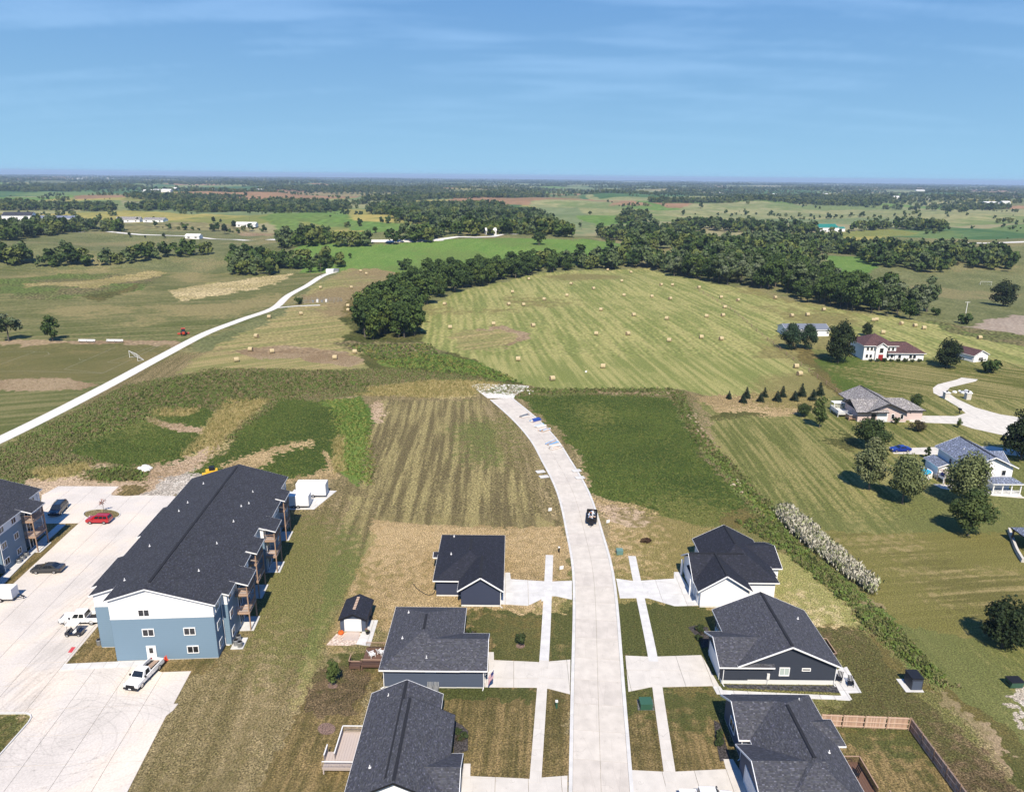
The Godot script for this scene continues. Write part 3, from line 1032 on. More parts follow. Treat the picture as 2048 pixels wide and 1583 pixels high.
	for k in 1150:
		var d := 2000.0 * pow(13.0, pow(r2.randf(), 0.55))
		var x := r2.randf_range(-0.78, 0.78) * d
		var along := r2.randf() < 0.72
		var m := 8 + int(r2.randf() * 36)
		var step := 13.0 + d * 0.0016
		for j in m:
			var px := x + (j * step if along else r2.randf_range(-3.0, 3.0) * step)
			var pz := -d + (r2.randf_range(-0.8, 0.8) * step if along else j * step)
			far_tree("far%d" % (r2.randi() % 4), Vector3(px, land(px, pz) - 0.3, pz), r2.randf_range(0.8, 1.3) * (1.0 + d * 0.00012), r2.randf() * TAU, 1.0 / (1.0 + d * 0.00006))
			total += 1
	print("far trees ", total, " ", Time.get_ticks_msec())
# ---------- concrete ----------
func concrete(called: String, sd: int, base: Color, vary: float, size := 14.0) -> StandardMaterial3D:
	# base is linear
	var n := FastNoiseLite.new()
	n.seed = sd
	n.frequency = 0.012
	n.fractal_octaves = 5
	var a := n.get_seamless_image(512, 512).get_data()
	n.frequency = 0.3
	n.fractal_octaves = 2
	var b := n.get_seamless_image(512, 512).get_data()
	var d := PackedByteArray()
	d.resize(512 * 512 * 3)
	var s := base.linear_to_srgb()
	for i in 512 * 512:
		var k := 1.0 + (a[i] - 128) / 128.0 * vary + (b[i] - 128) / 128.0 * vary * 0.35
		d[i * 3] = int(clampf(s.r * k * 255.0, 0, 255))
		d[i * 3 + 1] = int(clampf(s.g * k * 255.0, 0, 255))
		d[i * 3 + 2] = int(clampf(s.b * k * 255.0, 0, 255))
	if called.ends_with("concrete"):
		# spots of oil, scuffs and hairline cracks
		var r := RandomNumberGenerator.new()
		r.seed = sd * 31
		var dab := func(x: int, y: int, k: float) -> void:
			var i := ((y & 511) * 512 + (x & 511)) * 3
			for c in 3: d[i + c] = int(d[i + c] * k)
		for q in 34:
			var cx := r.randi() % 512
			var cy := r.randi() % 512
			var rad := r.randf_range(1.0, 5.0)
			for t in int(rad * rad * 3.0): dab.call(cx + int(r.randfn() * rad), cy + int(r.randfn() * rad), 0.93)
		for q in 9:
			var p := Vector2(r.randf() * 512, r.randf() * 512)
			var a2 := r.randf() * TAU
			for t in r.randi_range(30, 120):
				dab.call(int(p.x), int(p.y), 0.8)
				a2 += r.randfn() * 0.35
				p += Vector2(cos(a2), sin(a2))
		for q in 22:
			var p := Vector2(r.randf() * 512, r.randf() * 512)
			var a2 := PI / 2 + r.randfn() * 0.12
			for t in r.randi_range(60, 260):
				for e in 3: dab.call(int(p.x) + e, int(p.y), 0.975)
				p += Vector2(cos(a2), sin(a2))
	var m := StandardMaterial3D.new()
	m.resource_name = called
	m.albedo_texture = ImageTexture.create_from_image(Image.create_from_data(512, 512, false, Image.FORMAT_RGB8, d))
	m.uv1_scale = Vector3(1.0 / size, 1.0 / size, 1)
	m.roughness = 0.92
	m.metallic_specular = 0.2
	return m

# stains and tyre marks worn into the car park
func lot_concrete() -> StandardMaterial3D:
	var x0 := -105.0
	var z0 := -138.0
	var sz := 80.0
	var w := 1024
	var n := FastNoiseLite.new()
	n.seed = 12
	n.frequency = 0.006
	n.fractal_octaves = 5
	var a := n.get_image(w, w).get_data()
	n.seed = 13
	n.frequency = 0.25
	n.fractal_octaves = 2
	var b := n.get_image(w, w).get_data()
	var lum := PackedFloat32Array()
	lum.resize(w * w)
	for i in w * w: lum[i] = 1.0 + (a[i] - 128) * 0.0006 + (b[i] - 128) * 0.00045
	var r := RandomNumberGenerator.new()
	r.seed = 77
	# tyre tracks: arcs where cars turn, streaks where they pass
	var tracks := []
	for k in 26:
		var c := at(130 + r.randf_range(-70, 90), 1440 + r.randf_range(-55, 80))
		tracks.append([Vector2(c.x, c.z), r.randf_range(3.5, 9.0), r.randf() * TAU, r.randf_range(1.2, 3.6)])
	for t in tracks:
		var steps := int(t[1] * t[3] / 0.05)
		for q in steps:
			var an: float = t[2] + t[3] * q / steps
			for off in [0.0, 1.5]:
				var p: Vector2 = t[0] + Vector2(cos(an), sin(an) * 0.8) * (t[1] + off)
				var i := int((p.x - x0) / sz * w)
				var j := int((p.y - z0) / sz * w)
				if i > 0 and j > 0 and i < w - 1 and j < w - 1:
					lum[j * w + i] -= 0.028 * (0.5 + r.randf())
					lum[j * w + i + 1] -= 0.028 * r.randf()
	for k in 150:
		var y := 1050.0 + r.randf() * 420.0
		var c := at(lerpf(250, 40, (y - 1050.0) / 420.0) + r.randfn() * 22.0, y)
		var dir := Vector2(-0.16, 1.0).rotated(r.randfn() * 0.06)
		var len := r.randf_range(3.0, 14.0)
		for q in int(len / 0.06):
			var p := Vector2(c.x, c.z) + dir * q * 0.06
			var i := int((p.x - x0) / sz * w)
			var j := int((p.y - z0) / sz * w)
			if i > 1 and j > 0 and i < w - 2 and j < w - 1:
				for e in [-1, 0, 1, 2]: lum[j * w + i + e] -= 0.03 * r.randf()
	for k in 90:
		var c := at(r.randf_range(-20, 330), r.randf_range(1060, 1580))
		var rad := r.randf_range(0.08, 0.3)
		for q in 40:
			var p := Vector2(c.x, c.z) + Vector2(r.randfn() * 2.0, r.randfn()) * rad
			var i := int((p.x - x0) / sz * w)
			var j := int((p.y - z0) / sz * w)
			if i > 0 and j > 0 and i < w and j < w: lum[j * w + i] -= 0.05
	var d := PackedByteArray()
	d.resize(w * w * 3)
	for j in w:
		for i in w:
			var l := clampf(lum[j * w + i], 0.55, 1.1)
			var o := (j * w + i) * 3
			var warm := clampf((a[j * w + i] - 118) * 0.02, 0.0, 1.0)
			d[o] = int(minf(255.0, 190.0 * l))
			d[o + 1] = int((184.0 - 3.0 * warm) * l)
			d[o + 2] = int((178.0 - 7.0 * warm) * l)
	var m := StandardMaterial3D.new()
	m.resource_name = "car park concrete"
	m.albedo_texture = ImageTexture.create_from_image(Image.create_from_data(w, w, false, Image.FORMAT_RGB8, d))
	m.uv1_scale = Vector3(1.0 / sz, 1.0 / sz, 1)
	m.uv1_offset = Vector3(-x0 / sz, -z0 / sz, 0)
	m.roughness = 0.92
	m.metallic_specular = 0.2
	return m

func px_poly(c: Array) -> PackedVector2Array:
	var q := PackedVector2Array()
	for i in range(0, c.size(), 2):
		var g := at(c[i], c[i + 1])
		q.append(Vector2(g.x, g.z))
	return q

# cut an area of concrete into the slabs it was poured in
func paved(o: Node3D, area: PackedVector2Array, origin: Vector2, turn: float, cell: Vector2, y1: float, mats: Array, holes := []) -> void:
	var ax := Vector2(cos(turn), sin(turn))
	var az := Vector2(-sin(turn), cos(turn))
	var lo := Vector2(1e9, 1e9)
	var hi := -lo
	for p in area:
		var q := Vector2((p - origin).dot(ax) / cell.x, (p - origin).dot(az) / cell.y)
		lo = lo.min(q)
		hi = hi.max(q)
	var k := 0
	for j in range(floori(lo.y), ceili(hi.y)):
		for i in range(floori(lo.x), ceili(hi.x)):
			var g := 0.02
			var c0 := origin + ax * i * cell.x + az * j * cell.y
			var sq := PackedVector2Array([c0 + ax * g + az * g, c0 + ax * (cell.x - g) + az * g, c0 + ax * (cell.x - g) + az * (cell.y - g), c0 + ax * g + az * (cell.y - g)])
			var bits := []
			for b in Geometry2D.intersect_polygons(area, sq): bits.append(b)
			for h in holes:
				var nb := []
				for b in bits:
					for c in Geometry2D.clip_polygons(b, h): nb.append(c)
				bits = nb
			for b in bits:
				if b.size() < 3 or Geometry2D.triangulate_polygon(b).is_empty(): continue
				var ar := 0.0
				for q in b.size(): ar += b[q].cross(b[(q + 1) % b.size()])
				if absf(ar) < 0.12: continue
				var mb := MB.new()
				mb.slab(b, -0.08, y1)
				put("slab", mb.done(), mats[(i * 7 + j * 13) % mats.size()], o)
				k += 1

func structure(called: String) -> Node3D:
	var o := Node3D.new()
	o.name = numbered(called)
	add_child(o)
	tag(o, "", "", "", "structure")
	return o

# points every `step` metres along a smooth line through the given ground points
func along(p: Array, step: float) -> Array:
	var c := Curve3D.new()
	for i in p.size():
		var d: Vector3 = (p[mini(i + 1, p.size() - 1)] - p[maxi(i - 1, 0)]) / 6.0
		c.add_point(p[i], -d if i > 0 else Vector3.ZERO, d if i < p.size() - 1 else Vector3.ZERO)
	var out := []
	var n := maxi(1, int(round(c.get_baked_length() / step)))
	for i in n + 1: out.append(c.sample_baked(c.get_baked_length() * i / n))
	return out

func side_of(line: Array, i: int) -> Vector3:
	var d: Vector3 = line[mini(i + 1, line.size() - 1)] - line[maxi(i - 1, 0)]
	d.y = 0
	d = d.normalized()
	return Vector3(-d.z, 0, d.x)   # to the right of travel

func strip_piece(line: Array, i: int, a: float, b: float, gap := 0.015) -> PackedVector2Array:
	var s0 := side_of(line, i)
	var s1 := side_of(line, i + 1)
	var d: Vector3 = (line[i + 1] - line[i]).normalized() * gap
	var q := PackedVector2Array()
	for v in [line[i] + s0 * (a + gap) + d, line[i] + s0 * (b - gap) + d, line[i + 1] + s1 * (b - gap) - d, line[i + 1] + s1 * (a + gap) - d]:
		q.append(Vector2(v.x, v.z))
	return q

# a ribbon of road or path that follows the land
func ribbon(called: String, line: Array, width: float, lift: float, mat: Material) -> void:
	var b := MB.new()
	for i in line.size() - 1:
		var s0 := side_of(line, i) * width * 0.5
		var s1 := side_of(line, i + 1) * width * 0.5
		var q := []
		for v in [line[i] - s0, line[i] + s0, line[i + 1] + s1, line[i + 1] - s1]:
			q.append(Vector3(v.x, land(v.x, v.z) + lift, v.z))
		b.poly(q)
	tag(put(called, b.done(), mat), "", "", "", "structure")

var street_line := []
func paving() -> void:
	M.street = [concrete("street concrete", 1, Color(0.475, 0.44, 0.395), 0.05), concrete("street concrete", 2, Color(0.49, 0.455, 0.41), 0.05), concrete("street concrete", 3, Color(0.455, 0.42, 0.38), 0.06)]
	M.newcon = [concrete("new concrete", 4, Color(0.50, 0.495, 0.485), 0.05), concrete("new concrete", 5, Color(0.50, 0.495, 0.485), 0.06)]
	M.oldcon = [concrete("driveway concrete", 6, Color(0.49, 0.463, 0.425), 0.04), concrete("driveway concrete", 7, Color(0.49, 0.463, 0.425), 0.04)]
	M.lot = lot_concrete()
	M.gravel = concrete("pale gravel", 8, Color(0.554, 0.538, 0.504), 0.10, 5.0)
	M.eastcon = [concrete("drive concrete", 9, Color(0.504, 0.479, 0.437), 0.05), concrete("drive concrete", 10, Color(0.487, 0.462, 0.420), 0.05)]
	# the street
	var st := structure("street")
	var cl := []
	for p in [[1207, 1660], [1202.5, 1583], [1196.7, 1400], [1188, 1160], [1168, 1060], [1152, 1000], [1135, 960], [1112, 920], [1088, 880], [1050, 838], [1002, 797]]: cl.append(at(p[0], p[1]))
	street_line = along(cl, 4.6)
	for i in street_line.size() - 1:
		for lane in [[-3.05, 0.0], [0.0, 3.05]]:
			var mb := MB.new()
			mb.slab(strip_piece(street_line, i, lane[0], lane[1]), -0.08, 0.03)
			put("slab", mb.done(), M.street[(i * 5 + int(lane[1])) % 3], st)
	for i in street_line.size() - 1:
		for e in [[-3.5, -3.05], [3.05, 3.5]]:
			var mb := MB.new()
			mb.slab(strip_piece(street_line, i, e[0], e[1], 0.01), -0.08, 0.075)
			put("kerb", mb.done(), M.newcon[i % 2], st)
	# broken stone at its end
	var tb := MB.new()
	tb.slab(px_poly([941, 771, 960, 767, 1000, 768, 1030, 769, 1058, 772, 1056, 776, 1030, 790, 1028, 796, 975, 796, 962, 786]), -0.05, 0.02)
	tag(put("gravel_turnaround", tb.done(), M.gravel), "", "", "", "structure")
	# sidewalks
	for s in [[[1069.5, 1640], [1069.5, 1583], [1082.5, 1400], [1092, 1260], [1099, 1110]], [[1352, 1640], [1345, 1583], [1321, 1419], [1305.5, 1313], [1280, 1190], [1264, 1112]]]:
		var o := structure("sidewalk")
		var l := []
		for p in s: l.append(at(p[0], p[1]))
		var line := along(l, 1.6)
		for i in line.size() - 1:
			var mb := MB.new()
			mb.slab(strip_piece(line, i, -0.66, 0.66, 0.012), -0.06, 0.062)
			put("slab", mb.done(), M.newcon[i % 2] if i > line.size() - 20 else M.oldcon[i % 2], o)
	# driveways: [corners, new concrete?]
	var dr := [
		[[1010, 1145, 1020, 1145, 1021.6, 1158, 1100, 1163, 1144, 1161, 1144, 1199, 1112, 1192, 1095, 1192, 1056.5, 1211, 1000, 1208, 1005.5, 1184], true],
		[[977, 1304, 987.5, 1304, 988, 1320, 1080.7, 1324, 1141, 1319, 1140, 1388, 1097, 1377, 1075, 1375, 969, 1374, 968, 1366, 977, 1342], false],
		[[926.3, 1527, 941, 1527, 940.5, 1552, 1056.5, 1557, 1135, 1551, 1135, 1640, 905, 1640, 920, 1580], false],
		[[1232.5, 1157, 1269, 1162, 1348, 1157, 1348, 1143.6, 1358, 1143.6, 1372, 1165, 1399.7, 1210.6, 1349.6, 1212, 1296, 1196, 1275, 1195.7, 1240, 1196.3], true],
		[[1251, 1311, 1296, 1313, 1317, 1312.8, 1403, 1310, 1440, 1374, 1424, 1371.5, 1325.7, 1373.8, 1302, 1373.8, 1257, 1383], false],
		[[1264, 1540, 1325, 1543, 1352, 1543, 1452, 1538, 1447, 1518, 1466, 1518, 1540, 1640, 1268, 1640], false],
	]
	var dn := 0
	for d in dr:
		var o := structure("driveway")
		var a := px_poly(d[0])
		paved(o, a, a[3], 0.0, Vector2(3.6, 3.4), 0.05, M.newcon if d[1] else M.oldcon)
		dn += 1
	var wk := structure("footpath")
	paved(wk, px_poly([1425.5, 1372.5, 1440, 1372, 1446, 1380, 1672, 1391, 1683, 1391, 1669, 1365, 1672, 1340, 1694, 1333, 1723.5, 1385, 1697, 1386, 1706, 1401, 1434, 1388]), Vector2(27, -80), 0.0, Vector2(1.8, 1.8), 0.045, M.newcon)
	var sp := structure("footpath")
	paved(sp, px_poly([712, 1288, 736, 1240, 756, 1240, 740, 1292]), Vector2(-20, -90), 0.0, Vector2(1.5, 1.5), 0.04, M.newcon)
	# car park
	var lot := structure("car_park")
	var la := px_poly([-80, 1660, 215, 1660, 332, 1431, 346, 1420, 356, 1407, 347, 1407, 382, 1342, 323, 1344, 289, 1332, 121, 1340, 195, 1252.5, 215, 1200, 345, 1040, 350, 992, 281, 990, 250, 992, 222, 990, 224, 985, 237, 972.5, 116, 972, 95, 984, 83, 990, 80, 1020, 90, 1047, 157, 1046, 10, 1182, -80, 1268])
	var isl := PackedVector2Array()
	var ic := at(203, 1030)
	for k in 24:
		var e := at(203 + 37 * cos(TAU * k / 24), 1029 + 11 * sin(TAU * k / 24))
		isl.append(Vector2(e.x, e.z))
	var isl2 := px_poly([-80, 1428, 52, 1427, 60, 1430, 62, 1436, 56, 1446, -80, 1600])
	paved(lot, la, Vector2(-50, -80), -0.07, Vector2(4.6, 4.6), 0.04, [M.lot], [isl, isl2])
	for ring in [isl, isl2]:
		for i in ring.size():
			var a: Vector2 = ring[i]
			var b: Vector2 = ring[(i + 1) % ring.size()]
			if a.distance_to(b) < 0.1 or minf(a.x, b.x) < -75: 
				if ring == isl2: continue
			var mb := MB.new()
			mb.bar(Vector3(a.x, 0.06, a.y), Vector3(b.x, 0.06, b.y), 0.16, 0.22)
			put("kerb", mb.done(), M.newcon[0], lot)
	var lw := structure("sidewalk")
	var wl := along([at(130, 1049), at(60, 1113), at(-20, 1194), at(-80, 1252)], 1.8)
	for i in wl.size() - 1:
		var mb := MB.new()
		mb.slab(strip_piece(wl, i, -0.1, 1.3, 0.012), -0.06, 0.13)
		put("slab", mb.done(), M.newcon[i % 2], lw)
	var fw := structure("sidewalk")
	var fl := along([at(119, 1341), at(200, 1337), at(289, 1333.5)], 1.8)
	for i in fl.size() - 1:
		var mb := MB.new()
		mb.slab(strip_piece(fl, i, -1.3, 0.0, 0.012), -0.06, 0.12)
		put("slab", mb.done(), M.newcon[i % 2], fw)
	# east: drives and the turning circle
	var ed := structure("driveway")
	var e2 := func(c: Array) -> PackedVector2Array:
		var q := []
		for i in range(0, c.size(), 2):
			q.append(1500 + c[i] * 0.24414)
			q.append(600 + c[i + 1] * 0.24414)
		return px_poly(q)
	paved(ed, e2.call([1350, 385, 1480, 425, 1560, 470, 1740, 520, 1870, 590, 1895, 630, 1850, 665, 1640, 715, 1615, 745, 1640, 770, 1700, 810, 1850, 880, 2048, 935, 2400, 990, 2400, 1160, 2048, 1100, 1820, 1050, 1720, 1015, 1310, 998, 1300, 945, 1690, 950, 1770, 925, 1700, 870, 1580, 800, 1505, 760, 1500, 720, 1540, 690, 1700, 650, 1790, 610, 1760, 570, 1650, 520, 1500, 490, 1420, 480]), Vector2(110, -200), 0.1, Vector2(5.0, 5.0), 0.04, M.eastcon)
	var bd := structure("driveway")
	paved(bd, px_poly([1779, 897, 1871, 894, 1985, 892, 2060, 905, 2060, 915, 1985, 905, 1873, 909, 1788, 907]), Vector2(100, -160), 0.0, Vector2(4.0, 4.0), 0.04, M.eastcon)
	# gravel track and the highway
	var tl := []
	for p in [[-70, 911], [0, 879], [110, 825], [218, 769], [320, 714], [410, 667], [480, 640], [545, 617], [575, 592], [615, 570], [648, 550], [672, 543]]: tl.append(on_land(p[0], p[1]))
	ribbon("gravel_track", along(tl, 6.0), 4.2, 0.04, M.gravel)
	var t2 := []
	for p in [[548, 616], [590, 612], [640, 610]]: t2.append(on_land(p[0], p[1]))
	ribbon("gravel_track", along(t2, 6.0), 2.6, 0.05, M.gravel)
	var hl := []
	for p in [[-60, 452], [120, 459], [243, 466], [393, 474], [547, 479], [650, 481], [787, 482], [886, 479]]: hl.append(on_land(p[0], p[1]))
	ribbon("highway", along(hl, 20.0), 8.0, 0.25, M.gravel)
	hl = []
	for p in [[880, 479], [930, 473], [1000, 470], [1100, 468]]: hl.append(on_land(p[0], p[1]))
	ribbon("highway", along(hl, 20.0), 6.0, 0.3, M.gravel)
	hl = []
	for p in [[1300, 485], [1450, 489], [1600, 490], [1727, 489], [1929, 486], [2120, 483]]: hl.append(on_land(p[0], p[1]))
	ribbon("highway", along(hl, 20.0), 8.0, 0.25, M.gravel)
# ---------- houses ----------
func paint_mat(called: String, lin: Color, rough := 0.6, metal := 0.0, spec := 0.4) -> StandardMaterial3D:
	var m := StandardMaterial3D.new()
	m.resource_name = called
	m.albedo_color = lin.linear_to_srgb()
	m.roughness = rough
	m.metallic = metal
	m.metallic_specular = spec
	return m

# asphalt shingles: courses of tabs, each tab of its own tone
func shingles(called: String, sd: int, base: Color, vary: float) -> StandardMaterial3D:
	var r := RandomNumberGenerator.new()
	r.seed = sd
	var w := 512
	var rows := 40
	var im := Image.create(w, w, false, Image.FORMAT_RGB8)
	var hm := Image.create(w, w, false, Image.FORMAT_RGB8)
	var s := base.linear_to_srgb()
	for j in rows:
		var y0 := int(j * w / float(rows))
		var y1 := int((j + 1) * w / float(rows))
		var x := -r.randi() % 30
		while x < w:
			var tw := r.randi_range(9, 22)
			var k := 1.0 + (r.randf() - 0.5) * vary
			if r.randf() < 0.10: k += vary * 0.9
			var blue := 1.0 + r.randf_range(-0.04, 0.06)
			im.fill_rect(Rect2i(x, y0, tw, y1 - y0), Color(minf(1, s.r * k), minf(1, s.g * k), minf(1, s.b * k * blue)))
			x += tw
		im.fill_rect(Rect2i(0, y1 - 2, w, 2), Color(s.r * 0.82, s.g * 0.82, s.b * 0.84))
		for y in range(y0, y1):
			var g := float(y - y0) / (y1 - y0)
			hm.fill_rect(Rect2i(0, y, w, 1), Color(g, g, g))
	var m := StandardMaterial3D.new()
	m.resource_name = called
	m.albedo_texture = ImageTexture.create_from_image(im)
	m.heightmap_enabled = true
	m.heightmap_texture = ImageTexture.create_from_image(hm)
	m.heightmap_scale = 1.2
	m.uv1_scale = Vector3(1.0 / 6.4, 1.0 / 6.4, 1)
	m.roughness = 0.9
	m.metallic_specular = 0.3
	return m

func house_materials() -> void:
	M.white = paint_mat("white trim", Color(0.72, 0.72, 0.72), 0.5)
	M.whitewall = paint_mat("white siding", Color(0.70, 0.70, 0.705), 0.6)
	M.navy = paint_mat("navy siding", Color(0.035, 0.043, 0.075), 0.55)
	M.slate = paint_mat("slate siding", Color(0.062, 0.078, 0.115), 0.55)
	M.ink = paint_mat("ink blue siding", Color(0.030, 0.036, 0.052), 0.55)
	M.steel = paint_mat("steel blue siding", Color(0.14, 0.21, 0.28), 0.55)
	M.blush = paint_mat("blush siding", Color(0.50, 0.40, 0.38), 0.65)
	M.found = paint_mat("foundation", Color(0.60, 0.60, 0.59), 0.9)
	M.glass = paint_mat("window glass", Color(0.012, 0.015, 0.02), 0.06, 0.0, 0.6)
	M.litglass = paint_mat("window with blind", Color(0.36, 0.42, 0.40), 0.25)
	M.black = paint_mat("black trim", Color(0.012, 0.012, 0.014), 0.5)
	M.roofdark = shingles("dark charcoal shingles", 201, Color(0.020, 0.022, 0.031), 0.32)
	M.roofcoal = shingles("charcoal shingles", 202, Color(0.054, 0.056, 0.066), 0.32)
	M.roofapt = shingles("blue charcoal shingles", 203, Color(0.036, 0.038, 0.046), 0.32)
	M.roofblue = shingles("blue grey shingles", 204, Color(0.12, 0.14, 0.19), 0.5)
	M.roofgrey = shingles("weathered grey shingles", 205, Color(0.19, 0.18, 0.175), 0.5)
	M.roofred = shingles("maroon shingles", 206, Color(0.075, 0.042, 0.042), 0.4)
	M.cap = paint_mat("ridge cap", Color(0.014, 0.015, 0.02), 0.95)
	M.deck = paint_mat("weathered deck boards", Color(0.40, 0.34, 0.31), 0.9)
	M.deckdark = paint_mat("stained deck boards", Color(0.11, 0.062, 0.045), 0.8)
	M.cedar = [paint_mat("cedar picket", Color(0.42, 0.28, 0.20), 0.85), paint_mat("cedar picket", Color(0.36, 0.23, 0.17), 0.85), paint_mat("cedar picket", Color(0.48, 0.35, 0.27), 0.85)]
	M.treated = paint_mat("treated timber", Color(0.30, 0.20, 0.14), 0.85)
	M.steelgrey = paint_mat("grey metal", Color(0.30, 0.31, 0.32), 0.45, 0.6)
	M.rock = paint_mat("dark rock", Color(0.05, 0.05, 0.055), 0.95)

# one wall of lapped siding, from a to b as seen from outside (left to right); top is a list of (along, height)
func lap_wall(b: MB, a: Vector3, e: Vector3, y0: float, top: Array, course := 0.2) -> void:
	var d := e - a
	var l := d.length()
	d /= l
	var out := d.cross(Vector3.UP)
	var pl := PackedVector2Array([Vector2(0, y0), Vector2(l, y0)])
	var hi := y0
	var t := top.duplicate()
	t.reverse()
	for q in t:
		pl.append(q)
		hi = maxf(hi, q.y)
	var y := y0
	while y < hi - 0.01:
		var band := PackedVector2Array([Vector2(-1, y), Vector2(l + 1, y), Vector2(l + 1, y + course), Vector2(-1, y + course)])
		for c in Geometry2D.intersect_polygons(pl, band):
			if Geometry2D.is_polygon_clockwise(c): c.reverse()
			var q := []
			var lo := 1e9
			var hh := -1e9
			for p in c:
				var f := 1.0 - clampf((p.y - y) / course, 0.0, 1.0)
				q.append(a + d * p.x + Vector3(0, p.y, 0) + out * (0.14 * course * f))
				if p.y < y + 0.002:
					lo = minf(lo, p.x)
					hh = maxf(hh, p.x)
			if q.size() >= 3: b.poly(q, d)
			if hh > lo + 0.01:
				var s0 := a + d * lo + Vector3(0, y, 0)
				var s1 := a + d * hh + Vector3(0, y, 0)
				b.poly([s0, s1, s1 + out * 0.14 * course, s0 + out * 0.14 * course])
		y += course

# walls of a block with a gable, hip or flat top; axis "x" or "z" is the way its ridge runs; faces: which sides get walls
func walls(o: Node3D, x0: float, x1: float, z0: float, z1: float, eave: float, ridge: float, axis: String, mat: Material, y0 := 0.3, gables := "both", course := 0.24) -> void:
	# z0 is the back (north), z1 the front
	var b := MB.new()
	var fl := Vector3(x0, 0, z1)
	var fr := Vector3(x1, 0, z1)
	var bl := Vector3(x0, 0, z0)
	var br := Vector3(x1, 0, z0)
	var w := x1 - x0
	var dp := z1 - z0
	var flat_w := [Vector2(0, eave), Vector2(w, eave)]
	var flat_d := [Vector2(0, eave), Vector2(dp, eave)]
	var gab_w := [Vector2(0, eave), Vector2(w * 0.5, ridge), Vector2(w, eave)]
	var gab_d := [Vector2(0, eave), Vector2(dp * 0.5, ridge), Vector2(dp, eave)]
	var g0 := gables in ["both", "first"]
	var g1 := gables in ["both", "last"]
	lap_wall(b, fl, fr, y0, gab_w if axis == "z" and g1 else flat_w, course)
	lap_wall(b, br, bl, y0, gab_w if axis == "z" and g0 else flat_w, course)
	lap_wall(b, fr, br, y0, gab_d if axis == "x" and g1 else flat_d, course)
	lap_wall(b, bl, fl, y0, gab_d if axis == "x" and g0 else flat_d, course)
	put("wall", b.done(), mat, o)
	if y0 > 0.01:
		put("foundation", box_mesh(Vector3(x0 + 0.03, -0.05, z0 + 0.03), Vector3(x1 - 0.03, y0, z1 - 0.03)), M.found, o)

# roof over x0..x1, z0..z1 (outer edges); hips: "" none, "first", "last", "both" (first = west or north end)
func roof(o: Node3D, x0: float, x1: float, z0: float, z1: float, eave: float, ridge: float, axis: String, mat: Material, hips := "", cap := true, trim: Material = null, rakes := "both") -> MeshInstance3D:
	var tr: Material = trim if trim else M.white
	var f := func(u: float, v: float, y: float) -> Vector3:   # u along the ridge, v across
		return Vector3(u, y, v) if axis == "x" else Vector3(v, y, u)
	var u0 := x0 if axis == "x" else z0
	var u1 := x1 if axis == "x" else z1
	var v0 := z0 if axis == "x" else x0
	var v1 := z1 if axis == "x" else x1
	var half := (v1 - v0) * 0.5
	var vm := (v0 + v1) * 0.5
	var r0 := u0 + (half if hips in ["first", "both"] else 0.0)
	var r1 := u1 - (half if hips in ["last", "both"] else 0.0)
	var b := MB.new()
	var flip := axis == "z"
	var face := func(q: Array, dir: Vector3) -> void:
		if (q[1] - q[0]).cross(q[2] - q[0]).y < 0: q.reverse()
		b.poly(q, dir)
	var du: Vector3 = f.call(1.0, 0.0, 0.0)
	var dv: Vector3 = f.call(0.0, 1.0, 0.0)
	face.call([f.call(u0, v0, eave), f.call(u1, v0, eave), f.call(r1, vm, ridge), f.call(r0, vm, ridge)], du)
	face.call([f.call(u0, v1, eave), f.call(u1, v1, eave), f.call(r1, vm, ridge), f.call(r0, vm, ridge)], -du)
	if hips in ["first", "both"]: face.call([f.call(u0, v0, eave), f.call(u0, v1, eave), f.call(r0, vm, ridge)], dv)
	if hips in ["last", "both"]: face.call([f.call(u1, v0, eave), f.call(u1, v1, eave), f.call(r1, vm, ridge)], -dv)
	# underside
	var under := func(q: Array) -> void:
		if (q[1] - q[0]).cross(q[2] - q[0]).y > 0: q.reverse()
		b.poly(q)
	var th := 0.17
	under.call([f.call(u0, v0, eave - th), f.call(u1, v0, eave - th), f.call(r1, vm, ridge - th), f.call(r0, vm, ridge - th)])
	under.call([f.call(u0, v1, eave - th), f.call(u1, v1, eave - th), f.call(r1, vm, ridge - th), f.call(r0, vm, ridge - th)])
	var rf := put("roof", b.done(), mat, o)
	var t := MB.new()
	var e := Vector3(0, th * 0.5, 0)
	var lines := [[f.call(u0, v0, eave), f.call(u1, v0, eave)], [f.call(u0, v1, eave), f.call(u1, v1, eave)]]
	for s in [[hips in ["first", "both"], u0, r0, rakes in ["both", "first"]], [hips in ["last", "both"], u1, r1, rakes in ["both", "last"]]]:
		if not s[3]: continue
		if s[0]: lines.append([f.call(s[1], v0, eave), f.call(s[1], v1, eave)])
		else:
			lines.append([f.call(s[1], v0, eave), f.call(s[1], vm, ridge)])
			lines.append([f.call(s[1], vm, ridge), f.call(s[1], v1, eave)])
	for s in lines: t.bar(s[0] - e - Vector3(0, 0.02, 0), s[1] - e - Vector3(0, 0.02, 0), 0.06, th + 0.03)
	put("fascia", t.done(), tr, o)
	if cap:
		var c := MB.new()
		c.bar(f.call(r0 + 0.3, vm, ridge + 0.02), f.call(r1 - 0.3, vm, ridge + 0.02), 0.34, 0.09)
		put("ridge_vent", c.done(), M.cap, rf)
	return rf

func vent_pipe(rf: Node3D, x: float, y: float, z: float) -> void:
	var b := MB.new()
	b.tube([Vector3(x, y - 0.2, z), Vector3(x, y + 0.32, z)], [0.055, 0.055], 6)
	b.box(Vector3(x - 0.12, y - 0.02, z - 0.12), Vector3(x + 0.12, y + 0.03, z + 0.12))
	put("vent_pipe", b.done(), M.white, rf)

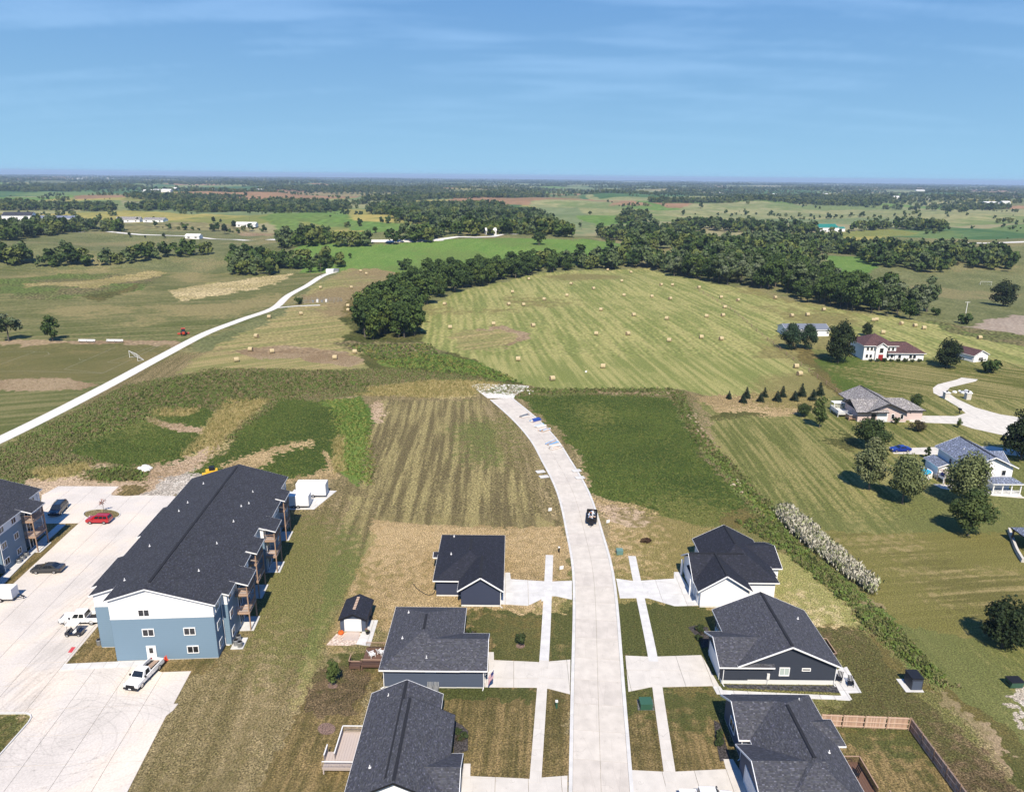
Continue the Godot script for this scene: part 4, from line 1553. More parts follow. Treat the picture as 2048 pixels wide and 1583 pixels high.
# a window or glazed door: c = centre on the wall face, out = the way the wall faces
func window(o: Node3D, c: Vector3, out: Vector3, w: float, h: float, panes := 2, glass: Material = null, called := "window", frame: Material = null) -> Node3D:
	var s := Vector3.UP.cross(out).normalized()
	var t := Transform3D(Basis(s, Vector3.UP, out), c)
	var b := MB.new()
	var f := 0.1
	b.box(Vector3(-w / 2, h / 2 - f, -0.02), Vector3(w / 2, h / 2, 0.09), t)
	b.box(Vector3(-w / 2, -h / 2, -0.02), Vector3(w / 2, -h / 2 + f, 0.1), t)
	b.box(Vector3(-w / 2, -h / 2 + f, -0.02), Vector3(-w / 2 + f, h / 2 - f, 0.088), t)
	b.box(Vector3(w / 2 - f, -h / 2 + f, -0.02), Vector3(w / 2, h / 2 - f, 0.088), t)
	for k in range(1, panes):
		var x := -w / 2 + w * k / panes
		b.box(Vector3(x - 0.04, -h / 2 + f, -0.02), Vector3(x + 0.04, h / 2 - f, 0.075), t)
	var wn := put(called, b.done(), frame if frame else M.white, o)
	for k in panes:
		var g := MB.new()
		var xa := -w / 2 + w * k / panes + 0.05
		g.box(Vector3(xa, -h / 2 + 0.06, 0.0), Vector3(xa + w / panes - 0.1, h / 2 - 0.06, 0.045), t)
		put("pane", g.done(), glass if glass else M.glass, wn)
	return wn

func garage_door(o: Node3D, c: Vector3, out: Vector3, w: float, h: float, mat: Material = null) -> void:
	var s := Vector3.UP.cross(out).normalized()
	var t := Transform3D(Basis(s, Vector3.UP, out), c)
	var b := MB.new()
	b.box(Vector3(-w / 2 - 0.12, 0, -0.02), Vector3(-w / 2, h + 0.12, 0.09), t)
	b.box(Vector3(w / 2, 0, -0.02), Vector3(w / 2 + 0.12, h + 0.12, 0.09), t)
	b.box(Vector3(-w / 2, h, -0.02), Vector3(w / 2, h + 0.12, 0.088), t)
	var d := put("garage_door", b.done(), M.white, o)
	for k in 4:
		var p := MB.new()
		p.box(Vector3(-w / 2 + 0.01, h * k / 4 + 0.012, -0.01), Vector3(w / 2 - 0.01, h * (k + 1) / 4 - 0.012, 0.05), t)
		put("panel", p.done(), mat if mat else M.whitewall, d)

func door(o: Node3D, c: Vector3, out: Vector3, mat: Material, lite := true, w := 1.0) -> void:
	var s := Vector3.UP.cross(out).normalized()
	var t := Transform3D(Basis(s, Vector3.UP, out), c)
	var b := MB.new()
	b.box(Vector3(-w / 2 - 0.1, 0, -0.02), Vector3(w / 2 + 0.1, 2.2, 0.06), t)
	b.box(Vector3(-w / 2, 0.02, 0.06), Vector3(w / 2, 2.1, 0.085), t)
	var d := put("door", b.done(), mat, o)
	if lite:
		var g := MB.new()
		g.box(Vector3(-0.25, 1.1, 0.05), Vector3(0.25, 1.9, 0.1), t)
		put("pane", g.done(), M.glass, d)
	var k := MB.new()
	k.box(Vector3(w / 2 - 0.14, 0.95, 0.08), Vector3(w / 2 - 0.07, 1.08, 0.14), t)
	put("handle", k.done(), M.steelgrey, d)

func downspout(o: Node3D, x: float, z: float, top: float, kick: Vector3) -> void:
	var b := MB.new()
	b.bar(Vector3(x, top, z), Vector3(x, 0.12, z), 0.08, 0.1)
	b.bar(Vector3(x, 0.14, z), Vector3(x, 0.06, z) + kick, 0.08, 0.1)
	put("downspout", b.done(), M.white, o)

# a timber deck: boards, rails, balusters, posts; open sides listed as "n", "s", "e", "w"
func deck(o: Node3D, x0: float, x1: float, z0: float, z1: float, y: float, sides: String, board: Material, rail: Material, along_z := true, rail_h := 0.95) -> void:
	var n := int(((x1 - x0) if along_z else (z1 - z0)) / 0.28)
	for k in n:
		var b := MB.new()
		if along_z:
			var xa := x0 + (x1 - x0) * k / n
			b.box(Vector3(xa + 0.008, y - 0.04, z0), Vector3(xa + (x1 - x0) / n - 0.008, y, z1))
		else:
			var za := z0 + (z1 - z0) * k / n
			b.box(Vector3(x0, y - 0.04, za + 0.008), Vector3(x1, y, za + (z1 - z0) / n - 0.008))
		put("board", b.done(), board, o)
	var j := MB.new()
	j.box(Vector3(x0 + 0.03, y - 0.26, z0 + 0.03), Vector3(x1 - 0.03, y - 0.045, z0 + 0.08))
	j.box(Vector3(x0 + 0.03, y - 0.26, z1 - 0.08), Vector3(x1 - 0.03, y - 0.045, z1 - 0.03))
	j.box(Vector3(x0 + 0.03, y - 0.26, z0 + 0.08), Vector3(x0 + 0.08, y - 0.045, z1 - 0.08))
	j.box(Vector3(x1 - 0.08, y - 0.26, z0 + 0.08), Vector3(x1 - 0.03, y - 0.045, z1 - 0.08))
	put("joist", j.done(), board, o)
	for p in [[x0 + 0.1, z0 + 0.1], [x1 - 0.1, z0 + 0.1], [x0 + 0.1, z1 - 0.1], [x1 - 0.1, z1 - 0.1]]:
		var b := MB.new()
		b.box(Vector3(p[0] - 0.07, -0.05, p[1] - 0.07), Vector3(p[0] + 0.07, y - 0.26, p[1] + 0.07))
		put("post", b.done(), board, o)
	for s in sides:
		var a := Vector3(x0, 0, z0)
		var e := Vector3(x1, 0, z0)
		if s == "s":
			a = Vector3(x0, 0, z1)
			e = Vector3(x1, 0, z1)
		elif s == "w":
			e = Vector3(x0, 0, z1)
		elif s == "e":
			a = Vector3(x1, 0, z0)
			e = Vector3(x1, 0, z1)
		var b := MB.new()
		b.bar(a + Vector3(0, y + rail_h, 0), e + Vector3(0, y + rail_h, 0), 0.13, 0.05)
		put("handrail", b.done(), rail, o)
		var q := MB.new()
		q.bar(a + Vector3(0, y + 0.1, 0), e + Vector3(0, y + 0.1, 0), 0.05, 0.08)
		var m := int(a.distance_to(e) / 0.13)
		for k in m + 1:
			var p := a.lerp(e, float(k) / m)
			q.box(p + Vector3(-0.02, y - 0.15, -0.02), p + Vector3(0.02, y + rail_h - 0.025, 0.02))
		put("baluster", q.done(), board, o)

func houses() -> void:
	var S := Vector3(0, 0, 1)
	var Wst := Vector3(-1, 0, 0)
	var E := Vector3(1, 0, 0)
	# left, farthest: dark navy with a front gable wing
	var o := thing("house", "dark navy single-storey house with a white-edged gable facing the grey house", "house")
	walls(o, -11.5, -1.45, -115.4, -101.1, 2.85, 2.85, "z", M.navy)
	var rf := roof(o, -11.95, -0.95, -115.85, -100.6, 3.0, 5.25, "z", M.roofdark, "both")
	walls(o, -7.42, -1.5, -103.0, -98.3, 2.85, 4.9, "z", M.navy, 0.35, "last")
	roof(o, -7.95, -0.95, -104.6, -97.75, 2.98, 5.28, "z", M.roofdark, "", true, null, "last")
	roof(o, -12.75, -10.8, -110.2, -108.3, 2.75, 3.2, "x", M.roofdark, "", false, null, "first")
	vent_pipe(rf, -9.6, 4.15, -113.0)
	vent_pipe(rf, -9.6, 4.15, -106.9)
	garage_door(o, Vector3(-1.45, 0.05, -100.4), E, 3.0, 2.2)
	window(o, Vector3(-1.4, 1.7, -111.0), E, 1.5, 1.3)
	downspout(o, -1.42, -98.2, 2.8, Vector3(0.3, 0, 0.3))
	# left, middle: slate, hipped, with a garage wing towards the street
	o = thing("house", "slate blue house with a stained deck and a flag beside its driveway", "house")
	walls(o, -16.05, -6.7, -92.9, -79.6, 2.85, 2.85, "z", M.slate, 0.2)
	rf = roof(o, -16.5, -6.25, -93.35, -79.08, 3.0, 5.4, "z", M.roofcoal, "both")
	walls(o, -8.0, -3.2, -86.7, -79.63, 2.85, 4.6, "x", M.slate, 0.2, "last")
	roof(o, -12.4, -2.72, -87.1, -79.12, 3.01, 4.9, "x", M.roofcoal, "", false, null, "last")
	vent_pipe(rf, -14.2, 4.1, -90.2)
	vent_pipe(rf, -14.2, 4.1, -84.2)
	vent_pipe(rf, -10.6, 3.7, -80.7)
	garage_door(o, Vector3(-3.15, 0.05, -83.2), E, 4.8, 2.2)
	downspout(o, -16.0, -79.5, 2.8, Vector3(-0.4, 0, 0.2))
	downspout(o, -3.25, -79.5, 2.8, Vector3(-0.1, 0, 0.4))
	window(o, Vector3(-10.0, 2.55, -79.57), S, 1.4, 0.35, 1)
	window(o, Vector3(-6.67, 1.6, -90.0), E, 1.6, 1.3)
	o = thing("deck", "dark stained timber deck with chairs between slate house and shed", "deck")
	deck(o, -19.6, -16.1, -86.6, -82.9, 0.75, "ns", M.deckdark, M.treated, true)
	deck(o, -21.2, -19.75, -84.3, -82.9, 0.5, "ws", M.deckdark, M.treated, false)
	# left, nearest: white gable towards the viewer
	o = thing("house", "charcoal-roofed house with a white front gable and a weathered timber deck", "house")
	walls(o, -16.1, -8.35, -74.3, -59.6, 2.85, 4.7, "z", M.whitewall)
	rf = roof(o, -16.56, -7.92, -74.75, -59.3, 3.0, 5.0, "z", M.roofcoal, "", true, null, "first")
	walls(o, -15.95, -6.65, -70.7, -59.2, 2.85, 5.15, "z", M.whitewall, 0.3)
	roof(o, -16.5, -6.2, -71.2, -58.6, 2.98, 5.47, "z", M.roofcoal, "", true, M.black)
	walls(o, -8.5, -5.35, -65.1, -58.9, 2.6, 2.6, "z", M.whitewall)
	roof(o, -11.6, -4.9, -65.55, -58.5, 2.72, 4.2, "x", M.roofcoal, "", false, null, "last")
	vent_pipe(rf, -14.2, 4.05, -73.0)
	vent_pipe(rf, -14.35, 4.05, -62.0)
	window(o, Vector3(-6.62, 1.6, -68.5), E, 1.8, 1.4)
	garage_door(o, Vector3(-5.3, 0.05, -61.5), E, 4.8, 2.2)
	o = thing("deck", "weathered grey timber deck with pale handrails behind the white-gabled house", "deck")
	deck(o, -19.2, -16.15, -70.6, -66.35, 0.85, "nw", M.deck, M.found, true)
	deck(o, -20.3, -16.15, -66.3, -65.2, 0.8, "s", M.deck, M.found, true)
	deck(o, -20.35, -19.25, -67.9, -66.3, 0.6, "w", M.deck, M.found, true, 1.0)
	# right, farthest: white siding, dark roof
	o = thing("house", "white house with dark roof beside the pale seeded ground", "house")
	walls(o, 29.1, 36.5, -104.0, -98.75, 2.9, 5.3, "z", M.whitewall, 0.25, "last")
	roof(o, 28.5, 36.95, -106.0, -98.2, 3.02, 5.72, "z", M.roofdark, "", true, null, "last")
	walls(o, 28.9, 41.4, -109.2, -101.5, 2.9, 5.2, "x", M.whitewall, 0.25, "first")
	rf = roof(o, 28.4, 41.85, -109.6, -101.0, 3.0, 5.7, "x", M.roofdark, "last")
	walls(o, 32.1, 41.6, -114.9, -104.0, 2.9, 5.2, "z", M.whitewall, 0.25, "first")
	roof(o, 31.6, 42.1, -115.35, -103.0, 3.0, 5.75, "z", M.roofdark, "last", true, null, "first")
	walls(o, 40.0, 43.5, -114.2, -106.2, 2.7, 2.7, "x", M.whitewall, 0.25, "none")
	roof(o, 36.5, 43.95, -114.65, -105.7, 2.85, 4.6, "x", M.roofdark, "", false, null, "last")
	vent_pipe(rf, 38.6, 4.2, -106.8)
	garage_door(o, Vector3(28.85, 0.05, -104.9), Wst, 4.9, 2.3)
	door(o, Vector3(29.05, 0.05, -100.2), Wst, M.white)
	window(o, Vector3(32.05, 2.0, -111.5), Wst, 1.4, 1.3)
	for k in 2:
		var b := MB.new()
		b.box(Vector3(28.2, -0.05, -102.3 - k * 6.2), Vector3(28.5, 2.8, -102.0 - k * 6.2))
		put("porch_post", b.done(), M.white, o)
	# right, middle: ink blue gable
	o = thing("house", "ink blue house with a wide white-edged front gable and one window above the path", "house")
	walls(o, 29.9, 42.3, -93.0, -81.0, 2.9, 5.6, "z", M.ink, 0.75)
	rf = roof(o, 29.4, 42.8, -93.5, -80.45, 3.05, 6.05, "z", M.roofcoal, "")
	walls(o, 27.6, 31.0, -87.8, -81.02, 2.75, 4.3, "x", M.ink, 0.6, "first")
	roof(o, 27.0, 34.2, -88.3, -80.5, 2.9, 4.75, "x", M.roofcoal, "", false, null, "first")
	vent_pipe(rf, 40.2, 4.3, -89.4)
	window(o, Vector3(35.6, 2.0, -80.97), S, 1.35, 1.25, 2, M.litglass)
	window(o, Vector3(38.4, 2.35, -80.97), S, 1.15, 0.42, 1)
	garage_door(o, Vector3(27.57, 0.05, -84.4), Wst, 4.9, 2.2)
	downspout(o, 27.75, -80.9, 2.7, Vector3(0.1, 0, 0.5))
	downspout(o, 42.25, -80.9, 2.7, Vector3(0.1, 0, 0.3))
	window(o, Vector3(29.87, 1.8, -91.0), Wst, 1.6, 1.3)
	var mt := MB.new()
	mt.box(Vector3(33.4, 0.9, -80.97), Vector3(33.75, 1.7, -80.8))
	mt.bar(Vector3(33.57, 0.9, -80.88), Vector3(33.57, -0.05, -80.88), 0.05, 0.05)
	put("meter_box", mt.done(), M.found, o)
	o = thing("deck", "small timber deck with a brown rail behind the ink blue house", "deck")
	deck(o, 42.4, 44.2, -88.6, -85.2, 0.8, "nes", M.deckdark, M.treated, true)
	var gb := MB.new()
	gb.slab(PackedVector2Array([Vector2(27.9, -80.85), Vector2(42.0, -80.85), Vector2(43.4, -80.85), Vector2(43.6, -79.3), Vector2(41.9, -79.55), Vector2(28.4, -80.2)]), -0.05, 0.03)
	tag(put("rock_bed", gb.done(), concrete("dark rock mulch", 21, Color(0.05, 0.05, 0.055), 0.5, 3.0)), "dark rock bed along the foot of the ink blue house", "rock bed")
	# right, nearest
	o = thing("house", "charcoal-roofed house with fenced back yard and two garage gables on the street", "house")
	walls(o, 27.6, 36.05, -74.9, -57.6, 2.85, 2.85, "z", M.slate, 0.2)
	rf = roof(o, 27.0, 36.5, -75.3, -57.2, 3.0, 5.65, "z", M.roofcoal, "both")
	walls(o, 26.3, 30.0, -74.7, -68.2, 2.85, 4.6, "x", M.slate, 0.2, "first")
	roof(o, 25.75, 32.5, -75.25, -67.7, 2.98, 5.1, "x", M.roofcoal, "", false, null, "first")
	walls(o, 25.75, 30.0, -66.6, -57.8, 2.85, 4.7, "x", M.slate, 0.2, "first")
	roof(o, 25.2, 33.0, -67.1, -57.3, 2.96, 5.3, "x", M.roofcoal, "", false, null, "first")
	walls(o, 34.0, 36.95, -70.7, -67.4, 2.8, 2.8, "x", M.slate, 0.2, "none")
	roof(o, 31.5, 37.45, -71.15, -66.95, 2.95, 4.4, "x", M.roofcoal, "last", false, null, "last")
	vent_pipe(rf, 34.2, 4.2, -72.8)
	vent_pipe(rf, 34.4, 4.2, -64.6)
	garage_door(o, Vector3(25.72, 0.05, -62.2), Wst, 4.9, 2.2)
	window(o, Vector3(26.27, 1.7, -71.5), Wst, 1.8, 1.4)
	downspout(o, 26.25, -68.0, 2.7, Vector3(-0.3, 0, 0.2))
	o = thing("deck", "timber deck with a rail behind the fenced house", "deck")
	deck(o, 36.55, 39.0, -66.8, -62.4, 0.8, "ne", M.deckdark, M.treated, true)
	deck(o, 37.0, 40.2, -62.3, -60.4, 0.6, "es", M.deckdark, M.treated, true)
	# shed
	o = thing("shed", "small dark blue garden shed with a white roll-up door", "shed")
	walls(o, -24.3, -20.65, -96.3, -91.55, 2.05, 2.9, "z", M.slate, 0.1)
	roof(o, -24.45, -20.35, -96.5, -91.2, 2.15, 3.1, "z", M.roofdark, "", false, M.black)
	garage_door(o, Vector3(-22.47, 0.1, -91.52), S, 2.2, 1.85, M.white)
	var sl := MB.new()
	for k in 8: sl.box(Vector3(-22.6, 3.08, -95.6 + k * 0.42), Vector3(-22.2, 3.16, -95.4 + k * 0.42))
	put("ridge_slat", sl.done(), M.cedar[2], o)
	# fence round the back yard: posts, rails, and each panel of pickets
	fence("fence", "tall cedar board fence closing the back yard", [Vector3(37.5, 0, -73.4), Vector3(47.85, 0, -72.95)], 2.5, 1.75, false)
	fence("fence", "dark board fence running along the drainage ditch", [Vector3(47.95, 0, -72.9), Vector3(48.1, 0, -58.0)], 2.4, 1.75, true)

func fence(called: String, label: String, ends: Array, bay: float, h: float, dark: bool) -> void:
	var o := thing(called, label, "fence")
	var a: Vector3 = ends[0]
	var e: Vector3 = ends[1]
	var d := (e - a).normalized()
	var n := int(round(a.distance_to(e) / bay))
	var r := RandomNumberGenerator.new()
	r.seed = 31 + n
	var side := Vector3(-d.z, 0, d.x)
	for k in n + 1:
		var p := a.lerp(e, float(k) / n)
		var b := MB.new()
		b.obox(p + Vector3(0, -0.1, 0), d * 0.05, side * 0.05, Vector3(0, h + 0.15, 0))
		put("post", b.done(), M.treated, o)
		if k == n: break
		var q := a.lerp(e, float(k + 1) / n)
		for y in [0.25, h * 0.5, h - 0.12]:
			var rb := MB.new()
			rb.bar(p + Vector3(0, y, 0) + d * 0.06, q + Vector3(0, y, 0) - d * 0.06, 0.05, 0.1)
			put("rail", rb.done(), M.cedar[2], o)
		var m := int(bay / 0.15)
		for j in m:
			var s := p + d * (0.06 + (bay - 0.12) * j / m) - side * 0.055
			var pb := MB.new()
			pb.obox(s + d * 0.065 + Vector3(0, 0.04, 0), d * 0.066, side * 0.011, Vector3(0, h - 0.04 + r.randf_range(-0.01, 0.01), 0))
			put("picket", pb.done(), M.cedar[r.randi() % 3], o)
# ---------- apartment buildings ----------
# local frame: x across (right), z towards the viewer, ridge along z at x = 0
func apartment(label: String, where: Vector3, length: float, bays: Array, balconies: Array, front: bool) -> Node3D:
	var o := thing("apartment_building", label, "apartments", where, 0.0726)
	var eave := 8.35
	var slope := 0.305
	var top := func(x: float) -> float: return 11.05 - absf(x) * slope
	var floor3 := 6.5
	# body and bays: [x0, x1, s0, s1]
	for b in bays:
		var hgt: float = minf(top.call(maxf(absf(b[0]), absf(b[1]))) - 0.22, 8.3)
		var fl := Vector3(b[0], 0, -b[2])
		var fr := Vector3(b[1], 0, -b[2])
		var bl := Vector3(b[0], 0, -b[3])
		var br := Vector3(b[1], 0, -b[3])
		var w: float = b[1] - b[0]
		var d: float = b[3] - b[2]
		for band in [[0.15, floor3, M.steel, "wall"], [floor3, 0.0, M.whitewall, "upper_wall"]]:
			var mb := MB.new()
			var t0: Array
			if band[1] > 0.0:
				t0 = [Vector2(0, band[1]), Vector2(w, band[1])]
			else:
				t0 = [Vector2(0, top.call(b[0]) - 0.2)]
				if b[0] < 0 and b[1] > 0: t0.append(Vector2(-b[0], top.call(0.0) - 0.2))
				t0.append(Vector2(w, top.call(b[1]) - 0.2))
			lap_wall(mb, fl, fr, band[0], t0, 0.3)
			var t1 := t0.duplicate()
			t1.reverse()
			for k in t1.size(): t1[k] = Vector2(w - t1[k].x, t1[k].y)
			lap_wall(mb, br, bl, band[0], t1, 0.3)
			var hr: float = band[1] if band[1] > 0.0 else top.call(b[1]) - 0.2
			lap_wall(mb, fr, br, band[0], [Vector2(0, hr), Vector2(d, hr)], 0.3)
			var hl: float = band[1] if band[1] > 0.0 else top.call(b[0]) - 0.2
			lap_wall(mb, bl, fl, band[0], [Vector2(0, hl), Vector2(d, hl)], 0.3)
			put(band[3], mb.done(), band[2], o)
		var tr := MB.new()
		tr.box(Vector3(b[0] - 0.04, floor3 - 0.08, -b[3] - 0.04), Vector3(b[1] + 0.04, floor3 + 0.08, -b[2] + 0.04))
		put("trim_board", tr.done(), M.white, o)
		put("foundation", box_mesh(Vector3(b[0] + 0.03, -0.05, -b[3] + 0.03), Vector3(b[1] - 0.03, 0.16, -b[2] - 0.03)), M.found, o)
	# roof: main slopes and their steps out over the bays; [x at ridge side, x at eave, s0, s1]
	var rf: Node3D = null
	var steps := []
	for b in bays:
		steps.append([b[0] - 0.45, b[1] + 0.45, b[2] - 0.35, b[3] + 0.35])
	for b in balconies: steps.append([0.0, b[1] + 0.25, b[2] - 0.35, b[3] + 0.35])
	var n := 0
	for s in steps:
		var mb := MB.new()
		var lift := 0.004 * n
		n += 1
		var fa := MB.new()
		if s[1] > 0:
			var xi := maxf(0.0, s[0])
			var q := [Vector3(xi, top.call(xi) + lift, -s[2]), Vector3(s[1], top.call(s[1]) + lift, -s[2]), Vector3(s[1], top.call(s[1]) + lift, -s[3]), Vector3(xi, top.call(xi) + lift, -s[3])]
			mb.poly(q, Vector3(0, 0, 1))
			var u := []
			for k in [3, 2, 1, 0]: u.append(q[k] - Vector3(0, 0.17, 0))
			mb.poly(u)
			var down := Vector3(0, 0.1, 0)
			var edge := 0.0 if n <= 2 else 8.75
			var qe: Vector3 = Vector3(edge, top.call(edge) + lift, 0) if edge > xi else q[0]
			if s[1] > edge + 0.1:
				fa.bar(Vector3(qe.x, qe.y, -s[2]) - down, q[1] - down, 0.05, 0.18)
				fa.bar(q[1] - down, q[2] - down, 0.06, 0.18)
				fa.bar(Vector3(qe.x, qe.y, -s[3]) - down, q[2] - down, 0.05, 0.18)
		if s[0] < 0:
			var xi := minf(0.0, s[1])
			var q := [Vector3(s[0], top.call(s[0]) + lift, -s[2]), Vector3(xi, top.call(xi) + lift, -s[2]), Vector3(xi, top.call(xi) + lift, -s[3]), Vector3(s[0], top.call(s[0]) + lift, -s[3])]
			mb.poly(q, Vector3(0, 0, -1))
			var u := []
			for k in [3, 2, 1, 0]: u.append(q[k] - Vector3(0, 0.17, 0))
			mb.poly(u)
			var down := Vector3(0, 0.1, 0)
			var edge := 0.0 if n <= 2 else -8.9
			if s[0] < edge - 0.1:
				var qe: Vector3 = Vector3(edge, top.call(edge) + lift, 0) if edge < xi else q[1]
				fa.bar(Vector3(qe.x, qe.y, -s[2]) - down, q[0] - down, 0.05, 0.18)
				fa.bar(q[3] - down, q[0] - down, 0.06, 0.18)
				if n > 2 or s[3] > 20: fa.bar(Vector3(qe.x, qe.y, -s[3]) - down, q[3] - down, 0.05, 0.18)
		var r := put("roof", mb.done(), M.roofapt, o)
		if rf == null: rf = r
		put("fascia", fa.done(), M.white, o)
	var cp := MB.new()
	cp.bar(Vector3(0, 11.07, -1.0), Vector3(0, 11.07, -length + 1.0), 0.36, 0.1)
	put("ridge_vent", cp.done(), M.cap, rf)
	for p in [[-4.6, 4.0], [4.6, 6.0], [-5.2, 14.0], [4.6, 14.0], [4.9, 21.5], [-5.2, 26.0], [4.6, 27.0], [5.4, 28.6], [-4.8, 29.0], [4.9, 33.0], [-4.8, 37.0]]:
		if p[1] < length - 2: vent_pipe(rf, p[0], top.call(p[0]) + 0.03, -p[1])
	# balconies: [x0, x1, s0, s1]
	for b in balconies:
		for y in [2.95, 5.85]:
			var cnt := int((b[3] - b[2]) / 0.29)
			for k in cnt:
				var mb := MB.new()
				var za: float = -b[2] - (b[3] - b[2]) * k / cnt
				mb.box(Vector3(b[0] + 0.03, y - 0.04, za - (b[3] - b[2]) / cnt + 0.008), Vector3(b[1], y, za - 0.008))
				put("balcony_board", mb.done(), M.deck if k % 3 else M.cedar[2], o)
			var jb := MB.new()
			jb.box(Vector3(b[0] + 0.03, y - 0.28, -b[3] + 0.02), Vector3(b[1] - 0.02, y - 0.05, -b[2] - 0.02))
			put("balcony_joist", jb.done(), M.treated, o)
			var rl := MB.new()
			var c := [Vector3(b[0] + 0.05, y, -b[2] - 0.05), Vector3(b[1] - 0.06, y, -b[2] - 0.05), Vector3(b[1] - 0.06, y, -b[3] + 0.05), Vector3(b[0] + 0.05, y, -b[3] + 0.05)]
			for k in 3:
				for hh in [1.02, 0.12]: rl.bar(c[k] + Vector3(0, hh, 0), c[k + 1] + Vector3(0, hh, 0), 0.05, 0.05)
				var m := int(c[k].distance_to(c[k + 1]) / 0.14)
				for j in m: 
					var p: Vector3 = c[k].lerp(c[k + 1], float(j) / m)
					rl.box(p + Vector3(-0.011, 0.1, -0.011), p + Vector3(0.011, 1.0, 0.011))
			put("balcony_rail", rl.done(), M.treated, o)
		for s in [b[2] + 0.12, b[3] - 0.12]:
			var pb := MB.new()
			pb.box(Vector3(b[1] - 0.2, -0.05, -s - 0.08), Vector3(b[1] - 0.04, top.call(b[1]) - 0.18, -s + 0.08))
			put("balcony_post", pb.done(), M.treated, o)
		for y in [0.1, 2.98, 5.88]:
			window(o, Vector3(b[0] + 0.03, y + 1.08, -(b[2] + b[3]) * 0.5), Vector3(1, 0, 0), 1.8, 2.1, 2, null, "patio_door")
		var sb := MB.new()
		sb.slab(PackedVector2Array([Vector2(b[0] + 0.05, -b[2]), Vector2(b[1] + 0.3, -b[2]), Vector2(b[1] + 0.3, -b[3]), Vector2(b[0] + 0.05, -b[3])]), -0.05, 0.06)
		put("patio_slab", sb.done(), M.newcon[0], o)
	return o

func air_unit(o_label: String, where: Vector3, group: String) -> void:
	var o := thing("air_conditioner", o_label, "air conditioner", where, 0.07, group)
	var b := MB.new()
	b.lathe([Vector2(0.0, 0.0), Vector2(0.36, 0.0), Vector2(0.37, 0.75), Vector2(0.34, 0.8), Vector2(0.3, 0.8)], 14)
	put("casing", b.done(), M.steelgrey, o)
	var f := MB.new()
	f.lathe([Vector2(0.3, 0.8), Vector2(0.28, 0.74), Vector2(0.1, 0.74), Vector2(0.08, 0.8), Vector2(0.0, 0.8)], 14)
	put("fan_grille", f.done(), M.black, o)

func apartments() -> void:
	var tr := Transform3D(Basis(Vector3.UP, 0.0726), Vector3(-47.7, 0, -85.0))
	var S := Vector3(0, 0, 1)
	var E := Vector3(1, 0, 0)
	var bays := [[-8.45, 8.3, 2.8, 42.3], [-3.4 - 1.6, 8.3, -0.4, 2.9], [6.0, 9.2, 2.5, 13.0], [6.0, 9.3, 21.8, 32.0], [-9.3, -6.0, 5.4, 13.0], [-9.1, -6.0, 20.0, 30.0]]
	var bal := [[9.2, 11.05, 5.7, 9.3], [8.3, 10.1, 14.2, 18.2], [9.3, 11.05, 21.9, 25.5], [8.3, 10.1, 33.0, 36.6]]
	var o := apartment("large three-storey blue and white apartment building with timber balconies beside car park", Vector3(-47.7, 0, -85.0), 42.3, bays, bal, true)
	# front windows and door
	var zf := 0.44
	for w in [[-0.4, 4.35], [4.95, 4.35], [5.1, 1.55]]: window(o, Vector3(w[0], w[1], zf), S, 1.55, 1.15, 2)
	window(o, Vector3(-0.6, 7.35, zf), S, 1.5, 1.1, 2)
	door(o, Vector3(-0.35, 0.12, zf), S, M.white, true, 1.05)
	var st := MB.new()
	st.box(Vector3(-1.1, -0.05, zf), Vector3(0.4, 0.1, zf + 1.9))
	put("door_step", st.done(), M.newcon[0], o)
	for s in [[8.33, 0.9], [9.23, 3.6], [9.23, 11.2], [9.33, 27.5], [9.33, 30.4], [8.33, 38.5], [8.33, 40.6]]:
		for y in [1.55, 4.4, 7.25]: window(o, Vector3(s[0], y, -s[1]), E, 1.3, 1.2, 2)
	downspout(o, 8.45, -2.35, 8.1, Vector3(0.5, 0, 0))
	# the other building, mostly beyond the edge of the picture
	var w2 := tr * Vector3(-42.6, 0, 0)
	var b2 := [[-8.4, 8.3, -9.0, 38.6], [6.0, 9.3, 24.0, 30.7], [6.0, 9.2, 8.0, 18.0]]
	var bal2 := [[9.3, 11.1, 30.8, 34.4], [9.2, 11.0, 12.0, 15.6]]
	var o2 := apartment("blue and white apartment building with balconies across the lot beside dark sedan", w2, 38.6, b2, bal2, false)
	for s in [[9.33, 25.2], [9.33, 28.6], [8.33, 20.5], [8.33, 36.2], [9.23, 9.5], [9.23, 16.8]]:
		for y in [1.55, 4.4, 7.25]: window(o2, Vector3(s[0], y, -s[1]), E, 1.3, 1.2, 2)
	downspout(o2, 9.4, -24.2, 8.0, Vector3(0.7, 0, 0))
	downspout(o2, 8.45, -37.8, 8.1, Vector3(0.7, 0, 0))
	# condensers
	for p in [[9.85, 2.75], [10.5, 2.3], [9.9, 3.75]]:
		air_unit("grey condenser on a pad at the front corner of the large apartment building", tr * Vector3(p[0], 0.09, -p[1] + 0.4), "condensers at the front corner")
	var pad := MB.new()
	var pd := PackedVector2Array()
	for q in [[9.3, 1.4], [11.0, 1.4], [11.0, 4.0], [9.3, 4.0]]:
		var w: Vector3 = tr * Vector3(q[0], 0, -q[1])
		pd.append(Vector2(w.x, w.z))
	pad.slab(pd, -0.05, 0.08)
	tag(put("condenser_pad", pad.done(), M.newcon[0]), "concrete pad under the condensers of the large apartment building", "pad")
	for p in [[9.9, 27.2], [9.9, 28.3], [9.9, 29.4]]:
		air_unit("grey condenser in a row across the lot near the dark sedan", tr * Vector3(-42.6 + p[0], 0.0, -p[1]), "condensers in a row")
	for p in [[-9.1, 3.6], [-9.1, 4.6]]:
		air_unit("grey condenser beside the car park wing of the apartment building", tr * Vector3(p[0], 0.0, -p[1]), "condensers by the wing")
	for p in [[9.0, 37.4], [9.0, 38.4]]:
		air_unit("grey condenser in the shade far along the apartment building", tr * Vector3(p[0], 0.0, -p[1]), "condensers in the shade")
